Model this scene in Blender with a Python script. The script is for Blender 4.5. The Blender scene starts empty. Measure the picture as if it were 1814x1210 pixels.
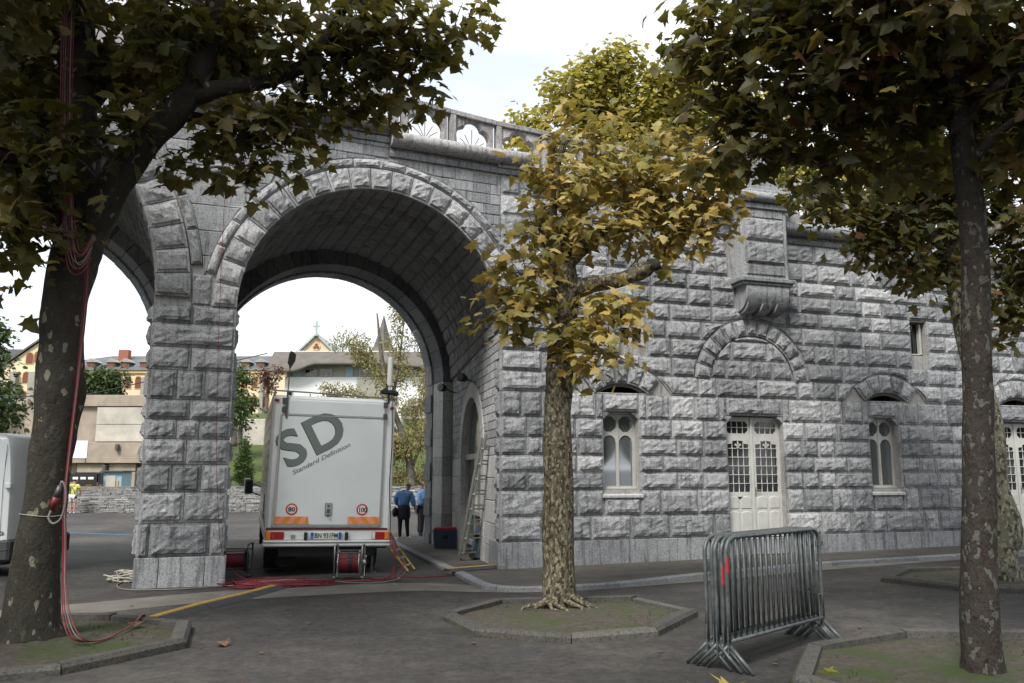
import bpy, math, random
from mathutils import noise as mnoise
import numpy as np
from mathutils import Vector, Matrix
R = math.radians
rnd = random.Random(7)
scn = bpy.context.scene
COL = scn.collection

# ------------------------------------------------------------------ camera, sky, sun, exposure
cam_d = bpy.data.cameras.new('camera')
cam_d.sensor_width = 36.0
cam_d.lens = 36.0 * 1460 / 1814
cam_d.clip_start = 0.05
cam_d.clip_end = 3000
cam = bpy.data.objects.new('camera', cam_d)
COL.objects.link(cam)
cam.location = (0, 0, 1.65)
cam.rotation_euler = (R(90 + 9.07), 0, 0)
scn.camera = cam

SUN_EL, SUN_AZ = 50, 205          # azimuth measured clockwise from +Y: behind the camera, to its left
world = bpy.data.worlds.new('World')
scn.world = world
world.use_nodes = True
wn, wl = world.node_tree.nodes, world.node_tree.links
wn.clear()
wo = wn.new('ShaderNodeOutputWorld')
sky = wn.new('ShaderNodeTexSky'); sky.sky_type = 'NISHITA'; sky.sun_disc = False
sky.sun_elevation = R(SUN_EL); sky.sun_rotation = R(SUN_AZ)
bg1 = wn.new('ShaderNodeBackground'); bg1.inputs['Strength'].default_value = 0.12
bg2 = wn.new('ShaderNodeBackground'); bg2.inputs['Color'].default_value = (0.97, 0.99, 1.0, 1); bg2.inputs['Strength'].default_value = 0.66
tc = wn.new('ShaderNodeTexCoord'); mp = wn.new('ShaderNodeMapping'); mp.inputs['Scale'].default_value = (1.5, 1.5, 5.0)
nz = wn.new('ShaderNodeTexNoise'); nz.inputs['Scale'].default_value = 1.6; nz.inputs['Detail'].default_value = 6; nz.inputs['Roughness'].default_value = 0.55
cr = wn.new('ShaderNodeValToRGB'); cr.color_ramp.elements[0].position = 0.34; cr.color_ramp.elements[1].position = 0.58
cr.color_ramp.elements[0].color = (0.60, 0.60, 0.60, 1); cr.color_ramp.elements[1].color = (1, 1, 1, 1)
mx = wn.new('ShaderNodeMixShader')
wl.new(tc.outputs['Generated'], mp.inputs[0]); wl.new(mp.outputs[0], nz.inputs['Vector']); wl.new(nz.outputs[0], cr.inputs[0])
wl.new(sky.outputs[0], bg1.inputs[0]); wl.new(cr.outputs[0], mx.inputs[0]); wl.new(bg1.outputs[0], mx.inputs[1]); wl.new(bg2.outputs[0], mx.inputs[2])
wl.new(mx.outputs[0], wo.inputs[0])

sd = bpy.data.lights.new('sun', 'SUN'); sd.energy = 2.5; sd.angle = R(18); sd.color = (1.0, 0.965, 0.915)
sun = bpy.data.objects.new('sun', sd); COL.objects.link(sun)
sun.rotation_euler = Vector((math.sin(R(SUN_AZ)) * math.cos(R(SUN_EL)), math.cos(R(SUN_AZ)) * math.cos(R(SUN_EL)), math.sin(R(SUN_EL)))).to_track_quat('Z', 'Y').to_euler()
scn.view_settings.view_transform = 'Standard'
scn.view_settings.look = 'None'
scn.view_settings.exposure = 1.02
scn.view_settings.gamma = 1.0

# ------------------------------------------------------------------ materials
def nt(name):
    m = bpy.data.materials.new(name); m.use_nodes = True
    t = m.node_tree; b = t.nodes['Principled BSDF']
    return m, t.nodes, t.links, b
def ramp(n, l, fac, stops):
    r = n.new('ShaderNodeValToRGB'); e = r.color_ramp.elements
    while len(e) < len(stops): e.new(0.5)
    for i, (p, c) in enumerate(stops):
        e[i].position = p; e[i].color = (*c, 1) if len(c) == 3 else c
    l.new(fac, r.inputs[0]); return r.outputs[0]
def noise(n, l, vec, scale, detail=4, rough=0.55):
    x = n.new('ShaderNodeTexNoise'); x.inputs['Scale'].default_value = scale
    x.inputs['Detail'].default_value = detail; x.inputs['Roughness'].default_value = rough
    if vec is not None: l.new(vec, x.inputs['Vector'])
    return x.outputs[0]
def mixc(n, l, fac, a, b, mode='MIX'):
    x = n.new('ShaderNodeMix'); x.data_type = 'RGBA'; x.blend_type = mode
    for i, v in ((0, fac), (6, a), (7, b)):
        if hasattr(v, 'links'): l.new(v, x.inputs[i])
        elif isinstance(v, (int, float)): x.inputs[i].default_value = v
        else: x.inputs[i].default_value = (*v, 1)
    return x.outputs[2]
def pos(n, l, scale=(1, 1, 1)):
    g = n.new('ShaderNodeNewGeometry')
    if scale == (1, 1, 1): return g.outputs['Position']
    m = n.new('ShaderNodeMapping'); m.inputs['Scale'].default_value = scale
    l.new(g.outputs['Position'], m.inputs[0]); return m.outputs[0]
def mathn(n, l, op, a, b=0.0):
    x = n.new('ShaderNodeMath'); x.operation = op
    for i, v in ((0, a), (1, b)):
        if hasattr(v, 'links'): l.new(v, x.inputs[i])
        else: x.inputs[i].default_value = v
    return x.outputs[0]
def bump(n, l, b, h, strength, dist):
    x = n.new('ShaderNodeBump'); x.inputs['Strength'].default_value = strength; x.inputs['Distance'].default_value = dist
    l.new(h, x.inputs['Height']); l.new(x.outputs[0], b.inputs['Normal'])
def plain(name, col, rough=0.6, metal=0.0, var=0.12, scale=6.0, bmp=0.0, spec=0.5):
    """a painted / plastic / metal surface with faint wear"""
    m, n, l, b = nt(name)
    p = pos(n, l)
    k = noise(n, l, p, scale, 5, 0.6)
    c = ramp(n, l, k, [(0.3, tuple(v * (1 - var) for v in col)), (0.7, tuple(min(1, v * (1 + var)) for v in col))])
    l.new(c, b.inputs['Base Color'])
    b.inputs['Roughness'].default_value = rough; b.inputs['Metallic'].default_value = metal
    b.inputs['Specular IOR Level'].default_value = spec
    if bmp: bump(n, l, b, noise(n, l, p, scale * 8, 3), bmp, 0.01)
    return m
def stone(name, dark, mid, light, rough_bump=0.5, streak=0.35, fine=1.0, warm=0.0):
    m, n, l, b = nt(name)
    p = pos(n, l)
    oi = n.new('ShaderNodeObjectInfo')
    big = noise(n, l, p, 1.1, 4, 0.6)
    med = noise(n, l, p, 9, 6, 0.65)
    f = mathn(n, l, 'ADD', mathn(n, l, 'ADD', mathn(n, l, 'MULTIPLY', oi.outputs['Random'], 0.24), 0.05), mathn(n, l, 'MULTIPLY', med, 0.42))
    f = mathn(n, l, 'ADD', f, mathn(n, l, 'MULTIPLY', big, 0.30))
    c = ramp(n, l, f, [(0.28, dark), (0.5, mid), (0.74, light)])
    st = noise(n, l, pos(n, l, (7, 7, 0.55)), 2.0, 4, 0.6)      # rain streaks and lichen run down the wall
    sm = ramp(n, l, st, [(0.50, (1, 1, 1)), (0.66, (1 - streak,) * 3)])
    c = mixc(n, l, 1.0, c, sm, 'MULTIPLY')
    sp = noise(n, l, p, 42, 5, 0.75)
    c = mixc(n, l, 1.0, c, ramp(n, l, sp, [(0.38, (0.50, 0.50, 0.51)), (0.52, (1, 1, 1)), (0.66, (1.0, 1.0, 1.0))]), 'MULTIPLY')
    wh = noise(n, l, p, 19, 6, 0.8)                              # pale lichen and chipped corners
    c = mixc(n, l, ramp(n, l, wh, [(0.57, (0, 0, 0)), (0.68, (0.42, 0.42, 0.42))]), c, tuple(min(.75, v * 1.35) for v in light))
    br = noise(n, l, p, 2.3, 4, 0.7)                             # rusty lichen here and there
    c = mixc(n, l, ramp(n, l, br, [(0.64, (0, 0, 0)), (0.78, (0.45 + warm,) * 3)]), c, (0.20, 0.15, 0.10))
    l.new(c, b.inputs['Base Color']); b.inputs['Roughness'].default_value = 0.88
    b.inputs['Specular IOR Level'].default_value = 0.25
    h = mathn(n, l, 'ADD', mathn(n, l, 'MULTIPLY', noise(n, l, p, 14, 7, 0.72), 0.8), mathn(n, l, 'MULTIPLY', noise(n, l, p, 80, 3, 0.6), 0.25 * fine))
    bump(n, l, b, h, rough_bump, 0.05)
    return m
M = {}
M['stone'] = stone('rock_faced_grey_stone', (0.155, 0.161, 0.169), (0.285, 0.292, 0.302), (0.46, 0.467, 0.475), 0.75, 0.5)
M['stone_pale'] = stone('pale_rock_faced_stone', (0.21, 0.215, 0.222), (0.38, 0.386, 0.393), (0.60, 0.602, 0.602), 0.75, 0.4)
M['stone_blue'] = stone('smooth_grey_stone', (0.15, 0.157, 0.167), (0.27, 0.279, 0.29), (0.42, 0.43, 0.44), 0.3, 0.5)
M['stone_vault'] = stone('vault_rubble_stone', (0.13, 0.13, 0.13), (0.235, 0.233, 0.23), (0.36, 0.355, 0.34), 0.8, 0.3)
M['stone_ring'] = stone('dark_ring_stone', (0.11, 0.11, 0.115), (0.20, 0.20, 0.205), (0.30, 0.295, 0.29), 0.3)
M['stone_warm'] = stone('balustrade_stone', (0.15, 0.142, 0.145), (0.30, 0.288, 0.288), (0.46, 0.45, 0.44), 0.3, 0.5)
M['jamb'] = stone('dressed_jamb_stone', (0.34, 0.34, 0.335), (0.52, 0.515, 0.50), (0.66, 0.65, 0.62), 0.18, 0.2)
M['mortar'] = stone('mortar_bed', (0.26, 0.255, 0.245), (0.38, 0.37, 0.355), (0.50, 0.485, 0.455), 0.3, 0.35)
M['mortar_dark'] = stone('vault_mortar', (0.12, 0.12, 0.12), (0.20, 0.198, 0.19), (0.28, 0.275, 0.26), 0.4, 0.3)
M['kerbstone'] = stone('kerb_stone', (0.13, 0.135, 0.145), (0.22, 0.228, 0.245), (0.33, 0.335, 0.345), 0.2, 0.1)
M['pitkerb'] = stone('tree_pit_concrete', (0.048, 0.046, 0.041), (0.088, 0.085, 0.076), (0.135, 0.13, 0.115), 0.4, 0.1)
M['drystone'] = stone('dry_stone', (0.16, 0.16, 0.155), (0.33, 0.325, 0.31), (0.52, 0.51, 0.48), 0.4, 0.1)

def asphalt():
    m, n, l, b = nt('asphalt'); p = pos(n, l)
    big = noise(n, l, p, 0.35, 5, 0.6); med = noise(n, l, p, 2.6, 6, 0.7); fine = noise(n, l, p, 190, 2, 0.5)
    f = mathn(n, l, 'ADD', mathn(n, l, 'MULTIPLY', big, 0.6), mathn(n, l, 'MULTIPLY', med, 0.4))
    c = ramp(n, l, f, [(0.34, (0.030, 0.029, 0.028)), (0.5, (0.053, 0.050, 0.047)), (0.64, (0.092, 0.086, 0.078))])
    c = mixc(n, l, 1.0, c, ramp(n, l, fine, [(0.3, (0.6, 0.6, 0.6)), (0.5, (1, 1, 1)), (0.75, (1.0, 1.0, 0.98))]), 'MULTIPLY')
    spots = noise(n, l, p, 3.4, 2, 0.4)                          # oil and damp spots
    c = mixc(n, l, ramp(n, l, spots, [(0.70, (0, 0, 0)), (0.75, (0.75, 0.75, 0.75))]), c, (0.028, 0.027, 0.026))
    vo = n.new('ShaderNodeTexVoronoi'); vo.feature = 'DISTANCE_TO_EDGE'; vo.inputs['Scale'].default_value = 0.42
    wv_ = n.new('ShaderNodeVectorMath'); wv_.operation = 'ADD'; nn_ = n.new('ShaderNodeTexNoise'); nn_.inputs['Scale'].default_value = 2.2; nn_.inputs['Detail'].default_value = 5
    l.new(p, nn_.inputs['Vector']); l.new(nn_.outputs[1], wv_.inputs[1]); l.new(p, wv_.inputs[0]); l.new(wv_.outputs[0], vo.inputs['Vector'])
    crack = ramp(n, l, vo.outputs[0], [(0.0, (1, 1, 1)), (0.006, (0, 0, 0))])
    brk = ramp(n, l, noise(n, l, p, 0.9, 3), [(0.5, (0, 0, 0)), (0.58, (0.8, 0.8, 0.8))])
    c = mixc(n, l, mixc(n, l, 1.0, crack, brk, 'MULTIPLY'), c, (0.018, 0.017, 0.016))
    c = mixc(n, l, 1.0, c, ramp(n, l, noise(n, l, p, 11, 6, 0.75), [(0.36, (0.66, 0.66, 0.66)), (0.56, (1.12, 1.12, 1.12))]), 'MULTIPLY')
    gr = noise(n, l, p, 26, 2, 0.5)                              # grit and trodden crumbs
    c = mixc(n, l, ramp(n, l, gr, [(0.70, (0, 0, 0)), (0.74, (0.6, 0.6, 0.6))]), c, (0.15, 0.135, 0.11))
    l.new(c, b.inputs['Base Color']); b.inputs['Roughness'].default_value = 0.85; b.inputs['Specular IOR Level'].default_value = 0.3
    bump(n, l, b, mathn(n, l, 'ADD', fine, mathn(n, l, 'MULTIPLY', med, 2.0)), 0.35, 0.006)
    return m
M['asphalt'] = asphalt()
def paving(name, a, bb, scale=1.3):
    m, n, l, b = nt(name); p = pos(n, l)
    f = mathn(n, l, 'ADD', mathn(n, l, 'MULTIPLY', noise(n, l, p, scale, 6, 0.65), 0.75), mathn(n, l, 'MULTIPLY', noise(n, l, p, 120, 2), 0.25))
    c = ramp(n, l, f, [(0.32, a), (0.68, bb)])
    l.new(c, b.inputs['Base Color']); b.inputs['Roughness'].default_value = 0.9; b.inputs['Specular IOR Level'].default_value = 0.25
    bump(n, l, b, noise(n, l, p, 120, 2), 0.3, 0.006)
    return m
M['strip'] = paving('concrete_gutter', (0.115, 0.108, 0.095), (0.21, 0.198, 0.172), 2.2)
M['sidewalk'] = paving('worn_sidewalk', (0.055, 0.051, 0.045), (0.125, 0.116, 0.100), 1.6)
def soil():
    m, n, l, b = nt('tree_pit_soil'); p = pos(n, l)
    c = ramp(n, l, noise(n, l, p, 14, 6, 0.7), [(0.3, (0.032, 0.027, 0.020)), (0.7, (0.095, 0.083, 0.063))])
    ms = noise(n, l, p, 1.8, 5, 0.65)
    c = mixc(n, l, ramp(n, l, ms, [(0.46, (0, 0, 0)), (0.62, (0.95, 0.95, 0.95))]), c, (0.038, 0.058, 0.012))
    l.new(c, b.inputs['Base Color']); b.inputs['Roughness'].default_value = 1.0
    bump(n, l, b, noise(n, l, p, 45, 5, 0.7), 0.8, 0.02)
    return m
M['soil'] = soil()
def bark(name, base, base2, patch, patch2, thr=0.6, sc=8.0):
    m, n, l, b = nt(name)
    p = pos(n, l, (1, 1, 0.62))
    c = ramp(n, l, noise(n, l, p, 5, 6, 0.7), [(0.3, base), (0.7, base2)])
    k1 = noise(n, l, p, sc, 2, 0.45)
    s1 = ramp(n, l, k1, [(thr, (0, 0, 0)), (thr + 0.015, (1, 1, 1))])
    c = mixc(n, l, s1, c, patch)
    mp2 = n.new('ShaderNodeMapping'); mp2.inputs['Location'].default_value = (7, 3, 2); l.new(p, mp2.inputs[0])
    k2 = noise(n, l, mp2.outputs[0], sc * 1.5, 2, 0.45)
    s2 = ramp(n, l, k2, [(thr + 0.02, (0, 0, 0)), (thr + 0.035, (1, 1, 1))])
    c = mixc(n, l, s2, c, patch2)
    c = mixc(n, l, 1.0, c, ramp(n, l, noise(n, l, p, 60, 4, 0.7), [(0.3, (0.7, 0.7, 0.7)), (0.6, (1, 1, 1))]), 'MULTIPLY')
    l.new(c, b.inputs['Base Color']); b.inputs['Roughness'].default_value = 0.9; b.inputs['Specular IOR Level'].default_value = 0.2
    h = mathn(n, l, 'SUBTRACT', mathn(n, l, 'ADD', mathn(n, l, 'MULTIPLY', noise(n, l, p, 30, 5, 0.7), 0.5), mathn(n, l, 'MULTIPLY', noise(n, l, p, 6, 4, 0.6), 1.2)), mathn(n, l, 'MULTIPLY', s1, 0.3))
    bump(n, l, b, h, 0.9, 0.05)
    return m
M['bark_dark'] = bark('mottled_dark_bark', (0.034, 0.031, 0.025), (0.062, 0.057, 0.045), (0.22, 0.21, 0.155), (0.075, 0.072, 0.054), 0.64, 10)
M['bark_olive'] = bark('mottled_olive_bark', (0.085, 0.072, 0.048), (0.155, 0.135, 0.09), (0.058, 0.042, 0.030), (0.24, 0.225, 0.155), 0.54, 19)
M['bark_right'] = bark('mottled_brown_bark', (0.036, 0.031, 0.027), (0.062, 0.053, 0.045), (0.115, 0.115, 0.10), (0.045, 0.030, 0.025), 0.585, 17)
M['bark_pale'] = bark('mottled_pale_bark', (0.13, 0.125, 0.09), (0.22, 0.21, 0.155), (0.07, 0.062, 0.045), (0.32, 0.305, 0.23), 0.55, 15)
M['bark_plain'] = plain('grey_bark', (0.10, 0.09, 0.07), 0.9, 0, 0.4, 5, 0.5)

def leafmat(name, cols, trans=0.35, tcol=(0.30, 0.26, 0.04)):
    m, n, l, b = nt(name)
    g = n.new('ShaderNodeNewGeometry'); oi = n.new('ShaderNodeObjectInfo')
    f = mathn(n, l, 'FRACT', mathn(n, l, 'ADD', g.outputs['Random Per Island'], oi.outputs['Random']))
    k = len(cols)
    c = ramp(n, l, f, [(i / (k - 1), cc) for i, cc in enumerate(cols)])
    p = g.outputs['Position']
    c = mixc(n, l, 1.0, c, ramp(n, l, noise(n, l, p, 1.3, 3), [(0.35, (0.72, 0.78, 0.7)), (0.65, (1.15, 1.08, 1.0))]), 'MULTIPLY')
    c = mixc(n, l, 1.0, c, ramp(n, l, noise(n, l, p, 40, 2), [(0.35, (0.82, 0.82, 0.82)), (0.65, (1.1, 1.1, 1.1))]), 'MULTIPLY')
    l.new(c, b.inputs['Base Color']); b.inputs['Roughness'].default_value = 0.55; b.inputs['Specular IOR Level'].default_value = 0.35
    tr = n.new('ShaderNodeBsdfTranslucent'); l.new(mixc(n, l, 0.6, c, tcol), tr.inputs[0])
    ms = n.new('ShaderNodeMixShader'); ms.inputs[0].default_value = trans
    out = [x for x in n if x.type == 'OUTPUT_MATERIAL'][0]
    l.new(b.outputs[0], ms.inputs[1]); l.new(tr.outputs[0], ms.inputs[2]); l.new(ms.outputs[0], out.inputs[0])
    return m
M['leaf_gold'] = leafmat('autumn_plane_leaf', [(0.23, 0.19, 0.06), (0.47, 0.38, 0.15), (0.14, 0.145, 0.04), (0.55, 0.46, 0.21), (0.38, 0.235, 0.05), (0.42, 0.35, 0.10), (0.11, 0.115, 0.032), (0.50, 0.41, 0.16)], 0.32, (0.50, 0.38, 0.07))
M['leaf_green'] = leafmat('green_plane_leaf', [(0.045, 0.052, 0.014), (0.075, 0.08, 0.022), (0.058, 0.056, 0.015), (0.15, 0.125, 0.042), (0.05, 0.06, 0.017), (0.036, 0.041, 0.012), (0.24, 0.19, 0.08), (0.05, 0.05, 0.015), (0.11, 0.10, 0.03)], 0.36, (0.26, 0.22, 0.03))
M['leaf_right'] = leafmat('turning_plane_leaf', [(0.045, 0.053, 0.016), (0.10, 0.098, 0.028), (0.065, 0.068, 0.02), (0.17, 0.14, 0.042), (0.04, 0.048, 0.018), (0.055, 0.06, 0.02), (0.05, 0.052, 0.02), (0.19, 0.15, 0.06), (0.035, 0.042, 0.015), (0.07, 0.066, 0.022), (0.045, 0.047, 0.018), (0.13, 0.05, 0.02), (0.04, 0.045, 0.015)], 0.38, (0.26, 0.23, 0.035))
M['leaf_back'] = leafmat('yellow_green_leaf', [(0.30, 0.28, 0.06), (0.42, 0.38, 0.085), (0.54, 0.45, 0.11), (0.24, 0.24, 0.055), (0.48, 0.40, 0.10)], 0.35, (0.42, 0.38, 0.05))
M['leaf_bush'] = leafmat('dark_green_leaf', [(0.03, 0.055, 0.015), (0.06, 0.10, 0.03), (0.04, 0.07, 0.02), (0.08, 0.12, 0.035)], 0.2, (0.12, 0.2, 0.03))
M['leaf_willow'] = leafmat('sparse_yellow_leaf', [(0.22, 0.20, 0.08), (0.30, 0.26, 0.12), (0.18, 0.17, 0.07), (0.26, 0.24, 0.12)], 0.3, (0.4, 0.35, 0.1))
M['leaf_plum'] = leafmat('plum_leaf', [(0.10, 0.045, 0.035), (0.14, 0.07, 0.05), (0.07, 0.035, 0.03)], 0.2, (0.2, 0.06, 0.04))
M['leaf_dry'] = plain('dry_brown_leaf', (0.115, 0.060, 0.030), 0.8, 0, 0.4, 40)
M['grass'] = paving('rough_grass', (0.045, 0.065, 0.018), (0.085, 0.11, 0.03), 2.0)

M['white_paint'] = plain('door_white_paint', (0.47, 0.47, 0.44), 0.5, 0, 0.14, 3)
M['cream_frame'] = plain('cream_window_paint', (0.40, 0.395, 0.365), 0.5, 0, 0.14, 3)
M['truck_white'] = plain('truck_panel_white', (0.60, 0.64, 0.64), 0.38, 0, 0.05, 1.5)
M['truck_trim'] = plain('truck_trim_white', (0.66, 0.68, 0.67), 0.35, 0, 0.05)
M['truck_side'] = plain('truck_side_panel', (0.50, 0.52, 0.52), 0.22, 0.2, 0.12)
M['steel'] = plain('brushed_steel', (0.36, 0.36, 0.35), 0.35, 0.8, 0.12)
M['dark_steel'] = plain('dark_steel', (0.10, 0.10, 0.10), 0.45, 0.5, 0.2)
M['galv'] = plain('weathered_galvanised_steel', (0.105, 0.118, 0.12), 0.5, 0.4, 0.4, 14)
M['alu'] = plain('aluminium', (0.40, 0.40, 0.37), 0.42, 0.6, 0.1)
M['black'] = plain('black_plastic', (0.012, 0.012, 0.013), 0.55)
M['rubber'] = plain('tyre_rubber', (0.02, 0.02, 0.02), 0.85)
M['letter'] = plain('letter_grey', (0.125, 0.15, 0.14), 0.5, 0, 0.03)
M['letter_dark'] = plain('letter_shadow', (0.02, 0.024, 0.023), 0.5)
M['red'] = plain('red_plastic', (0.46, 0.025, 0.025), 0.45)
M['red_lamp'] = plain('red_lamp', (0.30, 0.008, 0.006), 0.2)
M['maroon'] = plain('maroon_stripe', (0.12, 0.01, 0.008), 0.4)
M['orange'] = plain('orange_reflector', (0.62, 0.23, 0.015), 0.4)
M['pink'] = plain('salmon_reflector', (0.78, 0.26, 0.16), 0.4)
M['amber'] = plain('amber_lamp', (0.75, 0.20, 0.01), 0.2)
M['plate'] = plain('plate_white', (0.62, 0.64, 0.6), 0.4, 0, 0.03)
M['blue'] = plain('plate_blue', (0.015, 0.08, 0.30), 0.4)
M['cable_red'] = plain('red_cable', (0.15, 0.010, 0.016), 0.5)
M['cable_grey'] = plain('grey_cable', (0.15, 0.142, 0.13), 0.6)
M['cable_pink'] = plain('faded_red_cable', (0.19, 0.075, 0.075), 0.6)
M['rope'] = plain('pale_rope', (0.36, 0.34, 0.29), 0.9)
M['yellow'] = plain('worn_yellow', (0.42, 0.27, 0.055), 0.7, 0, 0.3, 10)
M['ramp_rubber'] = plain('ramp_rubber', (0.045, 0.047, 0.05), 0.8, 0, 0.2)
M['van_white'] = plain('van_white_paint', (0.70, 0.74, 0.75), 0.25, 0, 0.03, 1.0)
M['van_grey'] = plain('van_bumper_plastic', (0.055, 0.06, 0.062), 0.6)
M['box_blue'] = plain('blue_grey_crate', (0.045, 0.075, 0.115), 0.6)
M['skin'] = plain('skin', (0.42, 0.23, 0.16), 0.6, 0, 0.05)
M['hair_grey'] = plain('grey_hair', (0.24, 0.24, 0.23), 0.9, 0, 0.3, 60)
M['hair_dark'] = plain('dark_hair', (0.03, 0.025, 0.02), 0.9, 0, 0.3, 60)
M['shirt_blue'] = plain('blue_shirt', (0.12, 0.25, 0.50), 0.85, 0, 0.2, 12)
M['cloth_black'] = plain('black_cloth', (0.016, 0.017, 0.022), 0.9, 0, 0.3, 12)
M['cloth_navy'] = plain('navy_cloth', (0.02, 0.025, 0.04), 0.9, 0, 0.3, 12)
M['cloth_hivis'] = plain('yellow_green_vest', (0.50, 0.54, 0.12), 0.85, 0, 0.15, 12)
M['cloth_white'] = plain('white_shorts', (0.55, 0.52, 0.50), 0.85, 0, 0.1, 12)
M['cloth_pale'] = plain('pale_blue_bag', (0.40, 0.44, 0.52), 0.85, 0, 0.1, 12)
M['shoe'] = plain('pale_trainers', (0.42, 0.44, 0.46), 0.7)
M['blue_rope'] = plain('blue_rope', (0.05, 0.15, 0.27), 0.8)
M['concrete_tan'] = plain('tan_board_concrete', (0.30, 0.25, 0.20), 0.9, 0, 0.22, 1.2, 0.3)
M['concrete_pale'] = plain('pale_concrete', (0.42, 0.39, 0.34), 0.9, 0, 0.25, 0.8, 0.3)
M['yellow_wall'] = plain('yellow_render', (0.66, 0.55, 0.38), 0.9, 0, 0.08, 0.5)
M['peach_wall'] = plain('peach_render', (0.66, 0.50, 0.36), 0.9, 0, 0.08, 0.5)
M['trim_yellow'] = plain('ochre_window_trim', (0.58, 0.42, 0.20), 0.9)
M['window_red'] = plain('brown_window', (0.16, 0.05, 0.03), 0.5)
M['slate'] = plain('slate_roof', (0.105, 0.108, 0.125), 0.7, 0, 0.25, 1.2)
M['slate_brown'] = plain('brown_slate_roof', (0.115, 0.103, 0.09), 0.8, 0, 0.2, 1.0)
M['brick'] = plain('chimney_brick', (0.26, 0.10, 0.06), 0.9)
M['white_render'] = plain('white_render', (0.74, 0.75, 0.76), 0.9, 0, 0.06, 0.6)
M['greywash'] = plain('grey_cladding', (0.28, 0.27, 0.23), 0.8, 0, 0.2, 1.0)
M['sky_blue'] = plain('pale_blue_panel', (0.25, 0.38, 0.46), 0.6, 0, 0.1)
M['glass_dark'] = plain('dark_window_glass', (0.015, 0.017, 0.018), 0.06, 0, 0.2, 2, 0, 0.9)
M['glass_mirror'] = plain('old_reflecting_glass', (0.30, 0.32, 0.33), 0.04, 0.75, 0.05, 2)
M['glass_green'] = plain('greenish_glass', (0.10, 0.125, 0.11), 0.08, 0, 0.15, 2, 0, 0.8)
M['tent_white'] = plain('tent_canvas', (0.85, 0.86, 0.88), 0.8, 0, 0.02)
M['lead_blue'] = plain('verdigris_flashing', (0.30, 0.38, 0.38), 0.6)
M['brown_board'] = plain('weathered_tin', (0.10, 0.085, 0.065), 0.7)

# ------------------------------------------------------------------ helpers
def setp(o, label=None, cat=None, group=None, kind=None):
    if label: o['label'] = label
    if cat: o['category'] = cat
    if group: o['group'] = group
    if kind: o['kind'] = kind
    return o
def empty(name, loc, label=None, cat=None, group=None, rz=0.0):
    o = bpy.data.objects.new(name, None); COL.objects.link(o)
    o.empty_display_size = 0.2
    o.location = loc; o.rotation_euler = (0, 0, rz)
    return setp(o, label, cat, group)
PM = {}
def pinv(parent):
    if parent is None: return None
    k = parent.name
    if k not in PM:
        m = Matrix.Translation(parent.location) @ parent.rotation_euler.to_matrix().to_4x4()
        q = parent.parent
        if q is not None: m = pworld(q) @ m
        PM[k] = m
    return PM[k].inverted()
def pworld(o):
    pinv(o); return PM[o.name]
def link(name, me, parent=None, mat=None, loc=(0, 0, 0), rz=0.0, sc=(1, 1, 1), local=False):
    """world placed object; converted to the parent's space unless local"""
    o = bpy.data.objects.new(name, me); COL.objects.link(o)
    if mat is not None and len(me.materials) == 0: me.materials.append(mat)
    if parent is not None:
        o.parent = parent
        if not local:
            m = pinv(parent) @ (Matrix.Translation(loc) @ Matrix.Rotation(rz, 4, 'Z'))
            o.location = m.to_translation(); o.rotation_euler = m.to_euler(); o.scale = sc
            return o
    o.location = loc; o.rotation_euler = (0, 0, rz); o.scale = sc
    return o
def mesh(name, v, f, mat=None, smooth=False):
    me = bpy.data.meshes.new(name); me.from_pydata([tuple(x) for x in v], [], f)
    if mat: me.materials.append(mat)
    if smooth: me.polygons.foreach_set('use_smooth', [True] * len(me.polygons))
    return me
def centred(name, v, f, mat, parent=None, smooth=False, local=False):
    """mesh from world coordinates, its origin put in its middle"""
    a = np.array(v, float); c = (a.min(0) + a.max(0)) / 2
    me = mesh(name, a - c, f, mat, smooth)
    o = link(name, me, parent, None, tuple(c), 0.0, (1, 1, 1), local)
    if parent is not None and not local:
        m = pinv(parent) @ Matrix.Translation(tuple(c)); o.location = m.to_translation(); o.rotation_euler = m.to_euler()
    return o
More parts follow.
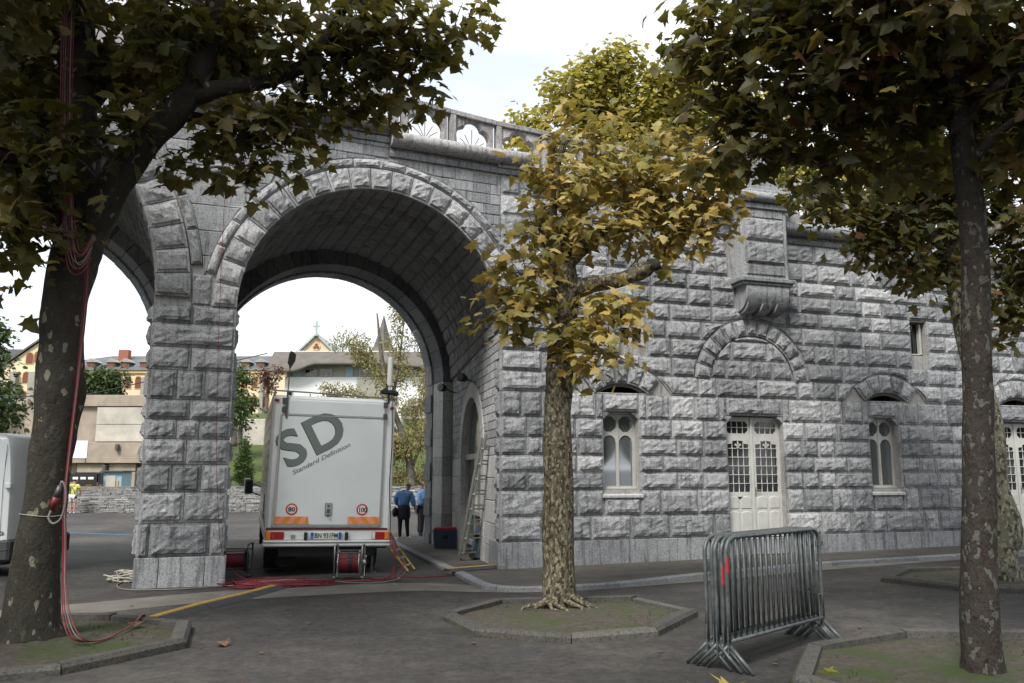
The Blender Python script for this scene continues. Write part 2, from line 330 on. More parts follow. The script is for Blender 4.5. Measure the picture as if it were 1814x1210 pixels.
class MB:
    def __init__(s, T=None): s.v = []; s.f = []; s.T = T
    def add(s, v, f):
        b = len(s.v)
        if s.T is not None: v = [tuple(s.T @ Vector(p)) for p in v]
        s.v += [tuple(p) for p in v]; s.f += [tuple(i + b for i in q) for q in f]; return s
    def box(s, x0, x1, y0, y1, z0, z1, bev=0.0):
        if bev <= 0:
            v = [(x, y, z) for z in (z0, z1) for y in (y0, y1) for x in (x0, x1)]
            return s.add(v, [(0, 2, 3, 1), (4, 5, 7, 6), (0, 1, 5, 4), (2, 6, 7, 3), (0, 4, 6, 2), (1, 3, 7, 5)])
        b = min(bev, (x1 - x0) * .45, (y1 - y0) * .45, (z1 - z0) * .45)
        v = []
        X = (x0, x0 + b, x1 - b, x1); Y = (y0, y0 + b, y1 - b, y1); Z = (z0, z0 + b, z1 - b, z1)
        idx = {}
        for i in range(4):
            for j in range(4):
                for k in range(4):
                    ex = sum(q in (0, 3) for q in (i, j, k))
                    if ex == 1: idx[i, j, k] = len(v); v.append((X[i], Y[j], Z[k]))
        f = []
        q = lambda *a: f.append(tuple(idx[t] for t in a))
        q((1, 1, 0), (1, 2, 0), (2, 2, 0), (2, 1, 0)); q((1, 1, 3), (2, 1, 3), (2, 2, 3), (1, 2, 3))
        q((1, 0, 1), (2, 0, 1), (2, 0, 2), (1, 0, 2)); q((1, 3, 1), (1, 3, 2), (2, 3, 2), (2, 3, 1))
        q((0, 1, 1), (0, 1, 2), (0, 2, 2), (0, 2, 1)); q((3, 1, 1), (3, 2, 1), (3, 2, 2), (3, 1, 2))
        for a, A in ((1, 0), (2, 3)):
            for c, C in ((1, 0), (2, 3)):
                q((1, A, c), (2, A, c), (2, a, C), (1, a, C)); q((A, 1, c), (A, 2, c), (a, 2, C), (a, 1, C)); q((A, c, 1), (A, c, 2), (a, C, 2), (a, C, 1))
                for e, Ee in ((1, 0), (2, 3)): q((A, c, e), (a, C, e), (a, c, Ee))
        return s.add(v, f)
    def tube(s, path, rad, n=8, cap=True):
        P = [Vector(p) for p in path]; N = len(P)
        if not hasattr(rad, '__len__'): rad = [rad] * N
        v = []; f = []; u = None
        for i, p in enumerate(P):
            t = (P[min(i + 1, N - 1)] - P[max(i - 1, 0)])
            t = t.normalized() if t.length > 1e-9 else Vector((0, 0, 1))
            if u is None:
                u = t.cross(Vector((0.13, 0.31, 1)) if abs(t.z) < .9 else Vector((1, 0.2, 0.1))).normalized()
            else:
                u = (u - t * u.dot(t)).normalized()
            w = t.cross(u)
            for k in range(n):
                a = 2 * math.pi * k / n
                v.append(tuple(p + (u * math.cos(a) + w * math.sin(a)) * rad[i]))
        for i in range(N - 1):
            for k in range(n):
                a, b = i * n + k, i * n + (k + 1) % n
                f.append((a, b, b + n, a + n))
        if cap: f.append(tuple(range(n))[::-1]); f.append(tuple((N - 1) * n + k for k in range(n)))
        return s.add(v, f)
    def cyl(s, a, b, r, n=12, r2=None): return s.tube([a, b], [r, r if r2 is None else r2], n)
    def prism(s, poly, d0, d1, axis='y'):
        """poly of (a,b) extruded d0..d1; axis y: (a, d, b); axis x: (d, a, b); axis z: (a, b, d)"""
        n = len(poly)
        g = {'y': lambda a, b, d: (a, d, b), 'x': lambda a, b, d: (d, a, b), 'z': lambda a, b, d: (a, b, d)}[axis]
        v = [g(a, b, d0) for a, b in poly] + [g(a, b, d1) for a, b in poly]
        f = [tuple(range(n)), tuple(range(2 * n - 1, n - 1, -1))] + [(i, i + n, (i + 1) % n + n, (i + 1) % n) for i in range(n)]
        return s.add(v, f)
    def disc(s, c, r, y0, y1, n=24): return s.prism([(c[0] + r * math.cos(2 * math.pi * k / n), c[1] + r * math.sin(2 * math.pi * k / n)) for k in range(n)], y0, y1)
    def build(s, name, mat, parent=None, smooth=False, local=False, kind=None):
        o = centred(name, s.v, s.f, mat, parent, smooth, local)
        fix_normals(o.data)
        if kind: o['kind'] = kind
        return o
import bmesh
def fix_normals(me):
    bm = bmesh.new(); bm.from_mesh(me); bmesh.ops.recalc_face_normals(bm, faces=bm.faces); bm.to_mesh(me); bm.free()
def smooth_angle(o, ang=40):
    me = o.data
    me.polygons.foreach_set('use_smooth', [True] * len(me.polygons))
    bm = bmesh.new(); bm.from_mesh(me)
    for e in bm.edges:
        if len(e.link_faces) == 2 and e.calc_face_angle(0) > R(ang): e.smooth = False
    bm.to_mesh(me); bm.free()
def sm(t): t = min(max(t, 0), 1); return t * t * (3 - 2 * t)
def ground_z(x, y): return -0.016 * min(max(y - 10, 0), 20) + 0.02 * max(0, min(x, 40)) * sm((y - 5) / 6)
def catmull(P, k=5):
    P = [np.array(p, float) for p in P]; Q = [2 * P[0] - P[1]] + P + [2 * P[-1] - P[-2]]; out = []
    for i in range(1, len(Q) - 2):
        for j in range(k):
            t = j / k
            out.append(0.5 * (2 * Q[i] + (Q[i + 1] - Q[i - 1]) * t + (2 * Q[i - 1] - 5 * Q[i] + 4 * Q[i + 1] - Q[i + 2]) * t * t + (3 * Q[i] - Q[i - 1] - 3 * Q[i + 1] + Q[i + 2]) * t ** 3))
    out.append(P[-1]); return out

# ------------------------------------------------------------------ ground, gutter strip, sidewalk
def sheet(name, near, far, dz, mat, nx=6, ny=3, skirt=0.0):
    """a strip between two polylines, draped over the ground"""
    A = catmull([(x, y, 0) for x, y in near], nx); B = catmull([(x, y, 0) for x, y in far], nx)
    v = []; f = []
    for a, b in zip(A, B):
        for j in range(ny + 1):
            p = a + (b - a) * j / ny; v.append((p[0], p[1], ground_z(p[0], p[1]) + dz))
    n = ny + 1
    for i in range(len(A) - 1):
        for j in range(ny): f.append((i * n + j, (i + 1) * n + j, (i + 1) * n + j + 1, i * n + j + 1))
    o = link(name, mesh(name, v, f, mat, True), None)
    return o
def axis_pts():
    xs = [-900, -500, -300, -180, -120, -80, -60] + list(np.arange(-48, 49, 1.0)) + [60, 80, 120, 180, 300, 500, 900]
    ys = [-300, -150, -80, -50, -30] + list(np.arange(-20, 52, 1.0)) + [55, 60, 66, 74, 84, 96, 110, 130, 160, 220, 300, 500, 1200]
    return xs, ys
def hill(x, y):
    # the ground rises beyond the low stone wall towards the far buildings
    t = sm((y - 50) / 50.0)
    return 9.0 * t
xs, ys = axis_pts()
v = []; f = []
for y in ys:
    for x in xs: v.append((x, y, ground_z(x, y) + hill(x, y)))
for j in range(len(ys) - 1):
    for i in range(len(xs) - 1):
        a = j * len(xs) + i; f.append((a, a + 1, a + 1 + len(xs), a + len(xs)))
gm = mesh('ground', v, f, M['asphalt'], True); gm.materials.append(M['grass'])
for p in gm.polygons:
    if p.center.y > 44: p.material_index = 1
setp(link('ground', gm), kind='structure')

strip_near = [(-9.5, 5.2), (-7.3, 7.9), (-6.15, 8.95), (-5.00, 10.16), (-3.84, 11.25), (-1.68, 12.29), (-0.46, 12.22), (0.75, 12.17), (2.97, 13.05), (5.13, 14.24), (8.21, 15.56), (9.64, 15.95), (15.2, 17.7)]
strip_far = [(-10.1, 6.2), (-8.1, 8.8), (-6.87, 9.88), (-5.49, 11.12), (-4.19, 12.3), (-1.84, 13.33), (-0.68, 13.1), (0.44, 12.62), (3.16, 13.65), (5.44, 14.9), (8.69, 16.2), (10.21, 16.75), (15.9, 18.5)]
setp(sheet('gutter_strip', strip_near, strip_far, 0.004, M['strip']), kind='structure')

# facade frames: the curved viaduct is followed by short straight stretches
def fr(origin, deg, s0=0.0):
    a = R(deg); c, s = math.cos(a), math.sin(a)
    return dict(o=origin, c=c, s=s, s0=s0, rz=a, fn=lambda S, z, d: (origin[0] + (S - s0) * c + d * s, origin[1] + (S - s0) * s - d * c, z))
PA = (-4.44, 13.06)
FA = fr(PA, 23.9, 0.0)
FP = fr(PA, 20.0, 0.0)
P1 = FP['fn'](-1.24, 0, 0)[:2]
F1 = fr(P1, 33.0, -1.24)
PB = (-0.22, 14.93)
SB = 4.616
FB = fr(PB, 17.6, SB)
def frame_at(S): return FB if S > SB else FA if S > 0 else FP if S > -1.24 else F1
def fac(S, z, d): return frame_at(S)['fn'](S, z, d)
def top_z(S): return 8.43 - 0.075 * (S - 3.0)

# sidewalk: a raised slab along the wall and into the vault, with kerb stones
kerb = [(-3.4, 24.2), (-3.16, 22.24), (-2.00, 17.95), (-0.98, 14.45), (-0.62, 13.1), (-0.40, 12.50), (-0.06, 12.25), (0.43, 12.17), (1.60, 12.53), (3.08, 13.54), (5.36, 14.83), (7.14, 15.46), (9.97, 16.40), (15.6, 18.2)]
K = [p for p in catmull([(x, y, 0) for x, y in kerb], 4)]
inner = []
for p in K:
    # matching inner point: the wall line (or the inner vault wall)
    if p[1] > 14.45 and p[0] < -0.9:
        t = (p[1] - 14.93) / 5.83; inner.append((-0.02 - 1.28 * t, p[1] + 0.3))
    else:
        c, s = FB['c'], FB['s']; q = (p[0] - PB[0]) * c + (p[1] - PB[1]) * s
        q = max(q, 0.25) if p[0] > -0.9 else 0.25
        inner.append((PB[0] + q * c - s * 0.3, PB[1] + q * s + c * 0.3))
v = []; f = []
def gz(x, y): return ground_z(x, y)
ncol = 5
cen = []
for i, p in enumerate(K):
    a = K[max(i - 1, 0)]; b = K[min(i + 1, len(K) - 1)]; t = (b - a)[:2]; t = t / np.linalg.norm(t); nrm = np.array([-t[1], t[0]])
    cen.append((p[:2], nrm))
    st = p[:2] + nrm * 0.16
    for j in range(ncol + 1):
        q = st + (np.array(inner[i]) - st) * j / ncol
        v.append((q[0], q[1], gz(q[0], q[1]) + 0.062))
for i in range(len(K) - 1):
    for j in range(ncol):
        a = i * (ncol + 1) + j; f.append((a, a + ncol + 1, a + ncol + 2, a + 1))
side = setp(link('sidewalk', mesh('sidewalk', v, f, M['sidewalk'], True)), kind='structure')
# kerb stones, about 0.9 m each
cum = [0.0]
for i in range(1, len(K)): cum.append(cum[-1] + float(np.linalg.norm(K[i][:2] - K[i - 1][:2])))
def kat(s):
    i = max(0, min(len(cum) - 2, next((k for k in range(len(cum) - 1) if cum[k + 1] >= s), len(cum) - 2)))
    t = (s - cum[i]) / max(1e-6, cum[i + 1] - cum[i])
    return cen[i][0] * (1 - t) + cen[i + 1][0] * t, cen[i][1] * (1 - t) + cen[i + 1][1] * t
s = 0.0
while s < cum[-1] - 0.3:
    e = min(s + 0.95, cum[-1]); n = 3; vv = []; ff = []
    for k in range(n + 1):
        p, nr = kat(s + 0.006 + (e - s - 0.012) * k / n)
        for w, z in ((0, -0.05), (-0.0, 0.055), (0.02, 0.070), (0.16, 0.070), (0.16, -0.05)):
            q = p + nr * w; vv.append((q[0], q[1], gz(q[0], q[1]) + z))
    for k in range(n):
        for j in range(4): a = k * 5 + j; ff.append((a, a + 1, a + 6, a + 5))
    ff += [(0, 1, 2, 3, 4)[::-1], tuple(n * 5 + j for j in range(5))]
    centred('kerb_stone', vv, ff, M['kerbstone'], side)
    s = e

# ------------------------------------------------------------------ stone blocks
def rock_grid(W, H, style, seed):
    """u, v parameter values and inward depth for a dressed block face"""
    r = random.Random(seed)
    if style == 'rock':
        m, dp = min(0.034, W * .12, H * .12), 0.066
    elif style == 'rough':
        m, dp = 0.018, 0.06
    elif style == 'vault':
        m, dp = 0.006, 0.028
    else:
        m, dp = 0.004, 0.012
    nu = max(2, min(8, round((W - 2 * m) / 0.075))); nv = max(2, min(6, round((H - 2 * m) / 0.065)))
    if style in ('ashlar', 'vault'): nu = min(nu, 2); nv = min(nv, 1)
    e = 0.016 if style in ('rock', 'rough') else 0.008
    def axis(L, n):
        a = [0.0]
        if style in ('rock', 'rough'): a += [m]
        a += [m + e + (L - 2 * m - 2 * e) * k / n for k in range(n + 1)]
        if style in ('rock', 'rough'): a += [L - m]
        return [x / L for x in a + [L]]
    U, V = axis(W, nu), axis(H, nv)
    rings = 2 if style in ('rock', 'rough') else 1
    tu, tv = r.uniform(-.3, .3), r.uniform(-.15, .30)
    base = r.uniform(.62, .92)
    px_, pz_, ph_ = r.uniform(2, 4), r.uniform(2, 4), r.uniform(0, 6)
    D = [[0.0] * len(V) for _ in U]
    for i in range(len(U)):
        for j in range(len(V)):
            rg = min(i, j, len(U) - 1 - i, len(V) - 1 - j)
            if rg < rings: D[i][j] = 0.0 if rg == 0 else 0.006; continue
            x, y = U[i] * 2 - 1, V[j] * 2 - 1
            k = base + tu * .35 * x - tv * .6 * y + .34 * mnoise.noise(Vector((x * W * 2.6, y * H * 3.4, seed * 3.7))) + .30 * mnoise.noise(Vector((x * W * 6.5, y * H * 7.5, seed * 1.3 + 9))) + r.uniform(-.09, .09)
            if rg == rings: k *= r.uniform(.50, .85)
            if V[j] < .5: k *= 1.08
            D[i][j] = dp * max(.12, min(1.35, k))
    return U, V, D
class Pieces:
    """collects single stones by name; past 300 of a name the smallest in view are joined"""
    def __init__(s, parent): s.parent = parent; s.items = {}
    def add(s, name, c, size, make): s.items.setdefault(name, []).append((c, size, make))
    def flush(s, limit=300):
        C0 = Vector((0, 0, 1.65))
        for name, L in s.items.items():
            def key(it):
                c = Vector(it[0]); d = (c - C0).length
                u = 907 + 1460 * c.x / max(c.y, .1)
                return (0 if -150 < u < 1960 else 1, d / math.sqrt(max(it[1], 1e-4)))
            L.sort(key=key)
            for it in L[:limit]: it[2](None)
            if L[limit:]:
                b = MB(); mt = None
                for it in L[limit:]: mt = it[2](b)
                o = b.build(name + 's', mt, s.parent, kind='stuff')
def block(P, name, mat, Mf, W, H, style, seed, dout=0.0, back=0.07, fn=None, gap=0.006):
    """Mf(u,v)->(S,z); a dressed stone whose rim lies at depth dout on the facade"""
    fn = fn or fac
    U, V, D = rock_grid(W, H, style, seed)
    gu, gv = gap / W, gap / H
    v = []
    nU, nV = len(U), len(V)
    cS, cz = Mf(.5, .5)
    for i, u in enumerate(U):
        for j, w in enumerate(V):
            S, z = Mf(gu + u * (1 - 2 * gu), gv + w * (1 - 2 * gv)); v.append(fn(S, z, dout + D[i][j]))
    f = [(i * nV + j, (i + 1) * nV + j, (i + 1) * nV + j + 1, i * nV + j + 1) for i in range(nU - 1) for j in range(nV - 1)]
    rim = [(i, 0) for i in range(nU)] + [(nU - 1, j) for j in range(1, nV)] + [(i, nV - 1) for i in range(nU - 2, -1, -1)] + [(0, j) for j in range(nV - 2, 0, -1)]
    b0 = len(v)
    for i, j in rim:
        S, z = Mf(gu + U[i] * (1 - 2 * gu), gv + V[j] * (1 - 2 * gv)); v.append(fn(S, z, dout - back))
    n = len(rim)
    for k in range(n):
        a, b = rim[k], rim[(k + 1) % n]
        f.append((a[0] * nV + a[1], b0 + k, b0 + (k + 1) % n, b[0] * nV + b[1]))
    c = fn(cS, cz, dout)
    def make(mb):
        if mb is None: centred(name, v, f, mat, P.parent)
        else: mb.add(v, f)
        return mat
    P.add(name, c, W * H, make)
CACHE = {}
def rect_block(P, name, mat, frame, s0, s1, z0, z1, style, seed, dout=0.0, back=0.07, gap=0.006):
    """rectangular stone on a straight stretch; alike sizes share one mesh"""
    W, H = s1 - s0, z1 - z0
    Wq = max(.15, round(W / .05) * .05)
    key = (round(Wq, 2), round(H, 3), style, seed % 7, mat.name, round(back, 3), gap)
    if key not in CACHE:
        U, V, D = rock_grid(Wq, H, style, seed)
        nU, nV = len(U), len(V); v = []
        g = lambda t, L: -L / 2 + gap + t * (L - 2 * gap)
        for i, u in enumerate(U):
            for j, w in enumerate(V): v.append((g(u, Wq), -D[i][j], g(w, H)))
        f = [(i * nV + j, (i + 1) * nV + j, (i + 1) * nV + j + 1, i * nV + j + 1) for i in range(nU - 1) for j in range(nV - 1)]
        rim = [(i, 0) for i in range(nU)] + [(nU - 1, j) for j in range(1, nV)] + [(i, nV - 1) for i in range(nU - 2, -1, -1)] + [(0, j) for j in range(nV - 2, 0, -1)]
        b0 = len(v)
        for i, j in rim: v.append((g(U[i], Wq), back, g(V[j], H)))
        n = len(rim)
        for k in range(n):
            a, b = rim[k], rim[(k + 1) % n]
            f.append((a[0] * nV + a[1], b0 + k, b0 + (k + 1) % n, b[0] * nV + b[1]))
        CACHE[key] = (mesh(name, v, f, mat), v, f)
    me, v, f = CACHE[key]
    c = frame['fn']((s0 + s1) / 2, (z0 + z1) / 2, dout)
    sx = W / Wq
    def make(mb):
        if mb is None: link(name, me, P.parent, None, c, frame['rz'], (sx, 1, 1))
        else:
            mt = Matrix.Translation(c) @ Matrix.Rotation(frame['rz'], 4, 'Z') @ Matrix.Diagonal((sx, 1, 1, 1))
            mb.add([tuple(mt @ Vector(p)) for p in v], f)
        return mat
    P.add(name, c, W * H, make)
def row_split(a, b, r, lo=.42, hi=.95):
    """cut a course into stones of uneven length"""
    L = b - a
    if L < lo * 1.5: return [(a, b)]
    out = []; x = a
    while b - x > hi * 1.25:
        w = round(r.choice([lo, lo + .08, (lo + hi) / 2, (lo + hi) / 2 + .1, hi]) / .05) * .05
        out.append((x, x + w)); x += w
    k = 2 if b - x > hi else 1
    for i in range(k): out.append((x + (b - x) * i / k, x + (b - x) * (i + 1) / k))
    return out
def clip_block(P, name, mat, s0, s1, z0, z1, circles, style, seed, fn=None, inside=None, dout=0.0):
    """stone cut along the rings it meets; circles: (centre S, centre z, radius) kept free"""
    def ext(z):
        a, b = s0, s1
        for cs, cz, rr in circles:
            h = z - cz
            if h < -0.001 or h >= rr: continue
            w = math.sqrt(rr * rr - h * h)
            if cs - w < b and cs + w > a:
                if (a + b) / 2 < cs: b = min(b, cs - w)
                else: a = max(a, cs + w)
        if inside:
            cs, cz, rr = inside; h = max(z - cz, 0)
            if h >= rr: return (cs, cs)
            w = math.sqrt(rr * rr - h * h); a = max(a, cs - w); b = min(b, cs + w)
        return a, b
    def bottom(S):
        z = z0
        for cs, cz, rr in circles:
            if abs(S - cs) < rr: z = max(z, min(cz + math.sqrt(rr * rr - (S - cs) ** 2), z1))
        return z
    def top(S):
        z = z1
        if inside:
            cs, cz, rr = inside
            if abs(S - cs) < rr: z = min(z, cz + math.sqrt(rr * rr - (S - cs) ** 2))
            else: z = z0
        return z
    e = [ext(z0 + (z1 - z0) * k / 4) for k in range(5)]
    ww = [b - a for a, b in e]
    under = any(abs((s0 + s1) / 2 - c[0]) < c[2] * .45 and c[1] + c[2] > z0 for c in circles)
    capped = inside is not None and abs((s0 + s1) / 2 - inside[0]) < inside[2] * .6
    if under or capped:
        hs = [top(s0 + (s1 - s0) * k / 4) - bottom(s0 + (s1 - s0) * k / 4) for k in range(5)]
        if max(hs) < .06: return
        def Mf(u, w):
            S = s0 + (s1 - s0) * u; a, b = bottom(S), top(S); b = max(b, a + .004)
            return S, a + (b - a) * w
        block(P, name, mat, Mf, s1 - s0, max(sum(hs) / 5, .08), style, seed, dout, fn=fn)
    else:
        if max(ww) < .07: return
        def Mf(u, w):
            z = z0 + (z1 - z0) * w; a, b = ext(z)
            if b - a < .012:
                mid = (a + b) / 2; a, b = mid - .006, mid + .006
            return a + (b - a) * u, z
        block(P, name, mat, Mf, max(sum(max(q, 0) for q in ww) / 5, .1), z1 - z0, style, seed, dout, fn=fn)
def ring(P, name, mat, cs, cz, r0, r1, a0, a1, n, style, seed, dout=0.0, fn=None, back=0.07, gap=0.007, jit=0.0):
    for k in range(n):
        b0 = a0 + (a1 - a0) * k / n; b1 = a0 + (a1 - a0) * (k + 1) / n
        def Mf(u, w, b0=b0, b1=b1):
            a = b1 + (b0 - b1) * u; r = r0 + (r1 - r0) * w
            return cs + r * math.cos(a), cz + r * math.sin(a)
        block(P, name, mat, Mf, abs(b1 - b0) * (r0 + r1) / 2, r1 - r0, style, seed + k * 13, dout + (rnd.uniform(-jit, jit) if jit else 0), back, fn, gap)

# ------------------------------------------------------------------ the viaduct with its two arches
via = empty('stone_viaduct', (PA[0], PA[1], 0), 'curved grey stone viaduct carried on two round arches over the parked truck', 'viaduct')
PV = Pieces(via)
A2 = (2.31, 4.28); R2 = 2.31
A1 = (-1.24 - 3.9, 4.40); R1 = 3.9
C = [0.44, 0.88, 1.34, 1.67, 1.975, 2.30, 2.67, 3.135, 3.515, 3.89, 4.27, 4.63, 4.96, 5.30, 5.61, 6.02, 6.45]
PIER = [0.40, 0.90, 1.36, 1.78, 2.17, 2.47, 2.78, 3.24, 3.60, 3.98, 4.28]
# pier: plinth and rock-faced courses
for a, b in ((-1.27, -.92), (-.92, -.27), (-.27, .04)): rect_block(PV, 'plinth_stone', M['stone_blue'], FP, a, b, -.08, .40, 'ashlar', 5, 0.03, 0.1, 0.004)
cuts = [[.13, .82], [.5], [.34, .68], [.49], [.36, .62], [.5], [.33, .66], [.48], [], [.47]]
for k in range(len(PIER) - 1):
    e = [0] + cuts[k] + [1]
    for i in range(len(e) - 1):
        rect_block(PV, 'stone_block', M['stone'], FP, -1.24 + 1.24 * e[i], -1.24 + 1.24 * e[i + 1], PIER[k], PIER[k + 1], 'rock', k * 7 + i, 0.012)
# rock-faced returns on both flanks of the pier and the building corner
FRt = fr(PA, 23.9 + 90, 0.0)
_o = (P1[0] - math.sin(R(26)) * .42, P1[1] + math.cos(R(26)) * .42)
FLt = fr(_o, 26 - 90, 0.0)
for k in range(len(PIER) - 1):
    rect_block(PV, 'quoin_return', M['stone'], FRt, .006, .42 if k % 2 else .30, PIER[k], PIER[k + 1], 'rock', 30 + k, .0)
    rect_block(PV, 'quoin_return', M['stone'], FLt, .0 if k % 2 else .12, .414, PIER[k], PIER[k + 1], 'rock', 50 + k, .0)
rect_block(PV, 'plinth_stone', M['stone_blue'], FRt, .0, .9, -.08, .40, 'ashlar', 5, 0.03, 0.1, 0.004)
# springers above
ring(PV, 'voussoir', M['stone_pale'], A2[0], A2[1], R2, 2.70, R(0), R(180), 21, 'rock', 100, 0.035)
ring(PV, 'band_stone', M['stone_pale'], A2[0], A2[1], 2.71, 2.87, R(3), R(180 - 11.5), 17, 'rough', 300, 0.022)
ring(PV, 'voussoir', M['stone_pale'], A1[0], A1[1], R1, 4.43, R(0), R(95), 18, 'rock', 500, 0.035)
ring(PV, 'band_stone', M['stone_pale'], A1[0], A1[1], 4.44, 4.62, R(7), R(95), 12, 'rough', 700, 0.022)
block(PV, 'springer_stone', M['stone_pale'], lambda u, w: (-.70 + .30 * u - .02 * w + (.04 * w * u), 4.28 + .52 * w), .3, .52, 'rough', 9, -0.01)
# smooth panel between the two arches with its curved hood mould
circ = [(A2[0], A2[1], 2.875), (A1[0], A1[1], 4.625)]
for z0, z1, cu in ((4.80, 5.10, []), (5.10, 5.52, []), (5.52, 5.95, []), (5.95, 6.40, [])):
    def Mf(u, w, z0=z0, z1=z1):
        z = z0 + (z1 - z0) * w
        a = A1[0] + math.sqrt(4.625 ** 2 - (z - A1[1]) ** 2); b = A2[0] - math.sqrt(max(2.875 ** 2 - (z - A2[1]) ** 2, 0))
        S = a + (b - a) * u
        hood = 6.52 - 0.42 * ((S + .36) / .62) ** 2
        return S, min(z, hood)
    block(PV, 'panel_stone', M['stone_blue'], Mf, .7, z1 - z0, 'ashlar', 3, 0.0, 0.05, gap=0.003)
hood = [fac(S, 6.56 - 0.42 * ((S + .36) / .62) ** 2, -0.02) for S in np.linspace(-1.0, .30, 14)]
MB().tube(hood, 0.05, 8).build('hood_mould', M['stone_blue'], via, True)
hood2 = [fac(S, 6.64 - 0.42 * ((S + .36) / .66) ** 2, 0.0) for S in np.linspace(-1.03, .33, 14)]
MB().tube(hood2, 0.035, 8).build('hood_mould', M['stone_blue'], via, True)
# ashlar courses between rings and string course
STEPS = [(-12.0, -4.4, 8.65), (-4.4, -1.0, 7.93), (-1.0, 2.45, 7.66), (2.45, 5.15, 7.42), (5.15, 7.2, 7.15), (7.2, 9.45, 6.88), (10.75, 14.0, 6.60), (14.0, 17.4, 6.33), (17.4, 21.0, 6.05)]
def str_top(S):
    for a, b, z in STEPS:
        if a <= S < b: return z
    return 6.88
sdd = 0
z = 4.28
rows = []
while z < 8.6: rows.append((z, z + .195)); z += .195
for z0, z1 in rows:
    r = random.Random(int(z0 * 100))
    x = -9.0
    while x < 5.45:
        w = r.choice([.28, .35, .42, .5]); x1 = min(x + w, 5.45)
        for lim in (0.0, SB, -1.24, 2.45):
            if x < lim < x1: x1 = lim
        if x1 - x < .06: x = x1; continue
        zt = str_top((x + x1) / 2) - .17
        if z0 < zt - .05 and not (x > 4.55 and z0 < 4.85):
            zz = min(z1, zt)
            cs = circ
            far = min(abs(math.hypot((x + x1) / 2 - c[0], max((z0 + zz) / 2 - c[1], 0)) - c[2]) for c in cs)
            inn = any(math.hypot((x + x1) / 2 - c[0], (z0 + zz) / 2 - c[1]) < c[2] - .4 and zz > c[1] for c in cs)
            panel = -1.1 < (x + x1) / 2 < .35 and z0 < 6.55
            if inn: x = x1; continue
            if panel:
                S = (x + x1) / 2; hz = 6.66 - 0.42 * ((S + .36) / .66) ** 2
                if zz < hz + .04: x = x1; continue
            if far > .36: rect_block(PV, 'ashlar_stone', M['stone_blue'], frame_at((x + x1) / 2), x, x1, z0, zz, 'ashlar', sdd, 0.0, 0.05, 0.004)
            else: clip_block(PV, 'ashlar_stone', M['stone_blue'], x, x1, z0, zz, cs, 'ashlar', sdd, dout=0.0)
            sdd += 1
        x = x1
PV_HOLD = PV

# mortar and core of the viaduct
def strip_wall(mb, S0, S1, zlo, zhi, d, n=12, fn=fac):
    v = []; f = []
    for k in range(n + 1):
        S = S0 + (S1 - S0) * k / n
        lo = zlo(S) if callable(zlo) else zlo; hi = zhi(S) if callable(zhi) else zhi
        v += [fn(S, lo, d), fn(S, hi, d)]
    for k in range(n): f.append((2 * k, 2 * k + 2, 2 * k + 3, 2 * k + 1))
    mb.add(v, f)
def arch_z(c, r): return lambda S: c[1] + math.sqrt(max(r * r - (S - c[0]) ** 2, 0))
mb = MB(); e = 1e-4; dm = -0.012
strip_wall(mb, -1.24 + e, -e, -.3, lambda S: 8.0, dm, 4)
strip_wall(mb, e, SB - e, arch_z(A2, R2 + .01), lambda S: 7.9 if S < 2.45 else 7.5, dm, 48)
strip_wall(mb, A1[0] - R1, -1.24 - e, arch_z(A1, R1 + .01), lambda S: 8.7, dm, 60)
strip_wall(mb, A1[0] - R1 - 1.6, A1[0] - R1, -.3, lambda S: 8.7, dm, 2)
mb.build('mortar_face', M['mortar'], via)
NL = 7.2
def tunnel_fn(F, S0, cf, rf, czf, cr_, rr, czr, L):
    """t in 0..1 from front to rear, a angle; vertical walls below the springing"""
    c, s = F['c'], F['s']; nx, ny = -s, c; ox, oy = F['o']
    def P(t, a, dr=0.0):
        cc = cf + (cr_ - cf) * t; rad = rf + (rr - rf) * t + dr; cz = czf + (czr - czf) * t
        q = cc + rad * math.cos(a); n = L * t
        return (ox + (q - F['s0']) * c + nx * n, oy + (q - F['s0']) * s + ny * n, cz + rad * math.sin(a))
    def Wl(t, side, z, dr=0.0):
        cc = cf + (cr_ - cf) * t; rad = rf + (rr - rf) * t + dr
        q = cc + rad * side; n = L * t
        return (ox + (q - F['s0']) * c + nx * n, oy + (q - F['s0']) * s + ny * n, z)
    return P, Wl
T2, W2_ = tunnel_fn(FA, 0, A2[0], R2, A2[1], 2.72, 3.09, 3.98, 6.1)
T1, W1_ = tunnel_fn(F1, 0, A1[0], R1, A1[1], -2.8, 3.05, 4.35, 6.0)
def vault_shell(mb, T, W, czf, czr, sides=(-1, 1), hole=None, na=28, nt_=10):
    v = []; f = []
    for i in range(nt_ + 1):
        for k in range(na + 1): v.append(T(i / nt_, math.pi * k / na, .035))
    for i in range(nt_):
        for k in range(na): a = i * (na + 1) + k; f.append((a, a + 1, a + na + 2, a + na + 1))
    mb.add(v, f)
    for sd in sides:
        v = []; f = []
        for i in range(nt_ + 1):
            t = i / nt_; cz = czf + (czr - czf) * t
            v += [W(t, sd, -.5, .035), W(t, sd, cz, .035)]
        for i in range(nt_): f.append((2 * i, 2 * i + 2, 2 * i + 3, 2 * i + 1))
        mb.add(v, f)
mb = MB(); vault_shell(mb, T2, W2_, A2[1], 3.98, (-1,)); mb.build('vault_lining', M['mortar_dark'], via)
mb = MB(); vault_shell(mb, T1, W1_, A1[1], 4.35, (-1, 1)); mb.build('vault_lining', M['mortar_dark'], via)
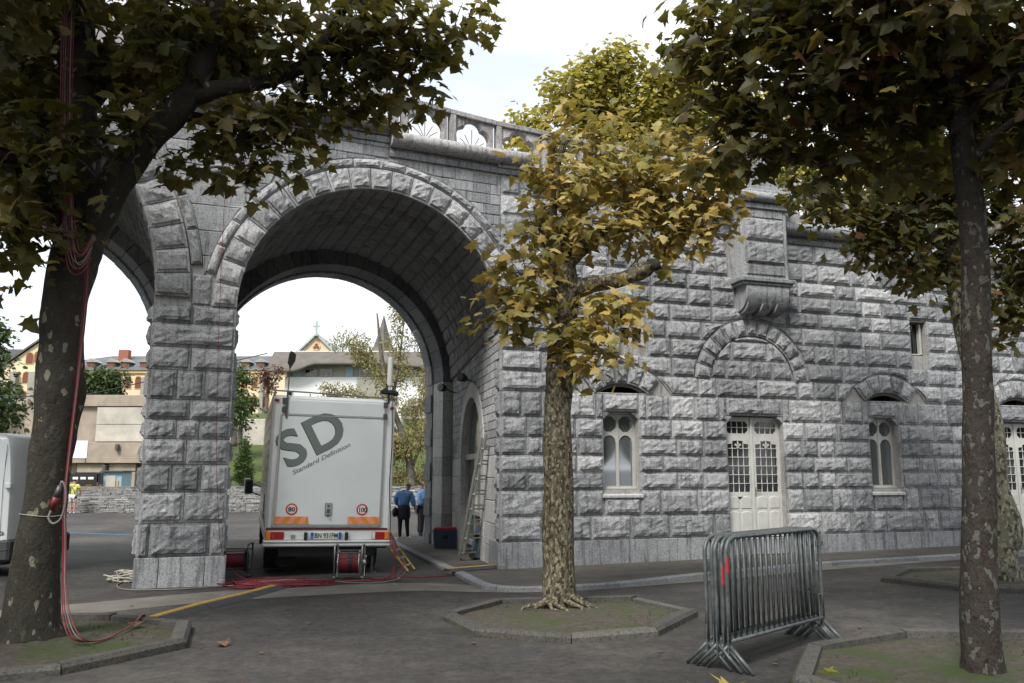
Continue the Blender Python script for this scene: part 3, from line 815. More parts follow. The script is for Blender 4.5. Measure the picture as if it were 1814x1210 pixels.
# vault stones
def vault_stones(T, L, rad, a_lo, a_hi, seed, hrow=.25, wst=.48):
    r = random.Random(seed); na = int((a_hi - a_lo) * rad / hrow)
    for k in range(na):
        b0 = a_lo + (a_hi - a_lo) * k / na; b1 = a_lo + (a_hi - a_lo) * (k + 1) / na
        t = r.uniform(0, .03) + .0
        x = 0.004
        while x < .985:
            w = r.uniform(.7, 1.3) * wst / L; x1 = min(x + w, .995)
            if x1 > .95: x1 = .995
            g = r.uniform(.002, .004); ga = .012 / rad
            dd = [r.uniform(-.004, .03) for _ in range(4)]
            v = []
            ts = (x + g * .6, x1 - g * .6); aa = (b0 + ga * .6, b1 - ga * .6)
            for (tt, a_), d in zip(((ts[0], aa[0]), (ts[1], aa[0]), (ts[1], aa[1]), (ts[0], aa[1])), dd): v.append(T(tt, a_, .06))
            v2 = []
            for (tt, a_) in ((ts[0], aa[0]), (ts[1], aa[0]), (ts[1], aa[1]), (ts[0], aa[1])): v2.append(T(tt, a_, .012))
            tm, am = (ts[0] + ts[1]) / 2, (aa[0] + aa[1]) / 2
            q = .72
            v3 = [T(tm + (tt - tm) * q, am + (a_ - am) * q, -d) for (tt, a_), d in zip(((ts[0], aa[0]), (ts[1], aa[0]), (ts[1], aa[1]), (ts[0], aa[1])), dd)]
            V = v + v2 + v3
            F = [(j, (j + 1) % 4, 4 + (j + 1) % 4, 4 + j) for j in range(4)] + [(4 + j, 4 + (j + 1) % 4, 8 + (j + 1) % 4, 8 + j) for j in range(4)] + [(8, 9, 10, 11)]
            c = T(tm, am, 0)
            def make(mbb, V=V, F=F):
                if mbb is None: centred('vault_stone', V, F, M['stone_vault'], via)
                else: mbb.add(V, F)
                return M['stone_vault']
            PV.add('vault_stone', c, .12, make)
            x = x1
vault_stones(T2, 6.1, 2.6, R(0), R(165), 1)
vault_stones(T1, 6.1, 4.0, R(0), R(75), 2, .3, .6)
# rear rings and rear pilasters
def rear_ring(F, cS, cz, r_in, r_out, n0, n1, a_lo, a_hi, cnt, jambs):
    def fn(S, z, d):      # d towards the camera from the ring's face
        c, s = F['c'], F['s']; n = n0 - d
        return (F['o'][0] + (S - F['s0']) * c - s * n, F['o'][1] + (S - F['s0']) * s + c * n, z)
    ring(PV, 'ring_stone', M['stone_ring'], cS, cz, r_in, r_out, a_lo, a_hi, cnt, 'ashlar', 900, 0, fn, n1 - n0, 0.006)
    for sd in jambs:
        z = -.3; k = 0
        while z < cz - .05:
            h = min(.47, cz - z)
            if cz - z - h < .2: h = cz - z
            a, b = (cS + r_in, cS + r_out + .6) if sd > 0 else (cS - r_out - .1, cS - r_in)
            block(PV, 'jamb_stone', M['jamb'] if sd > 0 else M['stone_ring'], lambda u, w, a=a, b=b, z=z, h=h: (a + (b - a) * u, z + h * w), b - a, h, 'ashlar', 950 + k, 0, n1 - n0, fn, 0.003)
            z += h; k += 1
    # rock-faced quoins of the far side, seen edge-on past the ring
    def fn2(S, z, d): return fn(S, z, -(n1 - n0) + d)
    ring(PV, 'rear_voussoir', M['stone'], cS, cz, r_in - .05, r_out + .2, a_lo, a_hi, cnt - 4, 'ashlar', 990, -.02, fn2, 0.5, 0.004, 0.02)
    for sd in jambs:
        z = -.3; k = 0
        while z < cz - .05:
            h = min(.44, cz - z)
            ins = (.07, .02, .06, .03)[k % 4]
            a, b = (cS + r_in - ins, cS + r_out + .4) if sd > 0 else (cS - r_out - .4, cS - r_in + ins)
            block(PV, 'rear_quoin', M['stone'], lambda u, w, a=a, b=b, z=z, h=h: (a + (b - a) * u, z + h * w), b - a, h, 'ashlar', 970 + k, -.02, 0.5, fn2, 0.003)
            z += h; k += 1
rear_ring(FA, 2.84, 3.94, 2.76, 3.38, 6.0, 6.75, R(0), R(180), 21, (1, -1))
rear_ring(F1, -2.8, 4.3, 2.70, 3.12, 5.3, 5.95, R(0), R(180), 22, (1,))
# body above the vaults: top slab and rear faces
mb = MB()
def rear_pt(S, z, d=0):
    F = FA if S > -1.3 else F1; return F['fn'](S, z, -(NL + .1) + d)
strip_wall(mb, -.05, 5.9, lambda S: 3.96 + math.sqrt(max(2.86 ** 2 - (S - 2.84) ** 2, 0)), 8.0, 0, 30, rear_pt)
v = [fac(-12, 7.45, -.2), fac(-1.24, 7.45, -.2), fac(SB, 7.3, -.2), FA['fn'](5.9, 7.3, -NL - .1), FA['fn'](-1.5, 7.45, -NL - .1), F1['fn'](-12, 7.45, -NL - .1)]
mb.add(v, [(0, 1, 2, 3, 4, 5)])
mb.build('road_deck', M['mortar'], via)

# ------------------------------------------------------------------ string course, roll mould and balustrade
def roll_profile(z):      # (d, z) outline of the mouldings, from the wall out
    o = []
    for k in range(9):
        a = -math.pi / 2 + math.pi * k / 8; o.append((0.12 + 0.14 * math.cos(a) * 1.0, z + 0.13 + 0.13 * math.sin(a)))
    return [(0.0, z)] + o + [(-.10, z + .27), (-.10, z)]
def sweep(mb, pts2, S0, S1, fn=fac, seg=.5):
    n = max(1, int(abs(S1 - S0) / seg)); k = len(pts2); v = []; f = []
    for i in range(n + 1):
        S = S0 + (S1 - S0) * i / n
        for d, z in pts2: v.append(fn(S, z, d))
    for i in range(n):
        for j in range(k): f.append((i * k + j, i * k + (j + 1) % k, (i + 1) * k + (j + 1) % k, (i + 1) * k + j))
    f.append(tuple(range(k))); f.append(tuple(range(n * k, n * k + k))[::-1])
    mb.add(v, f)
def mouldings(parent, a, b, z):
    S = a
    first = True
    while S < b - .05:
        e = min(S + 1.05, b)
        mb = MB(); sweep(mb, roll_profile(z), S + .0012, e - .0012)
        o = mb.build('roll_mould', M['stone_warm'] if z > 7 else M['stone_blue'], parent); smooth_angle(o, 50)
        mb = MB(); sweep(mb, [(-.05, z - .17), (.035, z - .17), (.05, z - .12), (.05, z - .07), (.02, z - .05), (.02, z - .004), (-.05, z - .004)], S + .0012, e - .0012)
        mb.build('string_course', M['stone_blue'], parent)
        S = e
def trefoil(th):
    c, s = math.cos(th), math.sin(th)
    best = 0
    def circ_(cx, cy, r):
        b = cx * c + cy * s; q = b * b - (cx * cx + cy * cy - r * r)
        return b + math.sqrt(q) if q > 0 else 0
    for cx, cy, r in ((0, .17, .165), (.15, .02, .17), (-.15, .02, .17)): best = max(best, circ_(cx, cy, r))
    # straight jambs and sill below
    if s < 0: best = max(best, min(.31 / max(abs(c), 1e-6), .20 / max(-s, 1e-6)))
    elif abs(c) > .97: best = max(best, .31)
    return best
def balustrade_panel(parent, S0, S1, mat, dd=0.0, zlow=None):
    """one pierced bay with posts, sloping with the ramp"""
    cS = (S0 + S1) / 2; hw = (S1 - S0) / 2; slope = -0.075
    zt = top_z(cS); H = .80; zc = zt - .47
    bay = empty('balustrade_bay', fac(cS, zt - H, dd)); bay.parent = parent
    m = pinv(parent) @ Matrix.Translation(fac(cS, zt - H, dd)) @ Matrix.Rotation(frame_at(cS)['rz'], 4, 'Z')
    bay.location = m.to_translation(); bay.rotation_euler = m.to_euler()
    PM[bay.name] = Matrix.Translation(fac(cS, zt - H, dd)) @ Matrix.Rotation(frame_at(cS)['rz'], 4, 'Z')
    me = bay_mesh(round(hw, 3), mat)
    F = frame_at(cS)
    base = MB(); zb = (zlow if zlow is not None else zt - H - .2)
    v = []
    for (d0, d1, z0_, z1_) in ((-.12, .08, zb, zt - H - .01),):
        a0, a1 = cS - hw + .002, cS + hw - .002
        v = [fac(a0, z0_, d1), fac(a1, z0_, d1), fac(a1, z1_ + slope * hw, d1), fac(a0, z1_ - slope * hw, d1), fac(a0, z0_, d0), fac(a1, z0_, d0), fac(a1, z1_ + slope * hw, d0), fac(a0, z1_ - slope * hw, d0)]
    base.add(v, [(0, 1, 2, 3), (4, 7, 6, 5), (3, 2, 6, 7), (0, 3, 7, 4), (1, 5, 6, 2), (0, 4, 5, 1)])
    base.build('base_stone', mat, bay)
    for nm, mm, mtt in me: o = link(nm, mm, bay, None, local=True)
BAY = {}
def bay_mesh(hw, mat):
    key = (hw, mat.name)
    if key in BAY: return BAY[key]
    slope = -0.075; H = .80; cz = H - .47
    N = 64; out = []
    def sh(x, y, z): return (x, y, z + slope * x)
    # pierced panel: outer rectangle against the trefoil, front at y=-.0, back at y=.12
    ow = hw - .055; z0, z1 = 0.0, H - .11
    inn = []; outr = []
    for k in range(N):
        th = 2 * math.pi * k / N; r = trefoil(th); c, s = math.cos(th), math.sin(th)
        inn.append((r * c, cz + r * s))
        tx = ow / abs(c) if abs(c) > 1e-6 else 1e9
        tz = ((z1 - cz) if s > 0 else (cz - z0)) / abs(s) if abs(s) > 1e-6 else 1e9
        t = min(tx, tz); outr.append((t * c, cz + t * s))
    v = []
    for y in (0.0, 0.13):
        v += [sh(x, y, z) for x, z in outr]
        v += [sh(x * (1.0 if y else 1.13), y, cz + (z - cz) * (1.0 if y else 1.13)) for x, z in inn]
    v += [sh(x, 0.045, z) for x, z in inn]
    f = []
    for k in range(N):
        j = (k + 1) % N
        f.append((k, N + k, N + j, j)); f.append((2 * N + k, 2 * N + j, 3 * N + j, 3 * N + k))
        f.append((N + k, 4 * N + k, 4 * N + j, N + j)); f.append((4 * N + k, 3 * N + k, 3 * N + j, 4 * N + j))
        f.append((k, j, 2 * N + j, 2 * N + k))
    me = mesh('pierced_panel', v, f, mat); fix_normals(me); out.append(('pierced_panel', me, mat))
    b = MB(); b.box(-hw + .002, hw - .002, -.05, .17, H - .10, H, .012); b.v = [sh(*p) for p in b.v]; me = mesh('coping', b.v, b.f, mat); fix_normals(me); out.append(('coping', me, mat))
    for sx in (-1,):
        b = MB(); b.box(sx * hw + .002, sx * hw + .11, -.05, .15, -.12, H - .104, .01); b.v = [sh(*p) for p in b.v]; me = mesh('post', b.v, b.f, mat); fix_normals(me); out.append(('post', me, mat))
    b = MB()
    for a in (90, 62, 38, 118, 142): b.cyl((0, .07, cz - .20), (math.cos(R(a)) * (.40 if a == 90 else .31), .07, cz - .20 + math.sin(R(a)) * (.40 if a == 90 else .31)), .008, 5)
    b.v = [sh(*p) for p in b.v]; me = mesh('iron_spokes', b.v, b.f, M['dark_steel']); out.append(('iron_spokes', me, M['dark_steel']))
    BAY[key] = out; return out
for a, b, z in STEPS:
    mouldings(via, a, b, z)
S = -6.0
posts = []
S = 3.61 - .93 * 10
while S < 9.0:
    if not (S < -1.24 < S + .93) or True:
        stp = min(str_top(S + .05), str_top(S + .88)) + .2
        balustrade_panel(via, S, S + .93, M['stone_warm'], -.05, stp)
    S += .93
S = 10.85
while S < 19.8:
    stp = min(str_top(S + .05), str_top(S + .88)) + .2
    balustrade_panel(via, S, S + .93, M['stone_warm'], -.05, stp)
    S += .93
PV.flush()

# ------------------------------------------------------------------ the stone building to the right
bld = empty('stone_building', fac(SB + 5, 0, 0), 'long grey rock-faced stone building with white double doors and low twin-light windows', 'building', rz=0)
PB_ = Pieces(bld)
CB = [0.44, 0.88, 1.34, 1.67, 1.975, 2.30, 2.67, 3.135, 3.515, 3.89, 4.27, 4.63, 4.96, 5.30, 5.61, 6.02, 6.45, 6.85, 7.2]
END = 15.5                                   # in metres along the wall from the corner
W1 = (2.03, 2.76, 1.34, 2.80); W2 = (8.10, 8.84, 1.33, 2.80)
D1 = (4.68, 5.98, 0.30, 2.78); D2 = (11.56, 12.86, 0.30, 2.78)
U1 = (2.42, 2.99, 4.10, 4.89); U2 = (9.36, 9.80, 4.18, 4.93)
LUN = (2.41, 8.57, 12.2)
LR, LCZ = .856, 2.484                        # radius and centre height of the small relieving arches
BA = (5.32, 3.42)                            # blind arch over the door
PIL = (4.88, 6.12)
def B(s): return SB + s
def fb(S, z, d): return FB['fn'](S, z, d)
def b_step(s): return str_top(B(s))
rr = random.Random(11)
openings = [W1, W2, D1, D2, U1, U2]
sd_ = 0
for k in range(len(CB) - 1):
    z0, z1 = CB[k], CB[k + 1]
    cut = [(0.0, 0.0)]
    for a, b, c, d in openings:
        if c < z1 - .06 and d > z0 + .06: cut.append((a, b))
    if z0 == 2.67:                            # lintels take the place of the course
        cut += [(a - .16, b + .16) for a, b, c, d in (W1, W2, D1, D2)]
    if z0 == .88: cut += [(W1[0] - .02, W1[1] + .02), (W2[0] - .02, W2[1] + .02)]
    if 4.9 < z0 < 5.4: cut.append((4.98, 6.02))
    if z0 >= 5.4: cut.append((4.86, 6.14))
    cut = sorted(cut)
    lim = [0.0]
    segs = []; x = 0.0
    for a, b in cut:
        if a > x: segs.append((x, a))
        x = max(x, b)
    if x < END: segs.append((x, END))
    circles = [(B(c), LCZ, 1.25) for c in LUN if z1 > 3.12 and z0 < 3.75]
    if z0 > 3.42 and z0 < 4.8: circles.append((B(BA[0]), BA[1], 1.325))
    for cs, cz, R_ in circles:
        if z1 - cz < R_ and z0 > 3.1:
            w1 = math.sqrt(max(R_ * R_ - max(z1 - cz, 0) ** 2, 0)); cut.append((cs - SB - w1, cs - SB + w1))
    cut = sorted(cut)
    segs = []; x = 0.0
    for a, b in cut:
        if a > x: segs.append((x, a))
        x = max(x, b)
    if x < END: segs.append((x, END))
    for a, b in segs:
        for s0, s1 in row_split(a, b, rr):
            top = min(b_step(s0 + .05), b_step(s1 - .05)) - .17
            if z0 > top - .06: continue
            zz = min(z1, top); sd_ += 1
            nearc = False
            for cs, cz, R_ in circles:
                dx = max(0, max(B(s0) - cs, cs - B(s1)))
                if dx < R_ and math.hypot(dx, max(z0 - cz, 0)) < R_ and (z0 > 3.1): nearc = True
            mt = M['stone'] if rr.random() < .8 else M['stone_pale']
            if nearc:
                # fully inside a ring: belongs to the tympanum or is swallowed by the ring
                ins = all(math.hypot(q - cs, zc_ - cz) < R_ for q in (B(s0), B(s1)) for zc_ in (z0, zz) for cs, cz, R_ in circles[-1:]) if circles else False
                clip_block(PB_, 'stone_block', mt, B(s0), B(s1), z0, zz, [c for c in circles if abs((B(s0) + B(s1)) / 2 - c[0]) < c[2] + .5], 'rock', sd_, fb, dout=.006)
            else:
                rect_block(PB_, 'stone_block', mt, FB, B(s0), B(s1), z0, zz, 'rock', sd_, .006)
# tympanum stones of the blind arch
for z0, z1, xs_ in ((3.515, 3.89, (-.98, -.62, -.05, .45, .98)), (3.89, 4.27, (-.98, -.48, .36, .98)), (4.27, 4.40, (-.4, .4))):
    for i in range(len(xs_) - 1):
        clip_block(PB_, 'tympanum_stone', M['stone'], B(BA[0] + xs_[i]), B(BA[0] + xs_[i + 1]), z0, z1, [], 'rock', 40 + i, fb, inside=(B(BA[0]), BA[1], .975), dout=.006)
ring(PB_, 'voussoir', M['stone'], B(BA[0]), BA[1], .98, 1.32, R(4), R(176), 13, 'rock', 60, .03, fb)
for c in LUN:
    ring(PB_, 'voussoir', M['stone'], B(c), LCZ, LR, 1.24, R(50), R(130), 5, 'rock', int(c * 10), .03, fb)
# lintels, sills and quoin returns
for a, b, c, d in (W1, W2):
    rect_block(PB_, 'lintel_stone', M['stone'], FB, B(a), B(b), d, 3.135, 'rock', 1, .012)
    for s0, s1 in ((a - .16 - .0, a), (b, b + .16)): rect_block(PB_, 'lintel_shoulder', M['stone'], FB, B(s0), B(s1), 2.67, 3.135, 'rough', 3, .01)
    rect_block(PB_, 'sill_stone', M['stone'], FB, B(a + .0), B(b - .0), .88, 1.20, 'rock', 2, .01)
    mb = MB(); v = [fb(B(a - .05), 1.20, .05), fb(B(b + .05), 1.20, .05), fb(B(b + .05), 1.24, .05), fb(B(a - .05), 1.24, .05), fb(B(a - .05), 1.335, -.2), fb(B(b + .05), 1.335, -.2), fb(B(a - .05), 1.20, -.2), fb(B(b + .05), 1.20, -.2)]
    mb.add(v, [(0, 1, 2, 3), (3, 2, 5, 4), (0, 3, 4, 6), (1, 7, 5, 2)]); mb.build('window_ledge', M['jamb'], bld)
for a, b, c, d in (D1, D2):
    rect_block(PB_, 'lintel_stone', M['stone'], FB, B(a + .0), B(b - .0), d, 3.135, 'rock', 4, .012)
    for s0, s1 in ((a - .16, a), (b, b + .16)): rect_block(PB_, 'lintel_shoulder', M['stone'], FB, B(s0), B(s1), 2.67, 3.135, 'rough', 3, .01)
# little curved brackets under the lintel ends
def bracket(s, z, sgn, w=.13, h=.14):
    poly = [(0, 0), (w, 0), (w, -.03), (w * .62, -.06), (w * .35, -.09), (0, -h)]
    v = [fb(B(s + sgn * x), z + y, .0) for x, y in poly] + [fb(B(s + sgn * x), z + y, -.17) for x, y in poly]
    n = len(poly); mb = MB(); mb.add(v, [tuple(range(n)), tuple(range(n, 2 * n))[::-1]] + [(i, (i + 1) % n, (i + 1) % n + n, i + n) for i in range(n)])
    mb.build('bracket', M['stone_blue'], bld)
for a, b, c, d in (W1, W2, D1, D2): bracket(a, d - .004, 1); bracket(b, d - .004, -1)
# plinth: long smooth stones following the rising pavement
x = 0.0; k = 0
while x < END:
    x1 = min(x + rr.choice([.8, 1.0, 1.2, .9]), END)
    for dd in (D1, D2):
        if x < dd[0] < x1: x1 = dd[0]
        if dd[0] <= x < dd[1] - .01: x = dd[1]; x1 = x + .9
    rect_block(PB_, 'plinth_stone', M['stone_blue'], FB, B(x), B(x1), -.12, .44, 'ashlar', k % 3, .03, .1, .003); x = x1; k += 1
# quoin return on the arch side of the corner, then smooth stones and rubble of the inner wall
aw = math.degrees(math.atan2(14.93 - 20.76, -.22 + 1.5))
LW = math.hypot(1.28, 5.83)
FI = fr((-1.5, 20.76), aw, 0.0)               # runs from the rear to the front corner
QK = [0.44] + CB[1:9]
for k in range(8):
    rect_block(PB_, 'quoin_return', M['stone'], FI, LW - (.30 if k % 2 else .40), LW - .006, QK[k], QK[k + 1], 'rock', 70 + k, -.01)
rect_block(PB_, 'plinth_stone', M['stone_blue'], FI, LW - .9, LW - .0, -.12, .44, 'ashlar', 1, .022, .1, .003)
DC, DR, DZ = LW - 3.2, 1.28, 2.0              # arched doorway in the inner wall
zq = -.12
def inner_row(z0, z1, mat, style, lo, hi, nm):
    if z1 - z0 < .05: return
    segs = []
    hi_s = LW - (.42 if z0 < 3.8 else .02)
    if z1 > 3.8: hi_s = LW - .02
    if z0 < DZ + DR + .34:
        r_ = DR + .34
        w = r_ if z1 <= DZ + .02 else math.sqrt(max(r_ * r_ - max((z0 + z1) / 2 - DZ, 0) ** 2, 0))
        segs = [(0.0, DC - w), (DC + w, hi_s)]
    else: segs = [(0.0, hi_s)]
    for a, b in segs:
        if b - a < .08: continue
        for s0, s1 in row_split(a, b, rr, lo, hi): rect_block(PB_, nm, mat, FI, s0, s1, z0, z1, style, int(s0 * 9), -.02, .05, .005)
for z0 in np.arange(-.12, 1.99, .42): inner_row(z0, min(z0 + .42, 1.98), M['jamb'], 'ashlar', .6, 1.0, 'dressed_stone')
z0 = 1.98
while z0 < 4.2:
    inner_row(z0, z0 + .16, M['stone_pale'], 'ashlar', .22, .42, 'rubble_stone'); z0 += .16
ring(PB_, 'door_voussoir', M['jamb'], DC, DZ, DR, DR + .33, R(0), R(180), 9, 'ashlar', 5, .0, FI['fn'], .45, .003)
for sdn in (-1, 1):
    for z0 in np.arange(-.12, 1.99, .53):
        a, b = (DC - DR - .33, DC - DR) if sdn < 0 else (DC + DR, DC + DR + .33)
        block(PB_, 'door_jamb_stone', M['jamb'], lambda u, w, a=a, b=b, z0=z0: (a + (b - a) * u, z0 + .53 * w), .33, .53, 'ashlar', 8, .0, .45, FI['fn'], .003)
# mortar faces with the openings left out
def wall_grid(mb, fn, S0, S1, z0, z1, holes, d, dS=0.0):
    xs_ = sorted({S0, S1, *[h for o in holes for h in o[:2]]}); zs = sorted({z0, z1, *[h for o in holes for h in o[2:]]})
    xs_ = [x for x in xs_ if S0 <= x <= S1]; zs = [z for z in zs if z0 <= z <= z1]
    for i in range(len(xs_) - 1):
        for j in range(len(zs) - 1):
            mx_, mz_ = (xs_[i] + xs_[i + 1]) / 2, (zs[j] + zs[j + 1]) / 2
            if any(o[0] < mx_ < o[1] and o[2] < mz_ < o[3] for o in holes): continue
            mb.add([fn(xs_[i], zs[j], d), fn(xs_[i + 1], zs[j], d), fn(xs_[i + 1], zs[j + 1], d), fn(xs_[i], zs[j + 1], d)], [(0, 1, 2, 3)])
holes = [(B(a), B(b), c, d) for a, b, c, d in openings]
lunh = [(B(c - .56), B(c + .56), 3.155, 3.34) for c in LUN]
mb = MB()
wall_grid(mb, fb, SB + .001, B(5.49), -.3, 7.0, holes + lunh, -.018)
strip_wall(mb, SB + .001, B(.535), 7.0, 7.5, -.018, 2)
strip_wall(mb, B(.535), B(2.59), 7.0, 7.3, -.018, 2)
wall_grid(mb, fb, B(5.49), B(END), -.3, 6.45, holes + lunh, -.018)
for c in LUN:                                 # fill above the segmental openings
    n = 12; v = []
    for k in range(n + 1):
        q = -.56 + 1.12 * k / n; v += [fb(B(c + q), LCZ + math.sqrt(LR * LR - min(abs(q), .55) ** 2), -.018), fb(B(c + q), 3.34, -.018)]
    mb.add(v, [(2 * k, 2 * k + 2, 2 * k + 3, 2 * k + 1) for k in range(n)])
# reveals
def reveal(mb, fn, a, b, c, d, depth, front=-.018):
    p = [(a, c), (b, c), (b, d), (a, d)]
    v = [fn(x, z, front) for x, z in p] + [fn(x, z, -depth) for x, z in p]
    mb.add(v, [(i, (i + 1) % 4, (i + 1) % 4 + 4, i + 4) for i in range(4)])
for h in holes: reveal(mb, fb, *h, .34)
for h in lunh: reveal(mb, fb, *h, .5)
wall_grid(mb, FI['fn'], 0.0, LW, -.3, 5.3, [(DC - DR, DC + DR, -.3, DZ + DR)], -.035)
n = 24; v = []
for k in range(n + 1):
    a = math.pi * k / n; v += [FI['fn'](DC + DR * math.cos(a), DZ + DR * math.sin(a), -.035), FI['fn'](DC + DR * math.cos(a), DZ + DR, -.035)]
mb.add(v, [(2 * k, 2 * k + 2, 2 * k + 3, 2 * k + 1) for k in range(n)])
mb.build('wall', M['mortar'], bld)
# body of the building behind the faces: side, back, roof, and a dark room
mb = MB()
q = [fb(SB + .001, 0, -.02), fb(B(END), 0, -.02), fb(B(END), 0, -9), fb(B(1.9), 0, -9)]
q = [(x, y) for x, y, _ in q]
fx = FI['fn'](0, 0, -.4)[:2]
pts = [fb(B(.5), 0, -.45)[:2], q[1], q[2], q[3], fx]
v = [(x, y, 6.4) for x, y in pts]; mb.add(v, [(0, 1, 2, 3, 4)])
for i in range(1, 4):
    a, b = pts[i], pts[i + 1]; mb.add([(a[0], a[1], -.4), (b[0], b[1], -.4), (b[0], b[1], 6.4), (a[0], a[1], 6.4)], [(0, 1, 2, 3)])
a, b = fb(SB + .02, 0, -.02)[:2], fb(B(5.49), 0, -.02)[:2]; c_, d_ = fb(B(5.49), 0, -4)[:2], fb(B(.6), 0, -4)[:2]
mb.add([(*a, 6.99), (*b, 6.99), (*c_, 6.99), (*d_, 6.99)], [(0, 1, 2, 3)])
mb.add([(*b, 6.4), (*b, 7.0), (*c_, 7.0), (*c_, 6.4)], [(0, 1, 2, 3)])
mb.build('roof_slab', M['mortar'], bld)
# windows and doors -------------------------------------------------------------
def local_mb(): return MB()
def holder(name, s, z, d, rz_=None):
    o = empty(name, fb(B(s), z, d)); o.parent = bld
    m = pinv(bld) @ Matrix.Translation(fb(B(s), z, d)) @ Matrix.Rotation(FB['rz'], 4, 'Z'); o.location = m.to_translation(); o.rotation_euler = m.to_euler()
    PM[o.name] = Matrix.Translation(fb(B(s), z, d)) @ Matrix.Rotation(FB['rz'], 4, 'Z'); return o
def curve_fill(name, loops, depth, mat, parent, loc, local=True, kind=None, bevel=0.0):
    """flat plate with holes, extruded; loops of (x, z)"""
    cu = bpy.data.curves.new(name, 'CURVE'); cu.dimensions = '2D'; cu.fill_mode = 'BOTH'; cu.extrude = depth / 2; cu.bevel_depth = bevel
    for lp in loops:
        sp = cu.splines.new('POLY'); sp.points.add(len(lp) - 1); sp.use_cyclic_u = True
        for i, (x, z) in enumerate(lp): sp.points[i].co = (x, z, 0, 1)
    to = bpy.data.objects.new('tmp', cu); COL.objects.link(to)
    dg = bpy.context.evaluated_depsgraph_get()
    me = bpy.data.meshes.new_from_object(to.evaluated_get(dg)); bpy.data.objects.remove(to); bpy.data.curves.remove(cu)
    me.name = name; me.transform(Matrix.Rotation(R(90), 4, 'X')); me.materials.clear(); me.materials.append(mat)
    return link(name, me, parent, None, loc, 0, (1, 1, 1), local)
def octa(cx, cz, r): return [(cx + r * math.cos(R(22.5 + 45 * k)) , cz + r * 1.02 * math.sin(R(22.5 + 45 * k))) for k in range(8)]
def arched(x0, x1, z0, z1, rise, n=10):
    o = [(x0, z0), (x1, z0)]
    for k in range(n + 1):
        t = k / n; x = x1 + (x0 - x1) * t; o.append((x, z1 - rise + rise * math.sqrt(max(0, 1 - (2 * t - 1) ** 2)) ** 1.2))
    return o
def rectl(x0, x1, z0, z1): return [(x0, z0), (x1, z0), (x1, z1), (x0, z1)]
def twin_window(w):
    a, b, c, d = w; W, H = b - a, d - c
    h = holder('twin_window', (a + b) / 2, c, -.20)
    loops = [rectl(-W / 2, W / 2, 0, H)]
    for s in (-1, 1):
        cx = s * W * .232; hw = W * .197
        loops.append(arched(cx - hw, cx + hw, .07, H * .70, .15)); loops.append(octa(cx, H * .845, hw * 1.08))
    curve_fill('frame', loops, .05, M['cream_frame'], h, (0, 0, 0))
    mb = MB(); mb.box(-W / 2 + .01, W / 2 - .01, -.006, .02, .02, H - .02); mb.build('pane', M['glass_mirror'], h, local=True)
    mb = MB(); mb.box(-.022, .022, -.045, -.026, .03, H - .05, .006); mb.build('meeting_rail', M['cream_frame'], h, local=True)
    mb = MB(); mb.box(-W / 2 - .0, W / 2 + .0, -.075, -.026, .0, .05, .01); mb.build('sill', M['cream_frame'], h, local=True)
twin_window(W1); twin_window(W2)
def small_window(w, open_):
    a, b, c, d = w; W, H = b - a, d - c
    h = holder('small_window', (a + b) / 2, c, -.16)
    mb = MB(); mb.box(-W / 2 + .01, W / 2 - .01, .04, .05, .01, H - .01); mb.build('pane', M['glass_dark'], h, local=True)
    loops = [rectl(-W / 2, W / 2, 0, H)]
    if open_:
        loops.append(rectl(-W / 2 + .03, W / 2 - .06, .04, H - .03))
        curve_fill('frame', loops, .04, M['brown_board'], h, (0, 0, 0))
        mb = MB(); mb.box(W / 2 - .10, W / 2 - .05, -.06, .03, .04, H - .03, .005); mb.build('casement', M['cream_frame'], h, local=True)
        mb = MB(); mb.box(-W / 2 + .03, W / 2 - .1, -.03, .0, .035, .06, .004); mb.build('casement_rail', M['cream_frame'], h, local=True)
    else:
        q = (W - .16) / 2
        for i in range(2):
            for j in range(2):
                x0 = -W / 2 + .05 + i * (q + .06); z0_ = .06 + j * (H - .1) / 2
                loops.append(rectl(x0, x0 + q, z0_, z0_ + (H - .1) / 2 - .05))
        curve_fill('frame', loops, .04, M['cream_frame'], h, (0, 0, 0))
small_window(U1, False); small_window(U2, True)
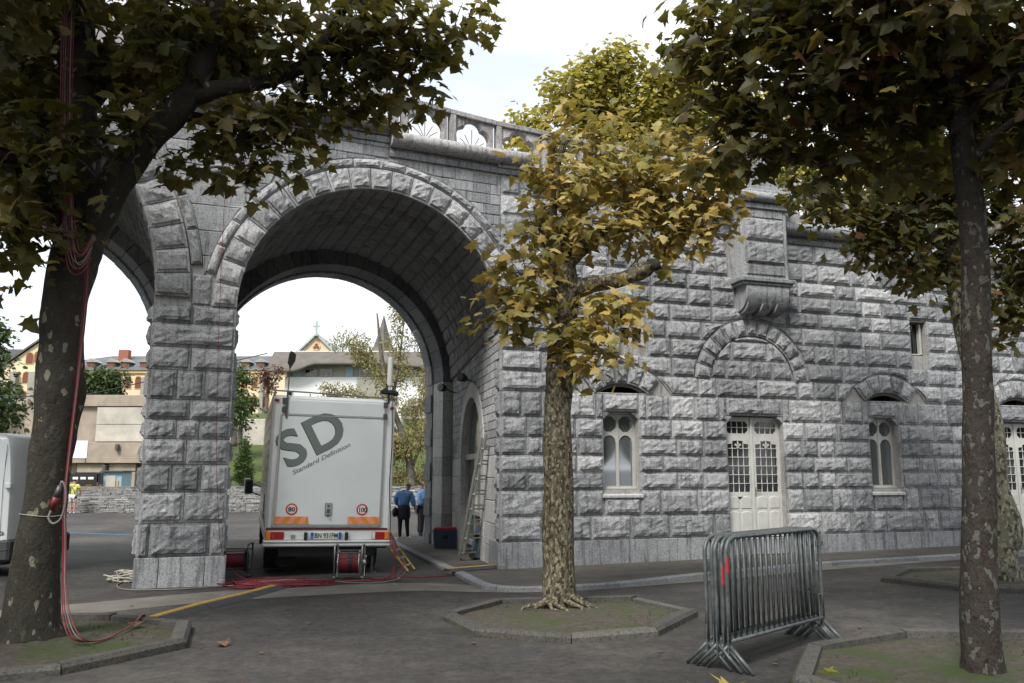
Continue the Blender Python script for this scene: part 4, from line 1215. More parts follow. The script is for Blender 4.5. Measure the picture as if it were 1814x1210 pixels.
def double_door(w, ground):
    a, b, c, d = w; W = b - a; z0 = ground; H = d - z0
    h = holder('double_door', (a + b) / 2, z0, -.17)
    LWd = W / 2
    for sd in (-1, 1):
        leaf = empty('door_leaf', (sd * LWd / 2, 0, 0)); leaf.parent = h; PM[leaf.name] = pworld(h) @ Matrix.Translation((sd * LWd / 2, 0, 0))
        w2 = LWd / 2 - .004
        loops = [rectl(-w2, w2, 0.01, H - .02)]
        gx0, gx1 = -w2 + .075, w2 - .075
        gz0, gz1 = H * .37, H * .80
        nx, nz = 4, 6
        ph = (gx1 - gx0 - .012 * (nx - 1)) / nx; pv = (gz1 - gz0 - .013 * (nz - 1)) / nz
        for i in range(nx):
            for j in range(nz):
                x0 = gx0 + i * (ph + .012); zz = gz0 + j * (pv + .013)
                if j == nz - 1:
                    t = abs((i - 1.5) / 1.5); topz = zz + pv * (1.0 - .45 * t ** 2)
                    loops.append([(x0, zz), (x0 + ph, zz), (x0 + ph, topz - (.015 if i > 1 else 0)), (x0, topz - (.015 if i < 2 else 0))])
                else: loops.append(rectl(x0, x0 + ph, zz, zz + pv))
        for i in range(nx):                     # upper light, clipped corners
            x0 = gx0 + i * (ph + .012)
            e0, e1 = (.06 if i == 0 else 0), (.06 if i == nx - 1 else 0)
            za, zb_ = H * .855, H * .955; zm = (za + zb_) / 2
            loops.append([(x0, za + e0), (x0 + e0, za), (x0 + ph - e1, za), (x0 + ph, za + e1), (x0 + ph, zm - .006), (x0, zm - .006)])
            loops.append([(x0, zm + .006), (x0 + ph, zm + .006), (x0 + ph, zb_ - e1), (x0 + ph - e1, zb_), (x0 + e0, zb_), (x0, zb_ - e0)])
        curve_fill('frame', loops, .045, M['white_paint'], leaf, (0, 0, 0))
        mb = MB(); mb.box(gx0 - .01, gx1 + .01, -.010, .020, gz0 - .02, H * .97); mb.build('pane', M['glass_dark'], leaf, local=True)
        # fleur-de-lis at the crown of the grille
        mb = MB(); zf = gz1 - .16
        mb.prism([(0, .15), (.018, .10), (.012, .06), (-.012, .06), (-.018, .10)], -.034, -.024)
        for t in (-1, 1): mb.prism([(t * .012, .05), (t * .05, .09), (t * .075, .075), (t * .07, .045), (t * .055, .055), (t * .035, .035), (t * .012, .02)], -.033, -.0245)
        mb.box(-.03, .03, -.035, -.0242, .0, .018)
        mb.v = [(x, y, z + zf) for x, y, z in mb.v]; mb.build('fleur_ornament', M['white_paint'], leaf, local=True)
        # lower panels, mouldings proud of the leaf
        for (pz0, pz1) in ((H * .235, H * .335), (.08, H * .215)):
            for t in (-1, 1):
                x0, x1 = (-w2 + .06, -.02) if t < 0 else (.02, w2 - .06)
                mbp = MB(); o = [(x0, pz0), (x1, pz0), (x1, pz1 - .03)] + [(x1 + (x0 - x1) * kk / 6, pz1 - .03 + .03 * math.sin(math.pi * kk / 6)) for kk in range(1, 6)] + [(x0, pz1 - .03)]
                ii = [((x - (x0 + x1) / 2) * .86 + (x0 + x1) / 2, (z - (pz0 + pz1) / 2) * .93 + (pz0 + pz1) / 2) for x, z in o]
                m = len(o); v = [(x, -.0235, z) for x, z in o] + [(x, -.034, z) for x, z in ii]
                mbp.add(v, [(i, (i + 1) % m, (i + 1) % m + m, i + m) for i in range(m)] + [tuple(range(m, 2 * m))]); mbp.build('door_panel', M['white_paint'], leaf, local=True)
        if sd > 0:
            mb = MB(); mb.box(-w2 + .015, -w2 + .05, -.04, -.024, H * .34, H * .41, .004); mb.cyl((-w2 + .03, -.03, H * .385), (-w2 + .03, -.075, H * .385), .009, 8); mb.cyl((-w2 + .03, -.072, H * .385), (-w2 + .13, -.072, H * .385), .008, 8); mb.build('handle', M['steel'], leaf, local=True)
        else:
            mb = MB(); mb.box(-.05, .07, -.032, -.0242, H * .315, H * .33, .002); mb.build('letter_slot', M['black'], leaf, local=True)
            mb = MB(); mb.box(w2 - .028, w2 + .022, -.045, -.026, .02, H - .03, .008); mb.build('cover_strip', M['white_paint'], leaf, local=True)
    mb = MB(); mb.box(-W / 2, W / 2, .06, .10, 0, H); mb.build('door_backing', M['cloth_black'], h, local=True)
double_door(D1, .40); double_door(D2, .40)
# steps of stone under the doors
for a, b, c, d in (D1, D2):
    rect_block(PB_, 'door_step', M['stone_blue'], FB, B(a), B(b), .08, .395, 'ashlar', 2, .0, .35, .002)
# dark vents behind the relieving arches, with a curved metal lip
for c in LUN:
    mb = MB(); mb.add([fb(B(c - .6), 3.1, -.5), fb(B(c + .6), 3.1, -.5), fb(B(c + .6), 3.45, -.5), fb(B(c - .6), 3.45, -.5)], [(0, 1, 2, 3)]); mb.build('vent_back', M['cloth_black'], bld)
    mb = MB(); n = 12; v = []
    for k in range(n + 1):
        q = -.53 + 1.06 * k / n; zt = LCZ + math.sqrt(LR ** 2 - q * q) - .012; v += [fb(B(c + q), zt, .0), fb(B(c + q), max(zt - .05, 3.155), -.03)]
    mb.add(v, [(2 * k, 2 * k + 2, 2 * k + 3, 2 * k + 1) for k in range(n)]); mb.build('vent_lip', M['brown_board'], bld)
    rect_block(PB_, 'vent_sill', M['mortar'], FB, B(c - .58), B(c + .58), 3.13, 3.157, 'ashlar', 1, .005, .4, .001)
PB_.flush()
# arched door in the inner wall: frame, fanlight and glazed leaves
def inner_frame():
    h = empty('arched_door', FI['fn'](DC, .1, -.13)); h.parent = bld
    mm = Matrix.Translation(FI['fn'](DC, .1, -.13)) @ Matrix.Rotation(FI['rz'], 4, 'Z'); m = pinv(bld) @ mm; h.location = m.to_translation(); h.rotation_euler = m.to_euler(); PM[h.name] = mm
    zt = DZ - .1
    n = 20
    out = [(-DR, 0), (DR, 0)] + [(DR * math.cos(math.pi * k / n), zt + DR * math.sin(math.pi * k / n)) for k in range(n + 1)]
    r2 = DR - .09
    fan = [(r2 * math.cos(math.pi * k / n), zt + .07 + (r2 - .03) * math.sin(math.pi * k / n)) for k in range(n + 1)]
    loops = [out, fan, rectl(-r2, -.05, .75, zt - .05), rectl(.05, r2, .75, zt - .05), rectl(-r2, -.05, .1, .66), rectl(.05, r2, .1, .66)]
    curve_fill('frame', loops, .06, M['cream_frame'], h, (0, 0, 0))
    mb = MB(); mb.prism([(x * .98, z) for x, z in out], .03, .04); mb.build('pane', M['glass_green'], h, local=True)
inner_frame()
# tall buttress turret on the wall: shaft, mouldings, curved corbel
PZ = M['stone_blue']
def prof_box(name, s0, s1, z0, z1, d, mat=PZ, bev=.01, nm=None):
    mb = MB(); w = s1 - s0; mb.box(-w / 2, w / 2, -d, .05, 0, z1 - z0, bev)
    m = Matrix.Translation(fb(B((s0 + s1) / 2), z0, 0)) @ Matrix.Rotation(FB['rz'], 4, 'Z'); mb.v = [tuple(m @ Vector(p)) for p in mb.v]
    return mb.build(name, mat, tur)
tur = empty('turret', fb(B(5.5), 4.87, 0)); tur.parent = bld
_m = Matrix.Translation(fb(B(5.5), 4.87, 0)); tur.location = (pinv(bld) @ _m).to_translation(); PM[tur.name] = _m
prof_box('shaft', 4.97, 6.05, 5.52, 7.0, .36, M['stone'])
PT = Pieces(tur)
for i, (z0, z1) in enumerate(((5.60, 5.80), (5.84, 6.28), (6.32, 6.78), (6.80, 6.98))):
    block(PT, 'shaft_stone', M['stone'], lambda u, w, z0=z0, z1=z1: (B(5.06) + .90 * u, z0 + (z1 - z0) * w), .9, z1 - z0, 'ashlar' if i in (0, 3) else 'rough', 80 + i, .375, .03, fb, .004)
PT.flush()
prof_box('moulding', 4.88, 6.14, 5.44, 5.52, .47); prof_box('moulding', 4.93, 6.09, 5.38, 5.44, .43)
# corbel: scrolled quarter round with a carved underside
mb = MB(); n = 10; prof = [(0.0, 5.38), (.40, 5.38)] + [(.05 + .36 * math.cos(R(90) * k / n), 5.28 - .40 * math.sin(R(90) * k / n)) for k in range(n + 1)] + [(0, 4.88)]
sweep(mb, prof, B(5.02), B(6.00), fb, 2.0); o = mb.build('corbel', PZ, tur); smooth_angle(o, 50)
for s0 in (5.06, 5.40, 5.74):
    mb = MB(); prof = [(.0, 5.0)] + [(.08 + .32 * math.cos(R(90) * k / n), 5.10 - .27 * math.sin(R(90) * k / n)) for k in range(2, n + 1)] + [(0, 4.80)]
    sweep(mb, prof, B(s0), B(s0 + .22), fb, 2.0); o = mb.build('corbel_lobe', PZ, tur); smooth_angle(o, 50)
prof_box('cornice', 4.93, 6.09, 6.98, 7.08, .42); 
mb = MB(); prof = [(0.0, 7.12)] + [(.44 + .10 * math.cos(R(-90 + 18 * k)), 7.22 + .10 * math.sin(R(-90 + 18 * k))) for k in range(11)] + [(0, 7.32)]
sweep(mb, prof, B(4.84), B(6.18), fb, 2.0); o = mb.build('cornice_roll', PZ, tur); smooth_angle(o, 50)
prof_box('cornice', 4.95, 6.07, 7.08, 7.12, .38); prof_box('cap_step', 4.92, 6.10, 7.32, 7.40, .40); prof_box('cap_step', 4.97, 6.05, 7.40, 7.50, .33)
prof_box('pedestal', 5.04, 5.98, 7.50, 8.55, .22, M['stone']); prof_box('cap_step', 4.98, 6.04, 8.55, 8.68, .3)
for sg, s0 in ((-1, 5.02), (1, 6.0)):
    mb = MB(); n = 8; poly = [(0, 7.45)] + [(sg * (.42 - .42 * math.sin(R(90) * k / n)), 7.45 + .55 * (1 - math.cos(R(90) * k / n))) for k in range(n + 1)]
    poly = [(0, 7.4), (sg * .42, 7.4)] + [(sg * (.42 * (1 - math.sin(R(90) * k / n))), 7.45 + .6 * (1 - math.cos(R(90) * k / n))) for k in range(1, n + 1)]
    v = [fb(B(s0 + x), z, .1) for x, z in poly] + [fb(B(s0 + x), z, -.1) for x, z in poly]; m = len(poly)
    mb.add(v, [tuple(range(m)), tuple(range(m, 2 * m))[::-1]] + [(i, (i + 1) % m, (i + 1) % m + m, i + m) for i in range(m)]); mb.build('scroll_bracket', PZ, tur)

# ------------------------------------------------------------------ tree pits
def pit(name, pts, label, soil_seed):
    cx = sum(p[0] for p in pts) / len(pts); cy = sum(p[1] for p in pts) / len(pts)
    g0 = lambda x, y: ground_z(x, y)
    t = empty(name, (cx, cy, g0(cx, cy)), label, 'tree pit', 'polygonal tree pits in the asphalt')
    n = len(pts); C_ = Vector((cx, cy))
    A = sum(pts[i][0] * pts[(i + 1) % n][1] - pts[(i + 1) % n][0] * pts[i][1] for i in range(n))
    if A < 0: pts = pts[::-1]
    V = [Vector(p) for p in pts]
    def off(i, w):
        a, b, c = V[i - 1], V[i], V[(i + 1) % n]
        n1 = Vector((-(b - a).y, (b - a).x)).normalized(); n2 = Vector((-(c - b).y, (c - b).x)).normalized()
        m = (n1 + n2).normalized(); return b + m * (w / max(m.dot(n1), .3))
    I = [off(i, .15) for i in range(n)]; I1 = [off(i, .03) for i in range(n)]
    r = random.Random(soil_seed)
    for i in range(n):
        j = (i + 1) % n; L = (V[j] - V[i]).length; k = 1 if L < 1.4 else 2
        for q in range(k):
            a, b = q / k + .006, (q + 1) / k - .006
            dz = r.uniform(-.012, .012); dn = r.uniform(-.008, .008)
            vv = []
            for t_ in (a, b):
                o = V[i].lerp(V[j], t_); o1 = I1[i].lerp(I1[j], t_); ii = I[i].lerp(I[j], t_)
                zz = g0(o.x, o.y) + dz + (dn if t_ == b else 0)
                vv += [(o.x, o.y, zz - .05), (o.x, o.y, zz + .05), (o1.x, o1.y, zz + .085), (ii.x, ii.y, zz + .08), (ii.x, ii.y, zz - .05)]
            ff = [(0, 1, 6, 5), (1, 2, 7, 6), (2, 3, 8, 7), (3, 4, 9, 8), (0, 4, 3, 2, 1), (5, 6, 7, 8, 9)]
            o = centred('kerb_stone', vv, ff, M['pitkerb'], t); fix_normals(o.data)
    # soil: uneven disc
    vv = [(cx, cy, g0(cx, cy) + .055)]; ff = []; rings = 7
    for k in range(1, rings + 1):
        for i in range(n):
            for sub in range(4):
                p = C_.lerp(I[i].lerp(I[(i + 1) % n], sub / 4), k / rings * 1.01)
                vv.append((p.x, p.y, g0(p.x, p.y) + .025 + .04 * (1 - k / rings) + r.uniform(-.008, .012)))
    m = n * 4
    for i in range(m): ff.append((0, 1 + i, 1 + (i + 1) % m))
    for k in range(rings - 1):
        for i in range(m): a = 1 + k * m + i; b = 1 + k * m + (i + 1) % m; ff.append((a, a + m, b + m, b))
    centred('soil', vv, ff, M['soil'], t, True)
    # pebbles and litter lying in the soil
    mb = MB()
    for _ in range(70):
        i = r.randrange(n); p = C_.lerp(I[i].lerp(I[(i + 1) % n], r.random()), math.sqrt(r.random()) * .95); s_ = .004 + .016 * r.random() ** 3
        z = g0(p.x, p.y) + .05
        q = [(p.x + s_ * math.cos(a + r.random()) * r.uniform(.7, 1.3), p.y + s_ * math.sin(a + r.random()) * r.uniform(.7, 1.3), z - .01) for a in (0, 1.57, 3.14, 4.71)]
        mb.add(q + [(p.x, p.y, z + s_ * .7)], [(0, 1, 4), (1, 2, 4), (2, 3, 4), (3, 0, 4)])
    o = mb.build('pebbles', M['pitkerb'], t, kind='stuff')
    # grass and moss tufts at the kerb foot
    mb = MB()
    for _ in range(420):
        i = r.randrange(n); tt = r.random()
        edge = r.random() < .55
        p = V[i].lerp(V[(i + 1) % n], tt) + (V[i] - C_).normalized() * r.uniform(-.01, .025) if edge else C_.lerp(I[i].lerp(I[(i + 1) % n], tt), math.sqrt(r.random()) * .9)
        if edge and math.sin(p.x * 3.1 + p.y * 2.3 + soil_seed) < .2: continue
        if not edge and math.sin(p.x * 2.3 + 1.7 * p.y + soil_seed) < .35: continue
        z = g0(p.x, p.y) + (0 if edge else .04); hgt = r.uniform(.015, .04); a = r.uniform(0, 6.28)
        for q_ in range(2):
            a += 1.3; dx, dy = math.cos(a) * .006, math.sin(a) * .006
            mb.add([(p.x - dx, p.y - dy, z), (p.x + dx, p.y + dy, z), (p.x + r.uniform(-.015, .015), p.y + r.uniform(-.015, .015), z + hgt)], [(0, 1, 2)])
    mb.build('grass_tufts', M['grass'], t, kind='stuff')
    return t
pit('tree_pit', [(-.80, 9.80), (-.38, 8.78), (.58, 8.38), (1.48, 8.68), (2.12, 9.75), (1.62, 10.95), (-.22, 11.0)], 'kerbed polygonal tree pit of soil and moss around the middle tree', 1)
pit('tree_pit', [(-3.45, 9.25), (-3.10, 8.2), (-3.72, 7.15), (-4.75, 6.65), (-6.0, 6.95), (-6.5, 8.2), (-5.9, 9.5), (-4.46, 9.72)], 'kerbed tree pit at the left under the dark trunk with red cables', 2)
pit('tree_pit', [(2.70, 7.94), (2.19, 6.8), (2.7, 5.8), (3.9, 5.4), (5.2, 5.9), (5.7, 7.2), (5.0, 8.35), (3.80, 8.5)], 'kerbed mossy tree pit in the bottom right corner beside the barriers', 3)
pit('tree_pit', [(5.45, 12.55), (6.25, 13.65), (7.8, 13.9), (8.9, 12.9), (8.8, 11.5), (7.4, 10.7), (6.0, 11.3)], 'kerbed tree pit at the right nearer the wall, around the pale rear tree', 5)

# ------------------------------------------------------------------ trees
OUT = [(0, -.06), (.17, .02), (.44, -.02), (.34, .20), (.62, .40), (.30, .46), (.24, .66), (0, 1.0), (-.24, .66), (-.30, .46), (-.62, .40), (-.34, .20), (-.44, -.02), (-.17, .02)]
def leaf_variants():
    out = []
    r = random.Random(5)
    for k in range(4):
        v = [(0, .32, .05)]
        cup = r.uniform(.12, .55); twist = r.uniform(-.2, .2)
        for x, y in OUT:
            v.append((x * r.uniform(.88, 1.12), y * r.uniform(.94, 1.06), -cup * (abs(x) ** 1.3) - .16 * max(0, y - .4) + twist * x * .5 + r.uniform(-.03, .03)))
        v.append((0, -.34, -.03)); v.append((.012, -.34, -.03))
        n = len(OUT); f = [(0, 1 + i, 1 + (i + 1) % n) for i in range(n)] + [(1, n + 1, n + 2)]
        out.append((np.array(v), f))
    return out
LV = leaf_variants()
def small_leaf():
    v = np.array([(0, 0, 0), (.32, .35, -.05), (.22, .8, -.03), (0, 1, -.1), (-.22, .8, -.03), (-.32, .35, -.05)]); return [(v, [(0, 1, 2, 3), (0, 3, 4, 5)])]
SL = small_leaf()
LEAFME = {}
def leaf_cloud(tree, lobes, dens, size, mat, seed, variants=None, singles=300, up=.75, name='foliage', droop=.5, clump=6):
    """leaves spread in lobes; the 300 that show largest are objects of their own, the rest one mass"""
    variants = variants or LV
    r = np.random.default_rng(seed)
    P, Tt, Nn, S_ = [], [], [], []
    for (x, y, z, rad) in lobes:
        n = max(6, int(dens * rad * rad)); nc = max(2, n // clump)
        d = r.normal(size=(nc, 3)); d /= np.linalg.norm(d, axis=1)[:, None]
        cen_ = np.array([x, y, z]) + d * (rad * r.uniform(0, 1, nc)[:, None] ** .45) * np.array([1, 1, .85])
        idx = r.integers(0, nc, n)
        p = cen_[idx] + r.normal(size=(n, 3)) * size * .85
        outw = (p - np.array([x, y, z])); outw /= (np.linalg.norm(outw, axis=1)[:, None] + 1e-6)
        t = r.normal(size=(n, 3)) * .55 + outw * .6; t[:, 2] = t[:, 2] * .4 - droop * r.uniform(.2, 1.2, n)
        nn = r.normal(size=(n, 3)) * .42 + np.array([0, -.12, up]) + outw * .25
        P.append(p); Tt.append(t); Nn.append(nn); S_.append(size * r.uniform(.5, 1.32, n))
    P = np.concatenate(P); Tt = np.concatenate(Tt); Nn = np.concatenate(Nn); S_ = np.concatenate(S_)
    Tt /= np.linalg.norm(Tt, axis=1)[:, None]
    Nn -= Tt * (Nn * Tt).sum(1)[:, None]; Nn /= np.linalg.norm(Nn, axis=1)[:, None]
    Xx = np.cross(Tt, Nn)
    Rm = np.stack([Xx, Tt, Nn], axis=2)           # columns
    n = len(P)
    th = R(9.07)
    fw = P[:, 1] * math.cos(th) + (P[:, 2] - 1.65) * math.sin(th); upv = -P[:, 1] * math.sin(th) + (P[:, 2] - 1.65) * math.cos(th)
    fw = np.maximum(fw, .1); u = 907 + 1460 * P[:, 0] / fw; w = 605 - 1460 * upv / fw
    vis = (u > -10) & (u < 1824) & (w > -10) & (w < 1220)
    score = np.where(vis, 1e3, 0) + S_ / fw * (np.abs((Nn * (P - np.array([0, 0, 1.65]))).sum(1)) / fw * .5 + .5) * 100
    order = np.argsort(-score); sing = order[:singles] if singles else []
    rest = order[singles:]
    for k, i in enumerate(sing):
        vi = int(i) % len(variants); key = (mat.name, vi)
        if key not in LEAFME: LEAFME[key] = mesh('leaf', variants[vi][0], variants[vi][1], mat)
        o = bpy.data.objects.new('leaf', LEAFME[key]); COL.objects.link(o); o.parent = tree
        m4 = Matrix(((*map(float, Rm[i][0]), 0), (*map(float, Rm[i][1]), 0), (*map(float, Rm[i][2]), 0), (0, 0, 0, 1)))
        loc = Vector(P[i]) - pworld(tree).to_translation()
        o.matrix_local = Matrix.Translation(loc) @ m4 @ Matrix.Diagonal((float(S_[i]),) * 3 + (1,))
    VV = []; cnt = 0; loops = []; sizes = []
    base = np.array(pworld(tree).to_translation())
    for vi, (bv, bf) in enumerate(variants):
        ii = rest[rest % len(variants) == vi]
        if len(ii) == 0: continue
        q = np.einsum('nij,kj->nki', Rm[ii], bv) * S_[ii][:, None, None] + (P[ii] - base)[:, None, :]
        VV.append(q.reshape(-1, 3)); k = len(bv)
        fl = np.concatenate([np.array(f) for f in bf]); offs = (np.arange(len(ii)) * k + cnt)[:, None]
        loops.append((fl[None, :] + offs).reshape(-1)); sizes.append(np.tile([len(f) for f in bf], len(ii))); cnt += len(ii) * k
    if cnt:
        VV = np.concatenate(VV); loops = np.concatenate(loops); sizes = np.concatenate(sizes)
        me = bpy.data.meshes.new(name); me.vertices.add(len(VV)); me.vertices.foreach_set('co', VV.astype(np.float32).ravel())
        me.loops.add(len(loops)); me.loops.foreach_set('vertex_index', loops.astype(np.int32))
        me.polygons.add(len(sizes)); st = np.concatenate([[0], np.cumsum(sizes)[:-1]]); me.polygons.foreach_set('loop_start', st.astype(np.int32))
        me.update(calc_edges=True); me.materials.append(mat)
        o = bpy.data.objects.new(name, me); COL.objects.link(o); o.parent = tree; o['kind'] = 'stuff'
def limb(tree, name, path, mat, seed=0, n=12, flare=0.0, bumpy=.05):
    r = random.Random(seed)
    Q = catmull([(x, y, z, rad) for x, y, z, rad in path], 5)
    mb = MB(); mb.tube([q[:3] for q in Q], [max(q[3], .006) for q in Q], n)
    v = []
    for i in range(len(Q)):
        c = Q[i][:3]
        for k in range(n):
            p = np.array(mb.v[i * n + k]); d = p - c
            w = 1 + bumpy * 2.2 * mnoise.noise(Vector((p[0] * 4, p[1] * 4, p[2] * 2.6 + seed))) + bumpy * (math.sin(k * 2 * math.pi / n * 3 + i * .7 + seed) + .7 * math.sin(i * 1.1 + k * 1.3) + r.uniform(-.7, .7))
            if flare and i < 7: w *= 1 + flare * (1 - i / 7) ** 2 * max(0, math.sin(k * 2 * math.pi / n * 2.5 + seed))
            v.append(tuple(c + d * w))
    mb.v = v
    return mb.build(name, mat, tree, True)
def twigs(tree, lobes, mat, seed, per=5, rad=.009):
    r = random.Random(seed); mb = MB()
    for (x, y, z, s) in lobes:
        for _ in range(per):
            a, e = r.uniform(0, 6.28), r.uniform(-.6, 1.2)
            q = Vector((math.cos(a) * math.cos(e), math.sin(a) * math.cos(e), math.sin(e))) * s * .95
            c = Vector((x, y, z)) + Vector((r.uniform(-.3, .3), r.uniform(-.3, .3), -.3)) * s
            m_ = c + q * .5 + Vector((0, 0, .12 * s))
            mb.tube([c, m_, c + q], [rad, rad * .7, rad * .35], 4, False)
    mb.build('twigs', mat, tree, kind='stuff')
def plane_tree(label, base, trunk, limbs, lobes, bark_m, leaf_m, dens, size, seed, group='plane trees in front of the wall', flare=.25, roots=0, extra=()):
    t = empty('plane_tree', base, label, 'tree', group)
    limb(t, 'trunk', trunk, bark_m, seed, 18, flare, .03)
    for i, L in enumerate(limbs): limb(t, 'limb', L, bark_m, seed + i + 1, 10, 0, .05)
    r = random.Random(seed)
    for k in range(roots):
        a = -2.6 + 2.2 * k / max(1, roots - 1) + r.uniform(-.2, .2); rad = trunk[1][3]
        b = Vector((trunk[1][0], trunk[1][1], base[2] + .06)); q = []
        for j in range(6):
            dd = rad * .6 + j * .085; aa = a + .22 * math.sin(j * 1.3 + k)
            q.append((b.x + math.cos(aa) * dd, b.y + math.sin(aa) * dd, b.z + (.15, .09, .045, .02, .0, -.03)[j]))
        mb = MB(); mb.tube(q, [.045, .038, .03, .022, .016, .01], 7); mb.build('root', bark_m, t, True)
    leaf_cloud(t, list(lobes) + list(extra), dens, size, leaf_m, seed)
    twigs(t, lobes, M['bark_plain'], seed)
    return t
LT = [(-4.72, 8.44, -0.05, 0.33), (-4.73, 8.44, 0.21, 0.262), (-4.73, 8.44, 0.75, 0.222), (-4.69, 8.44, 1.50, 0.197), (-4.66, 8.44, 2.0, 0.205), (-4.64, 8.44, 2.5, 0.236), (-4.66, 8.44, 2.8, 0.215), (-4.68, 8.44, 3.27, 0.208), (-4.63, 8.44, 3.81, 0.235), (-4.54, 8.44, 4.24, 0.225), (-4.66, 8.50, 4.89, 0.205), (-4.83, 8.60, 5.91, 0.183), (-4.96, 8.70, 7.00, 0.164), (-5.10, 8.80, 8.14, 0.136)]
LL1 =[(-4.52, 8.44, 4.12, 0.202), (-4.22, 8.35, 4.65, 0.177), (-3.85, 8.25, 5.11, 0.158), (-3.40, 8.10, 5.51, 0.133), (-3.16, 8.00, 6.06, 0.110), (-3.07, 7.90, 6.70, 0.087), (-3.02, 7.80, 7.47, 0.064)]
LL2 =[(-3.37, 8.10, 5.53, 0.111), (-3.00, 8.10, 5.64, 0.089), (-2.62, 8.20, 5.75, 0.073), (-2.26, 8.30, 5.99, 0.063), (-1.97, 8.40, 6.48, 0.052), (-1.69, 8.50, 7.15, 0.035)]
LL3 =[(-4.74, 8.50, 4.89, 0.146), (-5.41, 8.80, 5.67, 0.121), (-5.97, 9.00, 6.25, 0.105), (-6.97, 9.20, 6.86, 0.082)]
LL4 =[(-4.68, 8.40, 4.10, 0.144), (-4.79, 8.00, 4.52, 0.099), (-4.90, 7.60, 4.66, 0.068), (-5.02, 7.20, 4.67, 0.049)]
LL5 =[(-3.61, 8.20, 5.40, 0.073), (-3.03, 8.60, 5.45, 0.053), (-2.52, 9.00, 5.70, 0.037)]
LL6 =[(-4.79, 8.60, 5.45, 0.100), (-4.51, 9.30, 6.92, 0.083), (-4.23, 9.80, 8.15, 0.060)]
CT =[(0.57, 10.40, -0.09, 0.338), (0.57, 10.40, 0.04, 0.235), (0.57, 10.40, 0.21, 0.203), (0.57, 10.40, 1.22, 0.192), (0.57, 10.40, 2.06, 0.178), (0.58, 10.40, 2.62, 0.171), (0.63, 10.40, 3.20, 0.178), (0.67, 10.40, 3.64, 0.171), (0.68, 10.40, 4.09, 0.185), (0.57, 10.40, 4.54, 0.157), (0.46, 10.40, 4.84, 0.128), (0.38, 10.40, 5.06, 0.107)]
CL1 =[(0.68, 10.40, 3.94, 0.135), (1.03, 10.30, 4.03, 0.106), (1.40, 10.30, 4.10, 0.099), (1.68, 10.25, 4.21, 0.105), (1.80, 10.20, 4.27, 0.077)]
CL2 =[(0.67, 10.40, 4.31, 0.107), (1.16, 10.70, 4.78, 0.088), (1.73, 10.90, 5.04, 0.075), (2.45, 11.00, 5.35, 0.053), (2.96, 11.10, 5.71, 0.030)]
CL3 =[(0.50, 10.40, 4.69, 0.071), (0.58, 10.40, 5.46, 0.043), (0.70, 10.40, 6.09, 0.025)]
RT = [(3.79, 7.00, -0.11, 0.248), (3.80, 7.00, 0.06, 0.173), (3.82, 7.00, 0.46, 0.147), (3.89, 7.00, 1.36, 0.130), (4.00, 7.00, 2.79, 0.116), (4.05, 7.00, 3.54, 0.113), (4.05, 7.00, 4.16, 0.108), (4.02, 7.00, 4.74, 0.099), (3.96, 7.00, 5.29, 0.086), (3.94, 7.00, 5.95, 0.074), (3.93, 7.00, 6.81, 0.060)]
RL1 =[(3.99, 7.00, 5.01, 0.067), (3.65, 7.20, 5.33, 0.054), (3.10, 7.40, 5.46, 0.043), (2.41, 7.60, 5.51, 0.031), (1.99, 7.70, 5.65, 0.021)]
RL2 =[(3.97, 7.00, 5.40, 0.062), (3.29, 6.80, 5.72, 0.047), (2.53, 6.60, 6.03, 0.036)]
RL3 =[(4.02, 7.00, 4.74, 0.053), (4.28, 6.80, 5.02, 0.047), (4.83, 6.60, 5.39, 0.032)]
RL4 =[(4.03, 7.00, 4.32, 0.048), (4.22, 6.60, 4.57, 0.036), (4.45, 6.30, 4.58, 0.022)]
QT =[(7.02, 12.10, -0.10, 0.373), (7.00, 12.10, 0.09, 0.257), (6.97, 12.10, 0.52, 0.224), (7.06, 12.10, 0.87, 0.240), (6.98, 12.10, 1.47, 0.191), (7.00, 12.10, 2.29, 0.174), (6.91, 12.10, 2.87, 0.166), (6.80, 12.10, 3.45, 0.157), (6.72, 12.10, 4.14, 0.157), (6.69, 12.10, 4.75, 0.182), (6.66, 12.10, 5.19, 0.207)]
QL1 =[(6.69, 12.10, 5.01, 0.141), (6.17, 12.20, 5.39, 0.100), (5.37, 12.30, 5.79, 0.076), (4.55, 12.40, 6.10, 0.051)]
QL2 =[(6.66, 12.10, 5.10, 0.124), (7.21, 12.40, 6.10, 0.102), (7.62, 12.60, 7.41, 0.069)]
QL3 =[(6.73, 12.10, 4.92, 0.116), (7.23, 11.80, 5.27, 0.081), (7.89, 11.60, 5.64, 0.056)]
